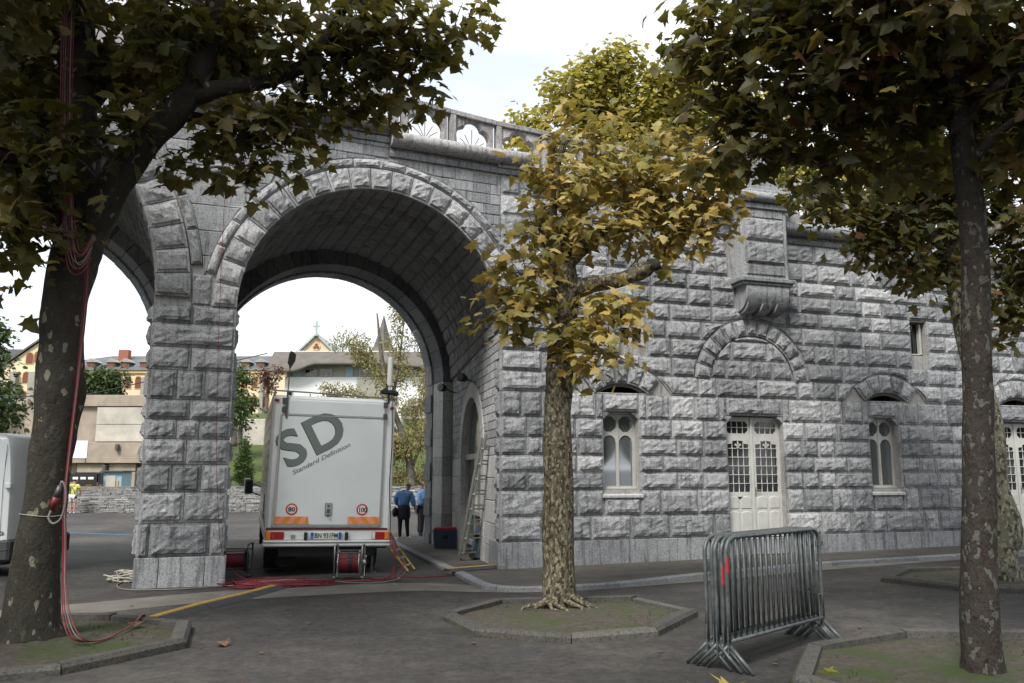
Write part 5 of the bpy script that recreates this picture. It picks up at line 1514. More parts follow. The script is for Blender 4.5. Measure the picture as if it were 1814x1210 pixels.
LLB =[(-5.37, 8.60, 6.52, 0.65), (-4.64, 8.90, 6.69, 0.67), (-3.47, 8.30, 6.35, 0.63), (-2.59, 8.20, 6.36, 0.62), (-1.88, 8.30, 6.35, 0.54), (-1.31, 8.60, 6.52, 0.44), (-0.76, 8.80, 6.78, 0.36), (-0.37, 8.90, 6.80, 0.18), (-5.30, 8.60, 5.71, 0.47), (-4.22, 8.80, 6.01, 0.54), (-2.18, 8.60, 5.91, 0.50), (-1.57, 8.70, 6.10, 0.42), (-1.08, 8.80, 6.29, 0.30), (-0.89, 8.90, 5.93, 0.18), (-2.80, 8.30, 5.25, 0.43), (-2.35, 8.40, 5.36, 0.40), (-1.92, 8.60, 5.65, 0.29), (-1.39, 8.80, 5.74, 0.21), (-3.35, 8.50, 5.15, 0.26), (-2.91, 8.30, 4.91, 0.23), (-2.55, 8.30, 4.94, 0.23), (-3.63, 8.60, 5.03, 0.18), (-3.28, 8.80, 6.36, 0.60), (-4.80, 7.70, 4.70, 0.40), (-4.37, 7.70, 4.82, 0.32), (-4.04, 7.80, 4.92, 0.29), (-4.70, 7.80, 4.22, 0.32), (-4.89, 7.90, 3.84, 0.27), (-5.14, 7.60, 4.26, 0.47), (-4.47, 7.90, 4.07, 0.19), (-5.63, 8.00, 5.43, 0.66), (-3.88, 7.90, 5.20, 0.27), (-3.45, 7.70, 6.01, 0.42)]
CLB =[(-0.05, 10.20, 3.60, 0.35), (-0.26, 10.10, 3.73, 0.24), (0.31, 10.20, 3.82, 0.35), (0.16, 10.20, 4.19, 0.31), (-0.19, 10.20, 4.19, 0.21), (0.65, 10.10, 3.37, 0.28), (0.85, 10.00, 3.07, 0.24), (1.10, 10.00, 3.28, 0.31), (1.06, 10.00, 2.93, 0.21), (1.41, 10.00, 3.35, 0.17), (1.36, 10.10, 3.73, 0.24), (1.01, 10.10, 3.73, 0.31), (0.53, 10.30, 4.51, 0.35), (0.31, 10.30, 4.89, 0.28), (0.90, 10.30, 4.81, 0.42), (0.69, 10.40, 5.38, 0.43), (0.32, 10.50, 5.65, 0.25), (1.15, 10.50, 5.57, 0.47), (1.67, 10.50, 5.42, 0.47), (1.57, 10.40, 4.84, 0.43), (2.09, 10.40, 4.84, 0.43), (2.20, 10.50, 5.42, 0.47), (2.67, 10.60, 5.37, 0.36), (2.48, 10.50, 4.87, 0.32), (2.01, 10.40, 4.54, 0.25), (2.89, 10.60, 5.06, 0.22), (1.87, 10.70, 6.05, 0.44), (1.18, 10.70, 6.21, 0.33), (2.49, 10.70, 5.97, 0.40), (0.64, 10.70, 6.05, 0.26), (2.86, 10.70, 5.73, 0.29), (0.81, 10.80, 6.59, 0.18), (3.06, 10.80, 6.18, 0.26)]
RLB =[(1.92, 7.60, 5.96, 0.39), (1.66, 7.70, 5.83, 0.18), (2.31, 7.40, 5.84, 0.46), (2.78, 7.20, 5.79, 0.49), (3.32, 7.10, 5.73, 0.53), (3.94, 7.10, 5.67, 0.53), (4.51, 7.00, 5.62, 0.58), (2.07, 7.60, 5.42, 0.31), (1.81, 7.70, 5.29, 0.18), (2.47, 7.50, 5.19, 0.44), (2.94, 7.30, 5.10, 0.45), (3.42, 7.20, 5.05, 0.44), (3.89, 7.30, 5.04, 0.40), (4.34, 7.00, 4.96, 0.43), (2.32, 7.60, 4.78, 0.29), (2.66, 7.50, 4.68, 0.28), (2.12, 7.70, 4.64, 0.16), (3.20, 7.50, 4.62, 0.31), (3.68, 7.40, 4.53, 0.30), (4.38, 6.90, 4.33, 0.28), (2.96, 7.60, 4.49, 0.18), (4.28, 7.60, 4.66, 0.26), (3.20, 6.70, 5.13, 0.37), (2.50, 6.90, 5.34, 0.33), (4.66, 6.80, 4.86, 0.51)]
QLB =[(4.59, 12.30, 5.97, 0.29), (5.02, 12.30, 5.70, 0.38), (5.54, 12.30, 5.61, 0.42), (6.00, 12.20, 5.39, 0.46), (5.63, 12.20, 5.04, 0.38), (6.07, 12.10, 4.75, 0.41), (6.45, 12.10, 5.19, 0.41), (5.33, 12.30, 5.15, 0.25), (6.22, 12.10, 4.48, 0.25), (6.85, 12.10, 5.81, 0.50), (7.39, 12.00, 5.78, 0.49), (7.42, 11.90, 4.95, 0.41), (7.27, 11.90, 4.27, 0.37), (7.39, 11.90, 3.76, 0.24), (6.62, 12.30, 6.06, 0.51), (5.97, 12.40, 6.19, 0.51), (7.89, 11.80, 5.27, 0.57), (7.81, 11.80, 4.41, 0.48), (7.19, 12.00, 3.61, 0.12), (7.30, 12.30, 6.80, 0.67), (6.62, 12.50, 6.98, 0.60)]
BLB =[(0.92, 24.00, 12.07, 0.74), (1.62, 24.00, 12.99, 0.82), (2.68, 24.00, 13.55, 0.82), (2.49, 24.00, 12.44, 0.90), (3.56, 24.00, 13.93, 0.58), (3.71, 24.00, 12.81, 0.99), (4.78, 24.00, 13.37, 0.82), (4.91, 24.00, 12.07, 0.99), (5.98, 24.00, 12.81, 0.99), (7.00, 24.00, 12.07, 0.99), (4.03, 24.00, 11.34, 0.99), (2.30, 24.00, 11.16, 0.82), (0.90, 23.50, 11.14, 0.48), (6.09, 24.00, 11.16, 0.99), (8.46, 24.00, 10.26, 0.99), (9.65, 24.00, 10.08, 1.15), (7.99, 24.00, 11.16, 0.82)]
import random as _r
def above(cx, cy, z0, z1, rad, n, seed, s=.75):
    r = _r.Random(seed); o = []
    for _ in range(n):
        a, q = r.uniform(0, 6.28), math.sqrt(r.random()) * rad
        o.append((cx + math.cos(a) * q, cy + math.sin(a) * q, r.uniform(z0, z1), s * r.uniform(.7, 1.1)))
    return o
tL = plane_tree('large dark-leaved plane tree at the left with a forked trunk and cables tied to it', (-4.67, 8.44, 0), LT, [LL1, LL2, LL3, LL4, LL5, LL6], LLB, M['bark_dark'], M['leaf_green'], 700, .165, 21, extra=above(-4.3, 8.3, 7.2, 9.0, 3.2, 18, 3) + above(-5.0, 6.0, 5.8, 7.6, 1.9, 7, 4))
tC = plane_tree('slender middle plane tree with golden leaves in front of the wall corner', (.57, 10.4, 0), CT, [CL1, CL2, CL3], CLB, M['bark_olive'], M['leaf_gold'], 740, .155, 33, roots=7)
tR = plane_tree('tall brown-mottled plane trunk at the right front under a dark green canopy', (3.79, 7.0, .05), RT, [RL1, RL2, RL3, RL4], RLB, M['bark_right'], M['leaf_right'], 860, .16, 41, extra=above(3.6, 6.8, 6.6, 8.4, 2.6, 15, 5) + above(4.4, 5.2, 5.2, 7.2, 1.8, 10, 6))
tQ = plane_tree('pale bulging plane trunk behind the right front one, leaning left', (7.0, 12.1, .1), QT, [QL1, QL2, QL3], QLB, M['bark_pale'], M['leaf_right'], 760, .165, 55, flare=.3, extra=above(6.8, 12.4, 6.6, 8.4, 2.2, 10, 8))
# pollard knuckles on the middle tree
for p, s in (((1.80, 10.2, 4.27), .10), ((.38, 10.4, 5.06), .11)):
    mb = MB(); r = random.Random(3)
    for k in range(5): mb.tube([(p[0] + r.uniform(-.04, .04), p[1] + r.uniform(-.04, .04), p[2] - .06), (p[0] + r.uniform(-.06, .06), p[1], p[2] + .06)], [s * .8, s * .55], 7)
    mb.build('knuckle', M['bark_dark'], tC, True)
# yellow-green trees on the terrace behind the balustrade
def crown_tree(label, base, trunk_h, lobes, bark_m, leaf_m, dens, size, seed, group=None, singles=300, variants=None, name='leafy_tree', tr=.2, **kw):
    t = empty(name, base, label, 'tree', group)
    top = max(l[2] for l in lobes) if lobes else base[2] + trunk_h
    cx = sum(l[0] for l in lobes) / len(lobes); cy = sum(l[1] for l in lobes) / len(lobes)
    limb(t, 'trunk', [(base[0], base[1], base[2] - .2, tr * 1.3), (base[0], base[1], base[2] + trunk_h * .5, tr), (base[0] * .7 + cx * .3, cy, base[2] + trunk_h, tr * .7), (cx, cy, top, tr * .2)], bark_m, seed, 8)
    r = random.Random(seed)
    for l in lobes[::max(1, len(lobes) // 6)]:
        limb(t, 'branch', [(base[0] * .7 + cx * .3, cy, base[2] + trunk_h * r.uniform(.7, 1), tr * .4), ((cx + l[0]) / 2, (cy + l[1]) / 2, (base[2] + trunk_h + l[2]) / 2, tr * .3), (l[0], l[1], l[2], tr * .1)], bark_m, seed, 6)
    leaf_cloud(t, lobes, dens, size, leaf_m, seed, variants or SL, singles, **kw)
    return t
def jitter(lobes, amt, seed):
    r = random.Random(seed); return [(x + r.uniform(-amt, amt), y + r.uniform(-amt * 1.5, amt * 1.5), z, s) for x, y, z, s in lobes]
crown_tree('yellow-green tree rising behind the balustrade above the wall corner', (3.4, 25, 3), 6, [(x * 1.0, y, z + .1, s_ * 1.15) for x, y, z, s_ in jitter(BLB[:13], .4, 1)], M['bark_plain'], M['leaf_back'], 1500, .19, 61, 'yellow trees behind the balustrade')
crown_tree('yellow tree seen through the balustrade to the right of the turret', (8.6, 25, 3), 5, jitter(BLB[13:], .6, 2), M['bark_plain'], M['leaf_back'], 1000, .19, 62, 'yellow trees behind the balustrade')
# more plane trees of the avenue stand behind the camera: they shade the near ground and show in the windows
def avenue(x, y, src):
    pass

# ------------------------------------------------------------------ text helper
def text_obj(name, body, size, mat, parent, loc, rot=0.0, shear=0.0, xs=1.0, ext=.002, offset=0.0, width=None, facing='rear'):
    """flat lettering on a vertical face; x along the face, z up, in the parent's space"""
    cu = bpy.data.curves.new(name, 'FONT'); cu.body = body; cu.size = size; cu.extrude = ext; cu.shear = shear; cu.offset = offset; cu.resolution_u = 4
    to = bpy.data.objects.new('tmp', cu); COL.objects.link(to)
    dg = bpy.context.evaluated_depsgraph_get()
    me = bpy.data.meshes.new_from_object(to.evaluated_get(dg)); bpy.data.objects.remove(to); bpy.data.curves.remove(cu)
    co = np.array([v.co for v in me.vertices]); w = co[:, 0].max() - co[:, 0].min()
    if width: xs = width / w
    me.transform(Matrix.Rotation(R(90), 4, 'X') @ Matrix.Rotation(rot, 4, 'Z') @ Matrix.Diagonal((xs, 1, 1, 1)))
    me.name = name; me.materials.clear(); me.materials.append(mat)
    return link(name, me, parent, None, loc, 0, (1, 1, 1), True)

# ------------------------------------------------------------------ outside broadcast truck
tg = ground_z(-4.15, 14.1)
trk = empty('broadcast_truck', (-4.15, 14.1, tg), 'white box truck marked SD seen from behind, parked inside the big arch', 'truck')
trk.rotation_euler = (0, R(1.1), R(17.6))
PM[trk.name] = Matrix.Translation(trk.location) @ trk.rotation_euler.to_matrix().to_4x4()
TW, TL, TB, TT = 2.11, 6.3, .57, 3.05
def tpart(name, mat, fn, smooth=False):
    mb = MB(); fn(mb); o = mb.build(name, mat, trk, smooth, True); return o
tpart('body', M['truck_trim'], lambda m: m.box(0, TW, 0, TL, TB, TT, .05))
for x0, nm in ((-.012, 'side_wall'), (TW - .002, 'side_wall')):
    o = tpart(nm, M['truck_side'], lambda m: m.box(x0, x0 + .014, .10, TL - .1, TB + .06, TT - .06, .004))
    for k in range(9):
        mb = MB(); zz = TB + .2 + k * .25; mb.box(x0 - (.008 if x0 < 1 else -.008), x0 + .006 + (0 if x0 < 1 else .016), .15, TL - .15, zz, zz + .012); mb.build('side_rib', M['steel'], o, False, True) if False else centred('side_rib', mb.v, mb.f, M['steel'], trk, False, True)
tpart('top_panel', M['truck_white'], lambda m: m.box(.16, 1.95, -.012, .01, 2.725, 2.97, .01))
tpart('rear_door', M['truck_white'], lambda m: m.box(.165, 1.915, -.02, .01, .86, 2.70, .008))
def frame_(m):
    m.prism([(.095, .835), (.135, .835), (.165, 2.70), (.135, 2.72)], -.032, .0); m.prism([(1.90, .835), (1.935, .835), (1.945, 2.98), (1.915, 2.98)], -.032, .0)
    m.box(.095, 1.935, -.032, 0, .825, .855, .004); m.box(.135, 1.93, -.028, 0, 2.700, 2.716, .002)
tpart('door_frame', M['steel'], frame_)
for x, z in ((.19, 2.95), (.19, 2.80), (1.93, 2.95), (1.93, 2.74)):
    tpart('hinge', M['dark_steel'], lambda m: (m.box(x - .035, x + .035, -.055, -.01, z - .05, z + .05, .008), m.cyl((x, -.06, z - .045), (x, -.06, z + .045), .014, 8)))
# letters
ang = R(28.5)
for nm, ch, lx, lz in (('letter', 'S', .31, 1.80), ('letter', 'D', .735, 2.03)):
    text_obj('letter_shadow', ch, .86, M['letter_dark'], trk, (lx - .008, -.0215, lz - .010), ang, 0, 1.06, .0006, .022)
    text_obj(nm, ch, .86, M['letter'], trk, (lx, -.0235, lz), ang, 0, 1.06, .0008, .020)
text_obj('lettering', 'Standard Definition', .105, M['letter'], trk, (.40, -.0225, 1.69), ang, .3, 1, .0008, .001, 1.08)
for s, tx in ((.415, '80'), (1.60, '100')):
    o = tpart('speed_sign', M['red'], lambda m: m.disc((s, 1.12), .098, -.026, -.018, 28))
    tpart('speed_sign_face', M['plate'], lambda m: m.disc((s, 1.12), .072, -.028, -.02, 28))
    text_obj('speed_number', tx, .105, M['black'], trk, (s - (.058 if tx == '80' else .068), -.0295, 1.083), 0, 0, 1, .0006, .003, .115 if tx == '80' else .132)
for x0 in (.14, 1.36):
    x1 = x0 + .55; z0, z1 = .875, 1.0
    tpart('reflector_board', M['orange'], lambda m: m.box(x0, x1, -.026, -.018, z0, z1))
    for k in range(4):
        w = .10; a = x0 + .0 + k * .19; sl = .09 * (1 if x0 > 1 else 1)
        p = [(max(a, x0), z0), (min(a + w, x1), z0), (min(a + w + (-sl if x0 > 1 else sl), x1) if x0 < 1 else max(a + w - sl, x0), z1), ((min(a + sl, x1)) if x0 < 1 else max(a - sl, x0), z1)]
        tpart('reflector_stripe', M['pink'], lambda m: m.prism(p, -.0285, -.0262))
def latch(m): m.box(.965, 1.085, -.045, -.018, 1.02, 1.235, .01)
tpart('latch_plate', M['steel'], latch)
tpart('latch_handle', M['dark_steel'], lambda m: (m.box(1.00, 1.05, -.065, -.045, 1.06, 1.13, .006), m.cyl((1.025, -.07, 1.02), (1.025, -.05, 1.02), .02, 8), m.cyl((1.025, -.055, 1.18), (1.025, -.044, 1.18), .022, 10)))
tpart('stripe', M['maroon'], lambda m: m.box(.02, TW - .06, -.014, .01, .775, .812, .003))
tpart('bumper', M['truck_trim'], lambda m: (m.box(-.02, TW + .01, -.05, .12, .57, .60, .01), m.box(-.02, .35, -.045, .1, .60, .615), m.box(-.03, TW + .02, -.03, .2, .50, .565, .02)))
for x0, side in ((.015, -1), (1.79, 1)):
    o = tpart('tail_lamp', M['red_lamp'], lambda m: m.box(x0, x0 + .30, -.03, .01, .618, .745, .008))
    ax = x0 + .003 if side < 0 else x0 + .215
    tpart('indicator_lens', M['amber'], lambda m: m.box(ax, ax + .08, -.034, -.02, .622, .741, .006))
    rx = x0 + .10 if side < 0 else x0 + .065
    tpart('reversing_lens' if side > 0 else 'brake_lens', M['plate'] if side > 0 else M['red'], lambda m: m.box(x0 + .003 if side > 0 else rx, (x0 + .055) if side > 0 else rx + .05, -.034, -.02, .622 if side > 0 else .64, .741 if side > 0 else .70, .006))
tpart('number_plate', M['plate'], lambda m: m.box(.75, 1.27, -.03, -.01, .625, .740, .004))
for x0 in (.752, 1.218): tpart('plate_band', M['blue'], lambda m: m.box(x0, x0 + .05, -.033, -.029, .627, .738))
text_obj('plate_text', 'BN 931FM', .115, M['black'], trk, (.815, -.0335, .645), 0, 0, 1, .0006, .002, .385)
text_obj('plate_letter', 'I', .045, M['plate'], trk, (.771, -.0345, .640), 0, 0, 1, .0004, .001)
for x0 in (.645, 1.325): tpart('rubber_stop', M['rubber'], lambda m: m.box(x0, x0 + .055, -.06, .0, .61, .74, .01))
tpart('socket', M['steel'], lambda m: m.box(.43, .50, -.03, 0, .635, .70, .006))
for x, z in ((.065, 2.955), (TW - .06, 2.90)): tpart('marker_lamp', M['red_lamp'], lambda m: m.box(x - .04, x + .04, -.035, .0, z - .022, z + .022, .018))
def rail(m):
    for x in (.03, .62, 1.25, 1.88): m.cyl((x, .1, 3.0), (x, .1, 3.13 if x < .5 else 3.10), .012, 6)
    m.tube([(.03, .1, 3.13), (.62, .1, 3.12), (1.25, .1, 3.10), (1.88, .1, 3.08)], .013, 6); m.tube([(.03, .1, 3.13), (.03, 3.0, 3.13), (.03, 6, 3.13)], .013, 6); m.tube([(1.9, .1, 3.08), (1.9, 6, 3.08)], .013, 6)
    m.tube([(1.88, .1, 3.10), (2.05, .0, 3.06), (2.05, .0, 2.98)], .01, 6)
tpart('roof_rail', M['steel'], rail)
def mast(m): m.cyl((.235, -.03, 2.66), (.235, -.03, 3.10), .016, 8); m.cyl((.235, -.03, 3.1), (.245, -.03, 3.56), .010, 6)
tpart('antenna_mast', M['dark_steel'], mast)
tpart('paddle_antenna', M['black'], lambda m: m.prism([(.235, 3.50), (.225, 3.56), (.20, 3.60), (.215, 3.76), (.245, 3.82), (.335, 3.76), (.325, 3.64), (.265, 3.53)], -.045, -.02))
tpart('whip_antenna', M['plate'], lambda m: (m.cyl((1.985, .0, 3.30), (1.985, .0, 3.82), .046, 14), m.cyl((1.985, .0, 3.22), (1.985, .0, 3.31), .025, 10)))
def clamp(m):
    m.box(1.83, 2.12, -.06, .07, 3.14, 3.22, .02); m.cyl((1.9, -.08, 3.20), (1.9, .08, 3.20), .045, 10); m.box(2.05, 2.15, -.05, .04, 3.12, 3.20, .015); m.cyl((1.985, 0, 2.98), (1.985, 0, 3.2), .018, 8)
    m.cyl((1.95, -.02, 3.2), (1.93, -.02, 3.33), .012, 6); m.cyl((2.02, -.04, 3.22), (2.1, -.06, 3.28), .01, 6)
tpart('antenna_clamp', M['black'], clamp)
tpart('cable', M['black'], lambda m: m.tube([(2.04, -.03, 2.98), (2.06, -.03, 2.6), (2.07, -.04, 2.2), (2.05, -.04, 1.6), (2.09, -.05, 1.0), (2.10, -.08, .5)], .009, 5))
# wing mirror on its arm by the cab, and the cab itself
def mirror(m): m.box(-.38, -.18, TL + .75, TL + .85, 1.20, 1.56, .03)
tpart('wing_mirror', M['black'], mirror)
tpart('mirror_shell', M['truck_trim'], lambda m: m.box(-.39, -.26, TL + .85, TL + .92, 1.20, 1.59, .02))
tpart('mirror_arm', M['black'], lambda m: (m.cyl((-.25, TL + .8, 1.26), (.06, TL + .5, 1.15), .02, 6), m.cyl((-.25, TL + .8, 1.48), (.06, TL + .5, 1.36), .02, 6)))
tpart('cab', M['truck_trim'], lambda m: m.box(.08, TW - .08, TL + .08, TL + 1.5, .5, 2.2, .12))
tpart('side_locker', M['dark_steel'], lambda m: m.box(-.02, .0, .9, 1.6, .9, 1.35, .01))
tpart('chassis', M['rubber'], lambda m: (m.box(.25, TW - .25, .15, TL, .33, .56), m.box(.05, TW - .05, .1, TL, .46, .56)))
for x in (.05, TW - .32):
    for y in (1.5, TL + .6):
        tpart('wheel', M['rubber'], lambda m: m.cyl((x, y, .37), (x + .27, y, .37), .37, 24))
        tpart('wheel_rim', M['dark_steel'], lambda m: m.cyl((x - .01, y, .37), (x + .28, y, .37), .2, 16))
for x in (.42, 1.72): tpart('mud_flap', M['rubber'], lambda m: m.box(x - .18, x + .18, .95, .97, .1, .5))
tpart('jack_leg', M['dark_steel'], lambda m: (m.cyl((1.86, .35, .02), (1.86, .35, .5), .03, 8), m.cyl((1.86, .35, .0), (1.86, .35, .03), .09, 12)))

# ------------------------------------------------------------------ white van behind the left trunk
vg = ground_z(-9, 14.3)
van = empty('parked_van', (-8.42, 14.1, vg), 'white panel van at the left edge, half behind the dark trunk', 'van', rz=0)
def vb(name, mat, fn): mb = MB(); fn(mb); return mb.build(name, mat, van, False, True)
prof = [(-.03, .34), (.0, .60), (-.02, 1.2), (-.06, 1.7), (-.14, 2.15), (-.20, 2.32), (-.32, 2.40)]
pf = prof + [(-4.6, 2.44), (-5.1, 2.1), (-5.5, 1.35), (-6.3, 1.15), (-6.4, .4), (-6.4, .34)]
def vbody(m):
    n = len(pf)
    yy = (0.0, .035, .12, 1.78, 1.87, 1.90); ins = (.10, .03, 0, 0, .03, .10)
    v = []
    for y, q in zip(yy, ins):
        for x, z in pf: v.append((x - q * (1 if x > -3 else -1), y + (.10 * max(0, (z - 1.3)) ** 1.2 if y < 1 else -.10 * max(0, (z - 1.3)) ** 1.2), z - q * .5 * (1 if z > 1 else 0)))
    f = [tuple(range(n)), tuple(range(5 * n, 6 * n))[::-1]]
    for k in range(5): f += [(k * n + i, (k + 1) * n + i, (k + 1) * n + (i + 1) % n, k * n + (i + 1) % n) for i in range(n)]
    m.add(v, f)
o = vb('body', M['van_white'], vbody); smooth_angle(o, 35)
vb('bumper', M['van_grey'], lambda m: (m.box(-6.42, .05, -.03, 1.93, .26, .62, .04),))
vb('bumper_line', M['steel'], lambda m: m.tube([(-4, -.036, .42), (-.35, -.036, .42), (-.12, -.036, .44), (.03, -.036, .47)], .008, 5))
def crease(m):
    pts = [(-3.2, 2.0), (-.50, 2.0), (-.42, 1.96), (-.39, 1.88), (-.37, .98), (-.42, .90), (-.52, .87), (-3.2, .87)]
    m.tube([(x, -.004 + .10 * max(0, (z - 1.3)) ** 1.2, z) for x, z in pts], .010, 6)
vb('panel_crease', M['van_white'], crease)
vb('door_seam', M['black'], lambda m: m.tube([(-.20, .10 * .9 ** 1.2 + .0, 2.2), (-.17, .02, 1.5), (-.14, -.001, .9), (-.13, -.002, .62)], .004, 4))
vb('door_hinge', M['van_white'], lambda m: m.box(-.12, -.02, -.03, .05, 1.46, 1.56, .015))
vb('fuel_lock', M['black'], lambda m: m.cyl((-.62, -.02, .83), (-.62, .03, .83), .035, 14))
text_obj('badge_lettering', 'MOVANO', .085, M['dark_steel'], van, (-.60, -.006, .695), 0, .15, 1, .003, .002, .52)
for x in (-1.35, -5.4):
    vb('wheel', M['rubber'], lambda m: (m.cyl((x, .0, .33), (x, .24, .33), .33, 24), m.cyl((x, 1.66, .33), (x, 1.9, .33), .33, 24)))
vb('underbody', M['rubber'], lambda m: m.box(-6.2, -.1, .1, 1.8, .2, .4))

# ------------------------------------------------------------------ crowd barriers
def make_barrier():
    t = empty('crowd_barrier', (0, 0, 0))
    Lb, Hb, zb = 1.74, 1.09, .24
    r = .13; pts = [(0, zb)] + [(0, z) for z in (.5, .8)]
    pts += [(r - r * math.cos(R(a)), Hb - r + r * math.sin(R(a))) for a in (0, 22.5, 45, 67.5, 90)]
    pts += [(Lb - r + r * math.sin(R(a)), Hb - r + r * math.cos(R(a))) for a in (0, 22.5, 45, 67.5, 90)] + [(Lb, .8), (Lb, .5), (Lb, zb)]
    mb = MB(); mb.tube([(x, 0, z) for x, z in pts], .0185, 10); mb.build('hoop', M['galv'], t, True, True)
    mb = MB(); mb.cyl((0, 0, zb), (Lb, 0, zb), .0175, 10); mb.build('bottom_rail', M['galv'], t, True, True)
    me = None
    for k in range(17):
        x = Lb * (k + 1) / 18
        if me is None:
            m2 = MB(); m2.cyl((0, 0, zb + .005), (0, 0, Hb - .008), .0085, 7); me = mesh('upright_bar', m2.v, m2.f, M['galv'], True)
        link('upright_bar', me, t, None, (x, 0, 0), 0, (1, 1, 1), True)
    for x in (.0, Lb):
        mb = MB(); mb.box(x - .02, x + .02, -.006, .006, .10, zb + .12, .002); mb.build('foot_plate', M['galv'], t, False, True)
        for sg in (-1, 1): 
            mb = MB(); mb.tube([(x, sg * .01, .205), (x, sg * .215, .012)], .016, 8); mb.build('foot', M['galv'], t, True, True)
    for z in (.93, .46):
        mb = MB(); mb.tube([(Lb, 0, z), (Lb + .07, 0, z), (Lb + .07, 0, z + .03)], .009, 6); mb.tube([(Lb - .09, 0, z + .0), (Lb, 0, z)], .008, 6); mb.build('hook', M['galv'], t, False, True)
    return t
bar0 = make_barrier()
BG = 'crowd barriers nested in one stack'
BL = ['frontmost crowd barrier of the grey nested stack, nearest the camera, red sticker on its post',
      'second crowd barrier from the front of the nested grey stack, with the longer red sticker',
      'middle crowd barrier of the nested grey stack of five',
      'fourth crowd barrier from the front of the nested grey stack',
      'rearmost crowd barrier of the nested grey stack, nearest the wall']
ba = R(44.5); bperp = (-math.sin(ba), math.cos(ba))
for k in range(5):
    if k == 0: b = bar0
    else:
        b = bar0.copy(); COL.objects.link(b)
        for ch in list(bar0.children):
            if ch.name.startswith('sticker'): continue
            c = ch.copy(); COL.objects.link(c); c.parent = b
    off_ = .052 * k; al = (-.012, .0, -.02, .015, -.01)[k]
    x = 1.83 + bperp[0] * off_ + math.cos(ba) * al; y = 7.23 + bperp[1] * off_ + math.sin(ba) * al
    b.location = (x, y, ground_z(x, y) + .0); b.rotation_euler = (0, 0, ba + (0, .012, -.008, .01, 0)[k])
    setp(b, BL[k], 'crowd barrier', BG)
for b, z0, z1 in ((bar0, .80, .93), (None, .70, .86)):
    b = b or [o for o in scn.objects if o.name.startswith('crowd_barrier') and o.get('label') == BL[1]][0]
    mb = MB(); n = 6; v = []
    for k in range(n + 1):
        a = R(-150 + 130 * k / n); v += [(.0205 * math.cos(a), .0205 * math.sin(a), z0), (.0205 * math.cos(a), .0205 * math.sin(a), z1)]
    mb.add(v, [(2 * k, 2 * k + 2, 2 * k + 3, 2 * k + 1) for k in range(n)]); o = centred('sticker', mb.v, mb.f, M['red'], b, False, True)

# ------------------------------------------------------------------ cables, reels, ramps
def reel(label, loc, rz, wd, style):
    t = empty('cable_reel', loc, label, 'cable reel', 'cable reels on the ground behind the truck', rz)
    def pb(name, mat, fn, sm_=False): mb = MB(); fn(mb); return mb.build(name, mat, t, sm_, True)
    H = .53
    def loop(x):
        r = .06; D = .20
        p = []
        for cx, cz, a0 in ((-D + r, r, 180), (D - r, r, 270), (D - r, H - r, 0), (-D + r, H - r, 90)):
            p += [(x, cx + r * math.cos(R(a0 + a)), cz + .015 + r * math.sin(R(a0 + a))) for a in (0, 30, 60, 90)]
        return p + [p[0]]
    for x in (-wd / 2, wd / 2): pb('frame_loop', M['dark_steel'] if style else M['steel'], lambda m: m.tube(loop(x), .014, 8), True)
    for y, z in ((-.2, .44), (.2, .44), (-.2, .1), (.2, .1)): pb('frame_bar', M['dark_steel'], lambda m: m.cyl((-wd / 2, y, z), (wd / 2, y, z), .011, 6))
    pb('axle', M['dark_steel'], lambda m: m.cyl((-wd / 2, 0, .27), (wd / 2, 0, .27), .02, 8))
    rd = .125 if style else .165
    def wound(m):
        n = 14
        for k in range(n):
            x0 = -wd * .36 + wd * .72 * k / n; m.tube([(x0, 0, .27), (x0 + wd * .72 / n * .5, 0, .27), (x0 + wd * .72 / n, 0, .27)], [rd * .95, rd, rd * .95], 20, False)
    pb('wound_cable', M['cable_red'], wound, True)
    for x in (-wd * .38, wd * .38): pb('flange', M['black'] if style else M['steel'], lambda m: (m.cyl((x - .008, 0, .27), (x + .008, 0, .27), .20, 28),))
    if not style:
        pb('strap', M['black'], lambda m: m.tube([(-.01, 0, .27), (.06, 0, .27)], rd + .006, 20))
        pb('crank', M['steel'], lambda m: (m.cyl((wd / 2, 0, .27), (wd / 2 + .05, 0, .27), .05, 12), m.cyl((wd / 2 + .04, 0, .27), (wd / 2 + .06, -.12, .38), .012, 6)))
    else: pb('crank', M['black'], lambda m: (m.cyl((-wd / 2, 0, .27), (-wd / 2 - .06, 0, .27), .10, 14),))
    return t
reel('black-framed reel of red cable beside the stone pier, left of the truck', (-4.66, 14.25, ground_z(-4.6, 14.2)), R(6), .50, True)
reel('steel-framed reel of red cable with a black strap, behind the right rear of the truck', (-2.66, 13.9, ground_z(-2.7, 13.9)), R(4), .44, False)
def wire(name, label, pts, rad, mat, k=6, cat='cable', group=None, parent=None):
    Q = catmull(pts, k); mb = MB(); mb.tube(Q, rad, 6)
    o = mb.build(name, mat, parent, True)
    return o if parent is not None else setp(o, label, cat, group)
r = random.Random(77)
tg_ = empty('cable_tangle', (-3.6, 13.5, ground_z(-3.6, 13.5)), 'tangle of red cable loops lying on the asphalt behind the truck bumper', 'cable tangle')
def gpt(x, y, h=.012): return (x, y, ground_z(x, y) + h)
for k in range(24):
    cx, cy = -3.62 + r.uniform(-.25, .25), 13.15 + r.uniform(-.25, .25); a_, b_ = r.uniform(.35, .75), r.uniform(.18, .42); ph = r.uniform(0, 6.28); n = 22
    pts = [gpt(cx + a_ * math.cos(ph + 6.28 * j / n * r.uniform(.97, 1.03)), cy + b_ * math.sin(ph + 6.28 * j / n) + .05 * math.sin(3 * 6.28 * j / n), .012 + .007 * (k % 6)) for j in range(n)]
    wire('cable_loop', None, pts, .0095, M['cable_red'], 2, parent=tg_)
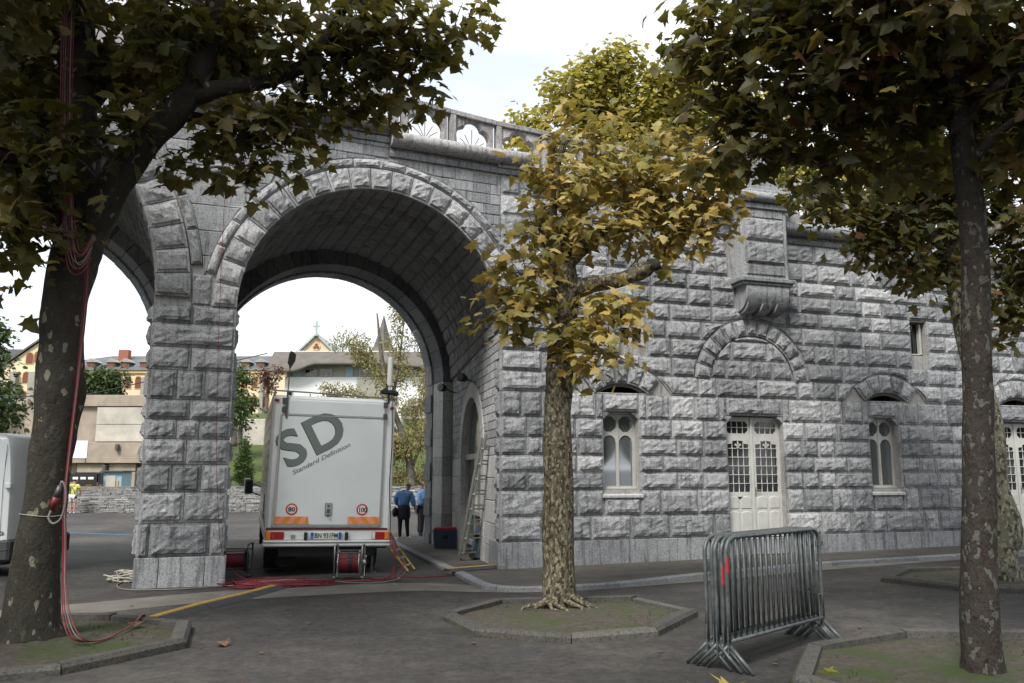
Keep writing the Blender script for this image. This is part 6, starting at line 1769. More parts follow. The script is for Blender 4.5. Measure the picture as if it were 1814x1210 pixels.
for k in range(4):
    pts = [gpt(-2.9 + .1 * k, 13.4 + .1 * k), gpt(-2.4, 13.5 + .07 * k), gpt(-2.05 + .04 * k, 13.7 + .05 * k), gpt(-1.95, 14.1, .2), (-2.06 + .02 * k, 14.55, .45), (-2.12, 14.75, .62)]
    wire('cable_loop', None, pts, .008, M['cable_red'] if k < 3 else M['black'], 5, parent=tg_)
for k in range(3):
    pts = [gpt(-2.3, 13.8 + .1 * k), gpt(-2.0 + .1 * k, 13.6, .06), gpt(-1.75, 13.75 + .1 * k, .25), gpt(-1.95, 14.3, .4), (-2.1, 14.7, .55)]
    wire('cable_loop', None, pts, .006, M['cable_pink'] if k else M['cable_red'], 5, parent=tg_)
wire('grey_cable', 'pale grey cable running along the foot of the pier and on behind the truck', [gpt(-6.15, 13.5), gpt(-6.0, 12.95), gpt(-5.6, 12.42), gpt(-4.9, 12.48), gpt(-4.3, 12.9), gpt(-3.75, 13.0), gpt(-3.5, 12.85), gpt(-3.45, 12.72)], .011, M['cable_grey'])
wire('grey_cable', 'pale grey cable curving from the red tangle towards the right of the truck', [gpt(-4.1, 12.95, .03), gpt(-3.6, 13.3, .05), gpt(-3.0, 13.45, .03), gpt(-2.5, 13.3), gpt(-2.1, 13.3), gpt(-1.8, 13.5, .05), gpt(-1.85, 13.7, .06)], .011, M['cable_grey'])
tt = empty('rope_coil', (-6.15, 13.6, ground_z(-6.1, 13.6)), 'heap of pale rope coiled on the asphalt left of the pier', 'rope')
for k in range(10):
    cx, cy = -6.12 + r.uniform(-.08, .08), 13.6 + r.uniform(-.08, .08); a_ = r.uniform(.14, .30); ph = r.uniform(0, 6.28)
    wire('rope_loop', None, [gpt(cx + a_ * math.cos(ph + .35 * j), cy + a_ * .8 * math.sin(ph + .35 * j), .015 + .016 * k + .02 * math.sin(j * .9 + k)) for j in range(18)], .011, M['rope'], 2, parent=tt)
wire('thin_red_cable', 'thin red cable lying on the asphalt between the truck and the sidewalk', [gpt(-1.95, 14.2), gpt(-1.5, 14.15), gpt(-1.1, 14.3), gpt(-.95, 14.4)], .008, M['cable_red'])
wire('red_cord', 'thin red cord hanging down the face of the stone pier', [(-4.62, 12.75, 7.4), (-4.62, 12.72, 6.5), (-4.62, 12.78, 4.1), (-4.55, 12.80, 2.0), (-4.47, 12.82, 1.0), (-4.42, 12.9, .5), (-4.30, 13.2, .12), gpt(-3.95, 13.25)], .0045, M['cable_red'])
wire('blue_rope', 'thin blue rope lying across the road beyond the left tree', [gpt(-17, 28), gpt(-14.2, 27.3), gpt(-12.8, 26.6), gpt(-11.2, 25.9), gpt(-9, 26.6)], .015, M['blue_rope'], cat='rope')
wire('blue_rope', 'thin blue rope on the ground beyond the truck near the woman', [gpt(-3.5, 24.8), gpt(-2.9, 24.9), gpt(-2.6, 25.6), gpt(-2.0, 25.4)], .014, M['blue_rope'], cat='rope')
wire('overhead_wire', 'black overhead wire crossing behind the left tree and pier', [(-22, 30, 4.4), (-18.7, 30, 4.44), (-16, 30, 4.42), (-13.0, 30, 5.05), (-9, 30, 6.0)], .018, M['black'], cat='wire')
# bundle hanging in the left tree
tb = empty('hanging_cables', (-4.45, 8.05, 3.6), 'bundle of red and grey cables hanging in a long loop from the left tree', 'cable bundle')
for k in range(8):
    dx = -.055 + .016 * k; low = (3.60, 3.66, 3.72, 3.78, 3.66, 3.80, 3.70, 3.84)[k]
    pts = [(-4.72 + dx, 8.0 + .012 * (k % 3), 7.4), (-4.60 + dx, 7.98 + .01 * (k % 3), 5.6), (-4.48 + dx, 7.97, 4.4), (-4.40 + dx * .7, 7.97, low + .16), (-4.33 + dx * .4, 7.97, low), (-4.27, 8.0, low + .04), (-4.25, 8.08, low + .2)]
    wire('cable', None, pts, .006, (M['cable_red'], M['cable_pink'], M['cable_grey'], M['cable_red'])[k % 4], 6, parent=tb)
for k in range(4):
    d = .012 * k
    pts = [(-4.34 + d, 8.12, 3.9), (-4.38 + d, 8.25, 3.6), (-4.42 + d, 8.33, 3.2), (-4.42 + d * .6, 8.32, 2.5), (-4.45 + d * .6, 8.34, 1.95), (-4.47 + d * .6, 8.36, 1.42), (-4.43 + d, 8.34, .95), (-4.36 + d, 8.26, .6), (-4.25 + d * 2, 8.12, .30), (-4.12 + d * 3, 8.05, .12), (-3.98 + d, 8.25 + d, .065), (-3.95, 8.7, .07), (-4.02, 9.15, .08), (-4.12 + d, 9.50, .10), (-4.14 + d * .5, 9.66, .03)]
    wire('cable', None, pts, .006, (M['cable_red'], M['cable_red'], M['cable_grey'], M['cable_red'])[k], 6, parent=tb)
tp = empty('cable_plug', (-4.42, 8.14, 1.4), 'red and grey industrial plug hanging on the dark trunk of the left tree', 'plug')
mb = MB(); mb.tube([(-4.44, 8.12, 1.30), (-4.42, 8.10, 1.36), (-4.40, 8.10, 1.42)], [.018, .033, .036], 12); mb.build('connector', M['cable_red'], tp, True)
mb = MB(); mb.tube([(-4.40, 8.10, 1.42), (-4.375, 8.10, 1.53)], [.034, .024], 12); mb.build('collar', M['dark_steel'], tp, True)
mb = MB(); mb.tube(catmull([(-4.455, 8.12, 1.29), (-4.46, 8.10, 1.22), (-4.41, 8.10, 1.17), (-4.34, 8.10, 1.22), (-4.31, 8.10, 1.36), (-4.32, 8.10, 1.5), (-4.36, 8.10, 1.57), (-4.375, 8.10, 1.52)], 5), .011, 7); mb.build('flex', M['cable_grey'], tp, True)
wire('tie_wire', 'thin pale wire tied around the dark trunk of the left tree', [(-4.70 + .212 * math.cos(R(a)), 8.44 + .212 * math.sin(R(a)), 1.24 + .012 * math.sin(R(a * 2))) for a in range(160, 380, 20)], .004, M['rope'], 3, 'wire')
def ramp_(label, a, b, w, extra):
    t = empty('cable_ramp', gpt((a[0] + b[0]) / 2, (a[1] + b[1]) / 2, 0), label, 'cable ramp', 'yellow-topped cable ramps')
    A_ = Vector(a); B_ = Vector(b); d = (B_ - A_).normalized(); nn = Vector((-d.y, d.x)); L = (B_ - A_).length; k = max(1, round(L / .9))
    for i in range(k):
        for nm, prof, mat in (('ramp_body', [(-w, .0), (-w * .45, .045), (w * .45, .045), (w, .0)], M['ramp_rubber']), ('yellow_lid', [(-w * .40, .0455), (-w * .38, .056), (w * .15, .056), (w * .17, .0455)], M['yellow'])):
            v = []
            for q in (i / k + .004, (i + 1) / k - .004):
                c = A_.lerp(B_, q) + nn * .02 * math.sin(q * 7)
                for x, z in prof: p = c - nn * (-x); v.append((p.x, p.y, ground_z(p.x, p.y) + z + extra))
            centred(nm, v, [(0, 1, 5, 4), (1, 2, 6, 5), (2, 3, 7, 6), (0, 3, 2, 1), (4, 5, 6, 7), (0, 4, 7, 3)], mat, t)
ramp_('long yellow-topped black cable ramp crossing the asphalt to the left tree pit', (-3.50, 12.62), (-4.05, 9.66), .17, .004)
ramp_('short yellow-topped cable ramp lying on the sidewalk at the wall corner', (-1.12, 14.42), (-.30, 15.1), .12, .072)

# ------------------------------------------------------------------ ladder, crate, trolley, lamps, folding steps
lad = empty('ladder', (-.93, 16.7, .0), 'two-section aluminium ladder leaning in the arched doorway of the vault', 'ladder')
L0 = Vector((-.98, 16.62, ground_z(-.9, 16.6) + .062)); L1 = Vector((-.50, 15.80, 2.38)); wv = Vector((.36, .33, 0)).normalized() * .36
up_ = (L1 - L0).normalized(); nv_ = up_.cross(wv).normalized()
def bar_(mb, a, b, w1, w2, hw, hn):
    v = [tuple(p + w1 * sx * hw + w2 * sn * hn) for p in (a, b) for sx in (-1, 1) for sn in (-1, 1)]
    mb.add(v, [(0, 1, 3, 2), (4, 6, 7, 5), (0, 4, 5, 1), (2, 3, 7, 6), (0, 2, 6, 4), (1, 5, 7, 3)])
for sec, (t0, t1, dn) in enumerate(((0, 1.0, 0), (.03, .97, .06))):
    for sx in (0, 1):
        mb = MB(); a = L0.lerp(L1, t0) + wv * (sx - .0) + nv_ * dn + wv.normalized() * (-.04 if sx == 0 else .04) * sec; b = L0.lerp(L1, t1) + wv * sx + nv_ * dn + wv.normalized() * (-.04 if sx == 0 else .04) * sec
        bar_(mb, a, b, wv.normalized(), nv_, .012, .032); mb.build('rail', M['alu'], lad)
    for k in range(8):
        q = .06 + .118 * k + .02 * sec; a = L0.lerp(L1, q) + nv_ * dn - wv.normalized() * .05; b = a + wv + wv.normalized() * .1
        mb = MB(); mb.tube([a, b], .016, 6); mb.build('rung', M['alu'], lad)
for sx in (0, 1): mb = MB(); c = L0 + wv * sx; mb.box(c.x - .04, c.x + .04, c.y - .03, c.y + .03, c.z - .01, c.z + .05, .01); mb.build('rubber_foot', M['rubber'], lad)
cx0, cy0 = -1.60, 20.1; cz0 = ground_z(cx0, cy0) + .062
crt = empty('storage_crate', (cx0, cy0, cz0), 'dark blue plastic crate with a red lid beside the ladder', 'crate', rz=R(8))
def cp(name, mat, fn): mb = MB(); fn(mb); return mb.build(name, mat, crt, False, True)
cp('tub', M['box_blue'], lambda m: m.add([(-.25, -.19, 0), (.25, -.19, 0), (.25, .19, 0), (-.25, .19, 0), (-.28, -.21, .42), (.28, -.21, .42), (.28, .21, .42), (-.28, .21, .42)], [(0, 3, 2, 1), (4, 5, 6, 7), (0, 1, 5, 4), (1, 2, 6, 5), (2, 3, 7, 6), (3, 0, 4, 7)]))
cp('rim', M['box_blue'], lambda m: m.box(-.295, .295, -.225, .225, .38, .425, .01))
cp('lid', M['red'], lambda m: m.box(-.27, .27, -.20, .20, .4255, .475, .02))
for k in (-2, -1, 1, 2): cp('rib', M['box_blue'], lambda m: m.box(k * .09 - .01, k * .09 + .01, -.222, -.198, .06, .37, .004))
cp('handle', M['black'], lambda m: m.box(-.06, .06, -.232, -.21, .22, .30, .01))
tx, ty = -.66, 16.9; tz = ground_z(tx, ty) + .062
tro = empty('equipment_case', (tx, ty, tz), 'grey wheeled case standing behind the ladder foot', 'wheeled case', rz=R(15))
def tp_(name, mat, fn): mb = MB(); fn(mb); return mb.build(name, mat, tro, False, True)
tp_('shell', M['box_blue'], lambda m: m.add([(-.16, -.12, .05), (.16, -.12, .05), (.16, .14, .05), (-.16, .14, .05), (-.04, -.06, .66), (.20, -.06, .66), (.20, .14, .66), (-.04, .14, .66)], [(0, 3, 2, 1), (4, 5, 6, 7), (0, 1, 5, 4), (1, 2, 6, 5), (2, 3, 7, 6), (3, 0, 4, 7)]))
for x, z in ((-.17, .09), (.13, .05), (-.08, .47), (.10, .44)): tp_('wheel', M['rubber'], lambda m: m.cyl((x, -.17, z), (x, -.11, z), .055, 14))
tp_('red_cap', M['red'], lambda m: m.box(-.02, .18, -.04, .12, .662, .69, .01))
def flood(label, p, q):
    t = empty('floodlight', p, label, 'floodlight', 'floodlights fixed in the vault')
    mb = MB(); mb.tube([Vector(p) + Vector((-.10, -.14, .02)), p], [.10, .075], 14); mb.build('lamp_head', M['black'], t, True)
    mb = MB(); mb.tube([p, ((p[0] + q[0]) / 2, (p[1] + q[1]) / 2, p[2] - .05), q], .02, 6); mb.build('arm', M['dark_steel'], t, True)
    mb = MB(); mb.cyl(Vector(p) + Vector((-.1001, -.1405, .0201)), Vector(p) + Vector((-.108, -.152, .0217)), .088, 14); mb.build('lens', M['steel'], t)
flood('small black floodlight on the far ring of the vault, above the crate', (-1.63, 20.0, 3.68), (-1.33, 20.6, 3.62))
flood('black floodlight fixed to the rubble wall above the arched doorway', (-1.03, 18.0, 3.70), (-.82, 18.1, 3.78))
stp = empty('step_ladder', (-1.95, 15.3, ground_z(-2, 15.3)), 'small yellow-edged step leaning beside the right side of the truck', 'step')
mb = MB(); g_ = ground_z(-2, 15)
mb.tube([(-2.25, 15.35, g_ + .42), (-1.82, 14.95, g_ + .02)], .018, 6); mb.build('rail', M['yellow'], stp)
mb = MB(); mb.tube([(-2.15, 15.7, g_ + .42), (-1.75, 15.3, g_ + .02)], .018, 6); mb.build('rail', M['yellow'], stp)
for k in range(3):
    q = .2 + .3 * k; mb = MB(); a = Vector((-2.25, 15.35, g_ + .42)).lerp(Vector((-1.82, 14.95, g_ + .02)), q); b = Vector((-2.15, 15.7, g_ + .42)).lerp(Vector((-1.75, 15.3, g_ + .02)), q); mb.tube([a, b], .022, 6); mb.build('tread', M['alu'], stp)

# ------------------------------------------------------------------ people
def skin_mesh(name, joints, edges, mat, parent, root=0, sub=2):
    """one continuous surface grown along a skeleton"""
    me = bpy.data.meshes.new(name); me.from_pydata([j[:3] for j in joints], edges, [])
    o = bpy.data.objects.new(name, me); COL.objects.link(o)
    sk = o.modifiers.new('skin', 'SKIN'); sk.use_smooth_shade = True; sk.branch_smoothing = .4
    lay = me.skin_vertices[0] if me.skin_vertices else None
    if lay is None:
        a = me.attributes  # the layer is made by the modifier on first use
    for i, j in enumerate(joints):
        r_ = j[3]; me.skin_vertices[0].data[i].radius = r_ if hasattr(r_, '__len__') else (r_, r_)
    me.skin_vertices[0].data[root].use_root = True
    ss = o.modifiers.new('sub', 'SUBSURF'); ss.levels = sub; ss.render_levels = sub
    dg = bpy.context.evaluated_depsgraph_get(); m2 = bpy.data.meshes.new_from_object(o.evaluated_get(dg)); bpy.data.objects.remove(o)
    m2.name = name; m2.materials.clear(); m2.materials.append(mat); m2.polygons.foreach_set('use_smooth', [True] * len(m2.polygons))
    return link(name, m2, parent, None, (0, 0, 0), 0, (1, 1, 1), True)
def person(label, loc, rz, H, P_, clothes):
    """P_: joint positions in units of height; clothes: list of (name, material, [(joint, radius)...], edges)"""
    t = empty('person', loc, label, 'person', rz=rz)
    s = H
    J = dict(pel=(0, 0, .52), wai=(0, 0, .60), che=(0, 0, .73), nek=(0, 0, .835), hd0=(0, .0, .875), hd1=(0, .01, .93), hd2=(0, .0, .965),
             shl=(-.105, 0, .80), ell=(-.14, .0, .63), wrl=(-.14, .03, .49), shr=(.105, 0, .80), elr=(.14, .0, .63), wrr=(.14, .03, .49),
             hpl=(-.055, 0, .49), knl=(-.06, .0, .27), anl=(-.065, -.01, .045), tol=(-.07, .075, .02), hpr=(.055, 0, .49), knr=(.06, .0, .27), anr=(.065, -.01, .045), tor=(.07, .075, .02))
    J.update({k_: v_ for k_, v_ in P_.items() if k_ != 'look'})
    rad = dict(pel=(.085, .065), wai=(.075, .055), che=(.09, .06), nek=.032, hd0=.042, hd1=(.045, .055), hd2=.038, shl=.042, ell=.027, wrl=.018, shr=.042, elr=.027, wrr=.018,
               hpl=.055, knl=.036, anl=.022, tol=.018, hpr=.055, knr=.036, anr=.022, tor=.018)
    names = list(J); idx = {n: i for i, n in enumerate(names)}
    E_ = [('pel', 'wai'), ('wai', 'che'), ('che', 'nek'), ('nek', 'hd0'), ('hd0', 'hd1'), ('hd1', 'hd2'), ('che', 'shl'), ('shl', 'ell'), ('ell', 'wrl'), ('che', 'shr'), ('shr', 'elr'), ('elr', 'wrr'), ('pel', 'hpl'), ('hpl', 'knl'), ('knl', 'anl'), ('anl', 'tol'), ('pel', 'hpr'), ('hpr', 'knr'), ('knr', 'anr'), ('anr', 'tor')]
    sc = lambda r_: tuple(q * s for q in r_) if hasattr(r_, '__len__') else r_ * s
    js = []
    ed = [(idx[a], idx[b]) for a, b in E_]
    js = [(*[c * s for c in J[n]], sc(rad[n])) for n in names]
    # hands: palm, four fingers and a thumb, grown from the wrists
    for w, e, sg in (('wrl', 'ell', -1), ('wrr', 'elr', 1)):
        W = Vector(J[w]) * s; d = (W - Vector(J[e]) * s).normalized(); side = d.cross(Vector((sg, 0, 0))).normalized()
        pal = W + d * .045 * s; js.append((*pal, (.020 * s, .012 * s))); ip = len(js) - 1; ed.append((idx[w], ip))
        for k, ln in enumerate((.036, .042, .040, .032)):
            b = pal + side * (k - 1.5) * .010 * s + d * .012 * s; m_ = b + d * ln * s * .6; e2 = m_ + (d * .6 - Vector((sg * .5, 0, 0))) * ln * s * .5
            i0 = len(js); js += [(*b, .006 * s), (*m_, .0052 * s), (*e2, .004 * s)]; ed += [(ip, i0), (i0, i0 + 1), (i0 + 1, i0 + 2)]
        b = W + d * .02 * s + side * -.022 * s; e2 = b + (d - side * .6) * .026 * s; i0 = len(js); js += [(*b, .007 * s), (*e2, .005 * s)]; ed += [(idx[w], i0), (i0, i0 + 1)]
    skin_mesh('body', js, ed, M['skin'], t, idx['pel'], 1)
    hd = Vector(J['hd1']) * s; fw = (Vector(J['hd1']) - Vector(J['nek'])); 
    look = Vector(P_.get('look', (0, 1, 0))).normalized(); side = look.cross(Vector((0, 0, 1))).normalized()
    mb = MB(); c = hd + look * .050 * s + Vector((0, 0, -.005 * s)); mb.tube([c + Vector((0, 0, .012 * s)), c + look * .012 * s + Vector((0, 0, -.012 * s))], [.004 * s, .008 * s], 6); mb.build('nose', M['skin'], t, True, True)
    for sg in (-1, 1):
        mb = MB(); e_ = hd + side * sg * .052 * s; mb.tube([e_ + Vector((0, 0, .018 * s)), e_ + side * sg * .006 * s, e_ - Vector((0, 0, .018 * s))], [.006 * s, .010 * s, .005 * s], 6); mb.build('ear', M['skin'], t, True, True)
        mb = MB(); e_ = hd + look * .047 * s + side * sg * .018 * s + Vector((0, 0, .008 * s)); mb.tube([e_, e_ + look * .006 * s], [.006 * s, .003 * s], 6); mb.build('eye', M['black'], t, True, True)
    mb = MB(); e_ = hd + look * .048 * s - Vector((0, 0, .028 * s)); mb.tube([e_ - side * .012 * s, e_ + look * .004 * s, e_ + side * .012 * s], .003 * s, 5); mb.build('mouth', M['maroon'], t, True, True)
    for nm, mat, jl, el in clothes:
        jj = []
        for p, r_ in jl:
            q = J[p] if isinstance(p, str) else p; jj.append((*[c * s for c in q], sc(r_)))
        skin_mesh(nm, jj, el, mat, t, 0, 2)
    return t
chain = lambda n: [(i, i + 1) for i in range(n - 1)]
gw = ground_z(-3.09, 24.0)
person('grey-haired woman in a blue shirt and dark skirt standing right of the truck', (-3.09, 24.0, gw), R(0), 1.66,
       dict(che=(.02, .02, .73), nek=(.045, .03, .83), hd0=(.06, .035, .865), hd1=(.075, .035, .918), hd2=(.072, .03, .955), shl=(-.10, .0, .79), shr=(.12, .02, .79), ell=(-.15, .05, .66), wrl=(-.10, .12, .55),
            elr=(.165, -.01, .62), wrr=(.20, -.02, .50), anl=(-.06, -.0, .045), tol=(-.045, .07, .02), anr=(.075, .02, .045), tor=(.12, .085, .02), look=(.8, .6, -.05)),
       [('shirt', M['shirt_blue'], [((0, 0, .57), (.115, .095)), ('wai', (.11, .09)), ('che', (.115, .09)), ('nek', .045), ('shl', .062), ('ell', .046), ('shr', .062), ('elr', .046), ((.185, -.015, .55), .036), ((-.12, .10, .58), .036)], [(0, 1), (1, 2), (2, 3), (2, 4), (4, 5), (2, 6), (6, 7), (7, 8), (5, 9)]),
        ('skirt', M['cloth_navy'], [((0, 0, .63), (.105, .085)), ((0, 0, .52), (.125, .10)), ((0, 0, .40), (.13, .10)), ((0.0, 0, .33), (.12, .095))], chain(4)),
        ('leggings', M['cloth_black'], [((-.055, 0, .44), .055), ('knl', .042), ('anl', .028)], chain(3)), ('leggings', M['cloth_black'], [((.055, 0, .44), .055), ('knr', .042), ('anr', .028)], chain(3)),
        ('shoe', M['shoe'], [((-.062, -.025, .03), .03), ((-.052, .04, .025), .028), ((-.042, .085, .02), .02)], chain(3)), ('shoe', M['shoe'], [((.07, -.01, .03), .03), ((.095, .045, .025), .028), ((.125, .095, .02), .02)], chain(3)),
        ('hair', M['hair_grey'], [((.055, .018, .895), .042), ((.062, .02, .935), .056), ((.068, .025, .962), .046)], chain(3)),
        ('shoulder_bag', M['cloth_black'], [((-.13, -.05, .56), (.04, .035)), ((-.15, -.05, .47), (.06, .05)), ((-.145, -.05, .38), (.055, .045))], chain(3))])
person('person in blue shirt and black trousers half hidden by the far jamb of the arch', (-2.80, 25.9, ground_z(-2.6, 25.6)), R(-70), 1.68,
       dict(look=(.3, 1, 0), elr=(.14, .03, .63)),
       [('shirt', M['shirt_blue'], [((0, 0, .53), (.11, .09)), ('wai', (.108, .088)), ('che', (.112, .088)), ('nek', .045), ('shl', .06), ('ell', .046), ('shr', .06), ('elr', .046)], [(0, 1), (1, 2), (2, 3), (2, 4), (4, 5), (2, 6), (6, 7)]),
        ('trousers', M['cloth_black'], [('pel', (.095, .08)), ('hpl', .07), ('knl', .05), ('anl', .042), ('hpr', .07), ('knr', .05), ('anr', .042)], [(0, 1), (1, 2), (2, 3), (0, 4), (4, 5), (5, 6)]),
        ('shoe', M['cloth_black'], [((-.065, -.03, .03), .03), ((-.07, .08, .02), .024)], chain(2)), ('shoe', M['cloth_black'], [((.065, -.03, .03), .03), ((.07, .08, .02), .024)], chain(2)),
        ('hair', M['hair_dark'], [((0, -.012, .90), .042), ((0, -.01, .94), .052), ((0, 0, .965), .042)], chain(3))])
person('man seen from behind in a yellow-green vest and white shorts at the low stone wall', (-21.6, 41.3, ground_z(-22, 41.3)), R(0), 1.72,
       dict(ell=(-.16, .06, .66), wrl=(-.08, .12, .58), elr=(.17, .04, .65), wrr=(.13, .11, .55), anl=(-.055, 0, .045), anr=(.055, 0, .045), look=(0, 1, -.2), hd1=(0, .02, .925), hd2=(0, .015, .96)),
       [('vest', M['cloth_hivis'], [('pel', (.105, .085)), ('wai', (.10, .08)), ('che', (.11, .085)), ('nek', .042), ('shl', .055), ((-.14, .02, .70), .045), ('shr', .055), ((.15, .02, .70), .045)], [(0, 1), (1, 2), (2, 3), (2, 4), (4, 5), (2, 6), (6, 7)]),
        ('shorts', M['cloth_white'], [('pel', (.10, .085)), ('hpl', .072), ((-.06, 0, .31), .062), ('hpr', .072), ((.06, 0, .31), .062)], [(0, 1), (1, 2), (0, 3), (3, 4)]),
        ('backpack', M['cloth_pale'], [((-.10, -.09, .80), (.05, .04)), ((-.12, -.10, .70), (.06, .045)), ((-.12, -.09, .62), (.045, .035))], chain(3)),
        ('shoulder_bag', M['cloth_black'], [((.11, -.08, .50), (.045, .03)), ((.11, -.08, .43), (.045, .03))], chain(2)),
        ('strap', M['cloth_black'], [((-.08, -.07, .82), .008), ((.03, -.10, .68), .008), ((.10, -.09, .52), .008)], chain(3)),
        ('shoe', M['shoe'], [((-.055, -.03, .03), .028), ((-.06, .08, .02), .022)], chain(2)), ('shoe', M['shoe'], [((.055, -.03, .03), .028), ((.06, .08, .02), .022)], chain(2)),
        ('hair', M['hair_dark'], [((0, -.004, .90), .045), ((0, .0, .94), .056), ((0, .01, .965), .044)], chain(3))])

# ------------------------------------------------------------------ beyond the arches: low wall, far buildings, trees
def bbox(name, mat, parent, x0, x1, y0, y1, z0, z1, bev=0.0):
    mb = MB(); mb.box(x0, x1, y0, y1, z0, z1, bev); return mb.build(name, mat, parent)
low = empty('low_stone_wall', (-14, 43, -.33), 'long low dry-stone wall in two tiers beyond the road', 'wall')
PLW = Pieces(low)
r = random.Random(4)
wl_ = [(-30, 41.4), (-19.9, 42.3), (-13.5, 43.1), (-3, 43.6), (8, 44.0)]
def wpt(q):
    q *= len(wl_) - 1; i = min(int(q), len(wl_) - 2); t = q - i
    return Vector((*wl_[i], 0)).lerp(Vector((*wl_[i + 1], 0)), t)
Lw = 38.0
for tier, (za, zb_, setb) in enumerate(((-.36, .50, 0), (.44, .95, 1.2))):
    mb = MB(); n = 20; v = []
    for k in range(n + 1):
        p = wpt(k / n); v += [(p.x, p.y + setb + .04, za - .2), (p.x, p.y + setb + .04, zb_ - .01), (p.x, p.y + setb + 1.3, zb_ - .01)]
    mb.add(v, [(3 * k, 3 * k + 3, 3 * k + 4, 3 * k + 1) for k in range(n)] + [(3 * k + 1, 3 * k + 4, 3 * k + 5, 3 * k + 2) for k in range(n)])
    mb.build('wall_core', M['mortar_dark'], low)
    z = za
    while z < zb_ - .02:
        h = r.uniform(.07, .11); h = min(h, zb_ - z); x = r.uniform(0, .3)
        while x < Lw:
            w = r.uniform(.22, .5); p = wpt(x / Lw); q = wpt((x + w) / Lw); o = r.uniform(-.03, .04); hh = h - .012
            v = [(p.x + .01, p.y + setb - o, z), (q.x - .01, q.y + setb - o + r.uniform(-.02, .02), z), (q.x - .01, q.y + setb - o, z + hh), (p.x + .01, p.y + setb - o, z + hh), (p.x + .01, p.y + setb + .2, z), (q.x - .01, q.y + setb + .2, z), (q.x - .01, q.y + setb + .2, z + hh), (p.x + .01, p.y + setb + .2, z + hh)]
            f = [(0, 1, 2, 3), (3, 2, 6, 7), (0, 3, 7, 4), (1, 5, 6, 2)]
            def make(mbb, v=v, f=f):
                if mbb is None: centred('wall_stone', v, f, M['drystone'], low)
                else: mbb.add(v, f)
                return M['drystone']
            PLW.add('wall_stone', v[0], w * h, make); x += w
        z += h
PLW.flush()

con = empty('concrete_building', (-35, 61, .6), 'low tan concrete building with a pale panel, beyond the left arch', 'building')
bbox('wall', M['concrete_tan'], con, -46, -25.6, 60.3, 72, -.5, 7.0, .03)
bbox('parapet', M['concrete_tan'], con, -33.6, -25.4, 60.0, 60.29, 6.45, 7.28, .03)
bbox('pale_panel', M['concrete_pale'], con, -30.2, -25.7, 60.05, 60.29, 5.15, 6.38, .02); bbox('pale_panel', M['concrete_pale'], con, -30.2, -25.7, 60.05, 60.29, 3.90, 5.12, .02)
for k, (x0, x1) in enumerate(((-36.5, -30.5), (-30.46, -26.0))): bbox('overhang', M['concrete_tan'], con, x0, x1, 59.5, 60.29, 2.35, 3.82, .03)
bbox('white_square', M['white_render'], con, -31.6, -30.4, 59.46, 59.495, 2.7, 3.95)
for x in (-31.2, -28.9, -26.6): bbox('lower_pier', M['concrete_tan'], con, x, x + .9 if x > -27 else x + 1.9, 59.8, 60.29, .2, 2.33, .03)
for x, z in ((-28.2, 3.5), (-29.0, 2.0)): bbox('wall_lamp', M['dark_steel'], con, x - .12, x + .12, 59.2, 59.47, z - .25, z + .2, .04)
bbox('roof_vent', M['sky_blue'], con, -46, -36.4, 58, 60.2, 6.6, 6.95, .02)
mb = MB(); mb.cyl((-38.0, 58, .3), (-38.0, 58, 6.4), .14, 8); mb.build('drainpipe', M['white_render'], con)

stl = empty('sales_stall', (-25.6, 50, .3), 'dark stall with white lettering on its fascia and orange goods, behind the low wall', 'stall')
bbox('counter', M['black'], stl, -27.2, -24.7, 50, 52, -.3, .62); bbox('fascia', M['black'], stl, -27.4, -24.6, 49.8, 49.9, 1.12, 1.62); bbox('back_wall', M['black'], stl, -27.2, -24.7, 51.9, 52, .6, 1.7)
for k in range(5): bbox('letter_strip', M['white_render'], stl, -27.1 + k * .46, -26.78 + k * .46, 49.78, 49.797, 1.28, 1.42)
for k in range(4): bbox('orange_goods', M['orange'], stl, -26.0 + k * .38, -25.75 + k * .38, 50.2, 50.5, .62, .86 + .1 * (k % 2), .03)
for x in (-27.3, -24.7): bbox('post', M['dark_steel'], stl, x - .04, x + .04, 49.8, 49.9, -.3, 1.7)
hut = empty('blue_hut', (-24, 50, .3), 'small pale blue hut with a flat roof beside the stall', 'hut')
bbox('wall', M['sky_blue'], hut, -24.55, -23.45, 50.2, 51.5, -.3, 1.72, .01); bbox('roof', M['dark_steel'], hut, -24.7, -23.3, 50.0, 51.7, 1.72, 1.80, .01); bbox('door', M['concrete_pale'], hut, -24.35, -23.8, 50.15, 50.199, -.3, 1.5); bbox('notice', M['yellow'], hut, -23.75, -23.62, 50.16, 50.199, .85, 1.2)

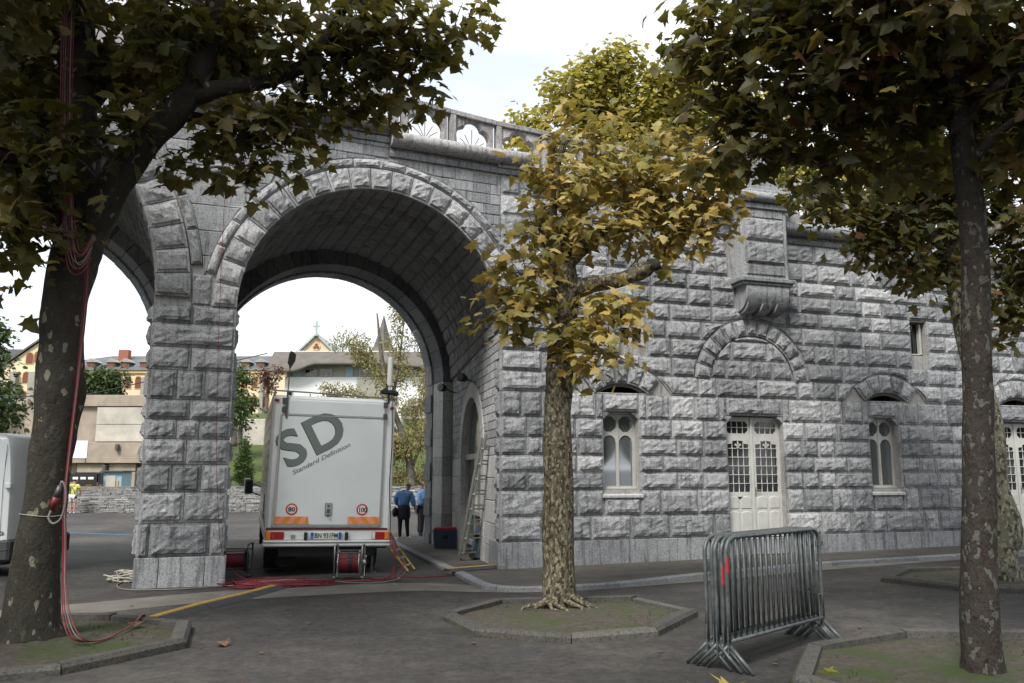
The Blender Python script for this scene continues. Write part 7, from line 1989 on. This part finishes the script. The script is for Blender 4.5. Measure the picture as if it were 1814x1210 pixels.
def arched_win(parent, x, y, z, w, h, mat_trim, mat_g):
    mb = MB(); n = 6; o = [(x - w / 2, z), (x + w / 2, z)] + [(x + w / 2 * math.cos(math.pi * k / n), z + h - w / 2 + w / 2 * math.sin(math.pi * k / n)) for k in range(n + 1)]
    mb.prism([((a - x) * 1.35 + x, (b - z - h / 2) * 1.15 + z + h / 2) for a, b in o], y - .06, y - .001); f = mb.build('window', mat_trim, parent)
    mb = MB(); mb.prism(o, y - .10, y - .061); g = mb.build('pane', mat_g, f); return f
def dormer(parent, x, y, z, w, h):
    d = MB(); d.box(x - w / 2, x + w / 2, y - .2, y + 1.6, z, z + h); d_ = d.build('dormer', M['slate_brown'], parent)
    mb = MB(); mb.add([(x - w * .75, y - .45, z + h), (x + w * .75, y - .45, z + h), (x, y - .45, z + h + w * .5), (x - w * .75, y + 2, z + h), (x + w * .75, y + 2, z + h), (x, y + 2, z + h + w * .5)], [(0, 1, 2), (3, 5, 4), (0, 2, 5, 3), (1, 4, 5, 2), (0, 3, 4, 1)]); mb.build('dormer_roof', M['greywash'], d_)
    mb = MB(); mb.box(x - w * .3, x + w * .3, y - .26, y - .201, z + .1, z + h * .92); mb.build('pane', M['window_red'], d_)
sem = empty('long_yellow_building', (-55, 131, 8.7), 'long yellow building with a grey slate roof and small dormers on the hillside', 'building')
bbox('wall', M['yellow_wall'], sem, -80, -36.0, 130, 142, 6, 17.6)
bbox('cornice', M['trim_yellow'], sem, -80.3, -35.7, 129.7, 130.2, 17.3, 17.75)
mb = MB(); mb.add([(-80.5, 129.5, 17.75), (-35.5, 129.5, 17.75), (-35.5, 142.5, 17.75), (-80.5, 142.5, 17.75), (-66.5, 136, 20.9), (-40, 136, 20.9)], [(0, 1, 5, 4), (1, 2, 5), (2, 3, 4, 5), (3, 0, 4)]); mb.build('roof', M['slate'], sem)
for px in (151, 187, 212, 246, 268, 300, 340, 380, 428, 455, 480): dormer(sem, (px - 907) / 1460 * 130, 130.9, 17.9, 1.3, 1.25)
for px in (180, 207, 224, 242, 267, 290, 312, 335, 360, 385, 410, 431, 449, 470): arched_win(sem, (px - 907) / 1460 * 130, 130, 14.9, .95, 1.9, M['trim_yellow'], M['window_red']); arched_win(sem, (px - 907) / 1460 * 130, 130, 11.9, .95, 1.8, M['trim_yellow'], M['window_red'])
for px in (193, 253, 323, 398, 463): bbox('buttress', M['greywash'], sem, (px - 907) / 1460 * 130 - .3, (px - 907) / 1460 * 130 + .3, 129.4, 129.99, 9, 16.6)
for px in (214,): bbox('chimney', M['brick'], sem, (px - 907) / 1460 * 134 - .8, (px - 907) / 1460 * 134 + .8, 133.5, 134.6, 19.2, 21.6)
gab = empty('gabled_yellow_house', (-64, 111, 8.7), 'tall yellow gabled building seen at the left edge beside the dark trunk', 'building')
mb = MB(); mb.prism([(-68.2, 6), (-59.2, 6), (-59.2, 15.9), (-63.7, 19.2), (-68.2, 15.9)], 110, 114); mb.build('wall', M['yellow_wall'], gab)
mb = MB(); mb.add([(-68.7, 109.6, 15.6), (-63.7, 109.6, 19.27), (-58.7, 109.6, 15.6), (-68.7, 114.2, 15.6), (-63.7, 114.2, 19.27), (-58.7, 114.2, 15.6), (-63.7, 109.6, 19.57), (-68.7, 109.6, 15.9), (-58.7, 109.6, 15.9), (-63.7, 114.2, 19.57), (-68.7, 114.2, 15.9), (-58.7, 114.2, 15.9)], [(0, 1, 6, 7), (1, 2, 8, 6), (7, 6, 9, 10), (6, 8, 11, 9)]); mb.build('roof', M['slate_brown'], gab)
for px, zz in ((45, 16.2), (42, 13.6), (40, 11.0), (60, 16.4), (60, 13.6)): arched_win(gab, (px - 907) / 1460 * 110, 110, zz, .9, 1.5, M['trim_yellow'], M['window_red'])
for px in (23, 57): bbox('buttress', M['greywash'], gab, (px - 907) / 1460 * 110 - .45, (px - 907) / 1460 * 110 + .45, 109.2, 109.99, 6, 15.0)
bbox('side_wing', M['concrete_pale'], gab, -80, -69.6, 112, 122, 6, 15.5); bbox('wing_roof', M['slate'], gab, -80, -68, 113, 122, 15.5, 18.6)

whb = empty('white_building', (-17, 91, 5), 'white building with a sweeping brown slate roof, seen behind the truck', 'building')
bbox('wall', M['white_render'], whb, -25.0, 2.0, 90.3, 100, 3, 12.1)
bbox('gallery', M['greywash'], whb, -24.9, 2.0, 90.6, 100, 12.1, 13.6)
# sweeping roof with an undulating eave
v = []; n = 40
for k in range(n + 1):
    x = -26.6 + 29 * k / n; t = x + 26.6
    ez = 12.45 + .85 * sm((t - 2.6) / 2.6) - .0 * t; 
    if t > 12: ez -= .35 * sm((t - 12) / 5)
    v += [(x, 88.9, ez), (x, 88.9, ez + .28), (x, 90.0, 14.1), (x, 91.2, 15.05), (x, 97.0, 15.3), (x, 89.2, ez)]
mb = MB(); mb.add(v, [(6 * k + j, 6 * k + 6 + j, 6 * k + 7 + j, 6 * k + 1 + j) for k in range(n) for j in range(4)] + [(6 * k, 6 * k + 5, 6 * k + 11, 6 * k + 6) for k in range(n)] + [(0, 1, 2, 3, 4, 5)]); mb.build('roof', M['slate_brown'], whb, True)
bbox('ridge_flashing', M['white_render'], whb, -24, 2, 91.2, 91.5, 15.06, 15.14)
bbox('blue_panel', M['sky_blue'], whb, -24.2, -23.3, 90.5, 90.59, 12.15, 13.2); bbox('blue_panel', M['sky_blue'], whb, -18.4, -17.6, 90.5, 90.59, 12.15, 13.3)
for x in (-22.9, -21.2, -16.9, -15.0, -13.2, -11.2):
    f = bbox('window', M['concrete_pale'], whb, x, x + 1.3, 90.45, 90.59, 12.2, 13.05); bbox('pane', M['glass_dark'], f, x + .08, x + .6, 90.42, 90.449, 12.28, 12.95); bbox('pane', M['glass_dark'], f, x + .7, x + 1.22, 90.42, 90.449, 12.28, 12.95)
for x, z, w, h in ((-24.4, 10.0, .5, .5), (-19.5, 9.4, 1.6, .9), (-16.6, 9.2, .8, .8), (-14.7, 9.0, 1.4, .8), (-13, 9, .9, .9)):
    f = bbox('window', M['concrete_pale'], whb, x - w / 2 - .08, x + w / 2 + .08, 90.15, 90.29, z - .08, z + h); bbox('pane', M['glass_dark'], f, x - w / 2, x + w / 2, 90.1, 90.149, z, z + h - .08)
bbox('cladding', M['greywash'], whb, -17.0, -13.6, 90.05, 90.29, 3, 12.0)
for x, zz in ((-10.6, 3.2), (-5.5, 3.2)):
    mb = MB(); n = 12; o = [(x - 1.55, zz), (x + 1.55, zz)] + [(x + 1.55 * math.cos(math.pi * k / n), zz + 5 + 1.65 * math.sin(math.pi * k / n)) for k in range(n + 1)]; mb.prism(o, 90.0, 90.29); f = mb.build('tall_window', M['concrete_pale'], whb)
    for j in range(4):
        for i in range(3): bbox('pane', M['glass_green'] if (i + j) % 2 else M['glass_dark'], f, x - 1.35 + i * .93, x - .55 + i * .93, 89.93, 89.999, zz + .3 + j * 1.45, zz + 1.35 + j * 1.45)
chu = empty('church_gable', (-26.4, 110, 9), 'peach church gable with a stone cross, above the slate roofs', 'church')
mb = MB(); mb.prism([(-29.2, 8), (-23.6, 8), (-23.6, 17.3), (-26.4, 20.05), (-29.2, 17.3)], 110, 124); mb.build('wall', M['peach_wall'], chu)
mb = MB(); mb.add([(-29.9, 109.6, 16.9), (-26.4, 109.6, 20.35), (-22.9, 109.6, 16.9), (-29.9, 124, 16.9), (-26.4, 124, 20.35), (-22.9, 124, 16.9), (-29.9, 109.6, 16.55), (-26.4, 109.6, 20.0), (-22.9, 109.6, 16.55)], [(0, 1, 4, 3), (1, 2, 5, 4), (0, 6, 7, 1), (1, 7, 8, 2)]); mb.build('roof', M['lead_blue'], chu)
mb = MB(); mb.box(-26.52, -26.28, 109.5, 109.7, 20.2, 21.9); mb.box(-26.9, -25.9, 109.52, 109.68, 21.1, 21.33); mb.tube([(-26.4, 109.6, 19.9), (-26.4, 109.6, 20.6)], [.35, .14], 6); mb.build('cross', M['lead_blue'], chu)
mb = MB(); mb.disc((-26.4, 18.5), .55, 109.9, 109.99, 14); f = mb.build('rose_window', M['trim_yellow'], chu); mb = MB()
for k in range(3): mb.disc((-26.4 + .24 * math.cos(R(90 + 120 * k)), 18.5 + .24 * math.sin(R(90 + 120 * k))), .2, 109.85, 109.899, 10)
mb.build('pane', M['window_red'], f)
mb = MB(); mb.box(-23.1, -22.95, 109.5, 109.6, 17.8, 19.2); mb.box(-23.35, -22.7, 109.52, 109.58, 18.6, 18.75); mb.build('small_cross', M['lead_blue'], chu)
spi = empty('church_spire', (-17.7, 112, 9), 'slender brown slate spire behind the sparse willow', 'spire')
mb = MB(); mb.box(-19.0, -16.4, 110.7, 113.3, 8, 17.2); mb.build('tower', M['concrete_pale'], spi)
mb = MB(); mb.tube([(-17.7, 112, 17.0), (-17.7, 112, 17.7), (-17.7, 112, 18.7), (-17.7, 112, 20.5), (-17.7, 112, 23.2)], [3.0, 2.2, 1.35, .75, .04], 4); mb.build('roof', M['slate_brown'], spi)
fr_ = empty('far_roof', (-9, 100, 9), 'grey slate roof rising at the right behind the willow', 'roof')
mb = MB(); mb.add([(-14.5, 98, 13), (2, 98, 13), (2, 104, 17.2), (-11, 104, 17.2), (-14.5, 110, 13), (2, 110, 13)], [(0, 1, 2, 3), (0, 3, 4), (3, 2, 5, 4)]); mb.build('slope', M['slate'], fr_)
ret = empty('retaining_wall', (-25, 75, 4), 'weathered grey retaining wall above the grass bank, left of the truck', 'wall')
bbox('face', M['concrete_pale'], ret, -34, -10, 75, 76, 3.4, 6.5, .05)
pl = empty('plant_tub', (-19.5, 45.5, .95), 'small shrub in a tub standing on the low wall', 'plant')
mb = MB(); mb.tube([(-19.6, 45, .6), (-19.6, 45, 1.1)], [.2, .27], 8); mb.build('tub', M['dark_steel'], pl)
leaf_cloud(pl, [(-19.6, 45, 1.25, .25), (-19.6, 45, 1.9, .16)], 500, .10, M['leaf_bush'], 5, SL, 0)
mb = MB(); mb.cyl((-19.6, 45, 1.1), (-19.6, 45, 1.9), .015, 5); mb.build('stem', M['bark_plain'], pl)

def blob(label, base, h, w, leaf, seed, dens=700, size=.3, nl=9, group=None, name='leafy_tree', y=None):
    r = random.Random(seed); lobes = []
    for k in range(nl):
        a = r.uniform(0, 6.28); q = r.uniform(.1, .75) * w; zz = base[2] + h * (.35 + .5 * r.random())
        lobes.append((base[0] + math.cos(a) * q, base[1] + math.sin(a) * q * .6, zz, w * r.uniform(.35, .55)))
    return crown_tree(label, base, h * .4, lobes, M['bark_plain'], M[leaf], dens * (1.0 / max(w, .4)), size, seed, group, 0, tr=.12 * w)
blob('rounded dark evergreen in front of the long yellow building', (-52.0, 104, 8.3), 6.6, 3.6, 'leaf_bush', 201, 900, .45, 16)
blob('dark green tree at the foot of the hillside, between pier and truck', (-22.8, 68, 4), 7.5, 1.9, 'leaf_bush', 202, 420, .28, 12)
blob('lighter green bush in front of the dark tree, left of the truck', (-21.0, 64, 4), 4.4, 1.5, 'leaf_bush', 203, 420, .24, 9)
blob('purple-leaved plum tree by the church, left of the truck antenna', (-25.6, 86, 8), 6.0, 1.5, 'leaf_plum', 204, 340, .26, 9)
blob('green tree at the very left edge behind the white van', (-26.3, 41, 0), 10.2, 2.3, 'leaf_bush', 205, 650, .26, 16)
blob('dark tree at the left edge below the pale one', (-41.5, 62, .5), 9.5, 4.0, 'leaf_bush', 206, 700, .4, 14)
blob('tree top showing above the slate ridge of the long yellow building', (-62.5, 150, 12), 13.5, 3.0, 'leaf_bush', 207, 600, .5, 8)
# clipped cypress
cyp = empty('clipped_cypress', (-19.3, 60, 1.0), 'clipped cone-shaped conifer on the grass bank', 'conifer')
leaf_cloud(cyp, [(-19.3, 60, 1.3 + .28 * k, .62 * (1 - k / 12) + .08) for k in range(11)], 1300, .16, M['leaf_bush'], 9, SL, 0, .2, droop=-.6)
mb = MB(); mb.tube([(-19.3, 60, .8), (-19.3, 60, 3.8)], [.15, .03], 6); mb.build('trunk', M['bark_plain'], cyp)
rb = empty('rose_bed', (-20, 50, .5), 'low bed of pink flowers behind the dry-stone wall', 'flower bed')
leaf_cloud(rb, [(-21 + .8 * k, 50 + .2 * (k % 3), .75, .42) for k in range(22)], 330, .12, M['leaf_bush'], 12, SL, 0)
leaf_cloud(rb, [(-21 + .8 * k, 49.8, .95, .3) for k in range(22)], 60, .09, M['leaf_plum'], 13, SL, 0, name='blossoms')
# sparse willow behind the truck
wil = empty('sparse_willow', (-5.9, 48, -.3), 'tall thin yellowing willow with bare forked trunk, behind the right of the truck', 'tree')
limb(wil, 'trunk', [(-5.7, 48, -.5, .34), (-5.8, 48, 1.5, .26), (-6.2, 48, 3.5, .19), (-7.0, 48, 5.5, .13), (-7.6, 48, 8, .13), (-8.0, 48, 11, .05)], M['bark_plain'], 1, 10)
r = random.Random(31); wl2 = []
for (a, b, c) in (((-5.8, 48, 1.8), (-4.9, 48.3, 5), (-5.2, 48.5, 9.2)), ((-6.2, 48, 3.6), (-8.2, 47.6, 5.4), (-10.2, 47.4, 6.4)), ((-6.4, 48, 4.2), (-7.9, 48.4, 7.6), (-9.6, 48.5, 9.2)), ((-5.0, 48.3, 4.6), (-4.2, 48, 6.6), (-3.6, 48, 9.6)), ((-7.0, 48, 5.5), (-6.6, 48, 8.5), (-6.3, 48, 11.6)), ((-5.8, 48, 2.2), (-6.9, 47.5, 3.2), (-8.0, 47.2, 3.4))):
    limb(wil, 'branch', [(*a, .11), (*b, .06), (*c, .02)], M['bark_plain'], 2, 7)
    for q in np.linspace(.3, 1.05, 8):
        p = Vector(a).lerp(Vector(b), min(1, q * 2)) if q < .5 else Vector(b).lerp(Vector(c), q * 2 - 1); wl2.append((p.x + r.uniform(-.3, .3), p.y, p.z + r.uniform(-.2, .3), r.uniform(.6, 1.0)))
for k in range(26): wl2.append((-5.6 + r.uniform(-2.0, 1.4), 48 + r.uniform(-.6, .6), r.uniform(1.3, 6), r.uniform(.5, .8)))
leaf_cloud(wil, wl2, 620, .12, M['leaf_willow'], 8, SL, 0, .3, droop=1.4, clump=4)
twigs(wil, wl2, M['bark_plain'], 6, 9, .014)
blob('grey-green tree behind the willow, right edge of the arch view', (-5.4, 62, 2.0), 9.8, 2.2, 'leaf_willow', 209, 420, .24, 10)

# ------------------------------------------------------------------ behind the camera: marquee and trees mirrored in the windows
ten = empty('white_marquee', (44, -30, 0), 'white pointed marquee on the square, mirrored in the left twin window', 'marquee')
tcx, tcy = 44.0, -30.0
for dx in (0, 7):
    mb = MB(); n = 8; v = []
    prof = [(2.9, 1.9), (1.6, 2.35), (.8, 3.0), (.35, 3.7), (.06, 4.5)]
    for rr_, z in prof:
        for k in range(4): a = R(45 + 90 * k + 35); v.append((tcx + dx + rr_ * math.cos(a), tcy + dx * .8 + rr_ * math.sin(a), z))
    f = [(i * 4 + k, i * 4 + (k + 1) % 4, i * 4 + 4 + (k + 1) % 4, i * 4 + 4 + k) for i in range(4) for k in range(4)]
    v2 = [(v[k][0], v[k][1], -.2) for k in range(4)]; b0 = len(v); v += v2; f += [(b0 + k, b0 + (k + 1) % 4, (k + 1) % 4, k) for k in range(4)]
    mb.add(v, f); mb.build('canopy', M['tent_white'], ten)
def clone_tree(src, loc, rz, label, group):
    c = src.copy(); COL.objects.link(c); c.location = loc; c.rotation_euler = (0, 0, rz); setp(c, label, 'tree', group)
    for ch in list(src.children):
        if ch.name.startswith('leaf'): continue
        d = ch.copy(); COL.objects.link(d); d.parent = c
    return c
GB = 'plane trees standing behind the viewpoint'
AV = ['avenue plane tree outside the picture, to the left of the viewpoint', 'avenue plane tree close behind the viewpoint', 'avenue plane tree outside the picture, to the right of the viewpoint', 'avenue plane tree outside the picture beyond the right front trunk', 'avenue plane tree farthest behind the viewpoint', 'avenue plane tree behind the viewpoint towards the marquee']
for k, (x, y, rz) in enumerate(((-8.2, 1.2, 1.0), (-1.2, -3.4, 2.2), (6.9, .6, 4.0), (9.6, -2.5, 5.2), (2.6, -9.0, 3.0), (13, -6, 1.2))):
    clone_tree(tL if k % 2 else tQ, (x, y, 0), rz, AV[k], GB)
for k, (x, y, lab) in enumerate(((58, -60, 'wide tree behind the marquee, left of its tip in the window reflection'), (66, -54, 'wide tree straight behind the marquee on the square'), (74, -47, 'wide tree behind the marquee on its right'), (59, -13, 'tree on the square mirrored in the right twin window'), (67, -22, 'tree standing between the marquee and the right-hand trees of the square'), (66, -4, 'rightmost tree on the far side of the square'))):
    blob(lab, (x, y, 0), 15, 6.5, 'leaf_bush', 211 + k, 1100, .9, 20)

# ------------------------------------------------------------------ fallen leaves and small litter
for lab, x, y, s, mat, rz in (('curled dry brown leaf lying on the asphalt between the left and middle tree pits', -2.75, 8.26, .15, 'leaf_dry', 1.0), ('fallen yellow leaf at the bottom edge left of the barriers', 1.72, 6.72, .24, 'leaf_back', 2.5),
        ('small brown leaf on the soil of the left tree pit near the cables', -3.95, 9.0, .16, 'leaf_dry', .4), ('yellowish weed leaf on the kerb of the right front pit', 2.42, 6.75, .14, 'leaf_back', 4.0)):
    v = [(a, b, abs(a) * .55 + .25 * max(0, b - .3)) for a, b, c in LV[1][0]]
    o = link('fallen_leaf', mesh('fallen_leaf', v, LV[1][1], M[mat]), None, None, (x, y, ground_z(x, y) + (.10 if 'kerb' in lab else .06 if 'soil' in lab else .012)), rz, (s, s, s)); setp(o, lab, 'leaf', 'fallen leaves on the ground')
mb = MB(); r = random.Random(9)
for _ in range(420):
    x, y = r.uniform(-5, 7.5), r.uniform(5.8, 14); s = .006 + .03 * r.random() ** 2; a = r.uniform(0, 6.28); z = ground_z(x, y) + .014
    mb.add([(x + s * math.cos(a + q), y + s * math.sin(a + q), z + r.uniform(0, .01)) for q in (0, 1.3, 2.9, 4.4)], [(0, 1, 2, 3)])
o = mb.build('leaf_litter', M['leaf_dry']); setp(o, kind='stuff')
mb = MB(); mb.add([(-1.93 + 2.0 - 2.0, 13.05, ground_z(-1.9, 13) + .012), (-1.80, 13.08, ground_z(-1.9, 13) + .02), (-1.74, 12.99, ground_z(-1.9, 13) + .012), (-1.84, 13.02, ground_z(-1.9, 13) + .03)], [(0, 1, 2, 3)])
o = mb.build('scrap_of_tape', plain('turquoise_scrap', (.1, .45, .5), .6)); setp(o, 'small turquoise scrap on the asphalt right of the red-reel cables', 'scrap')
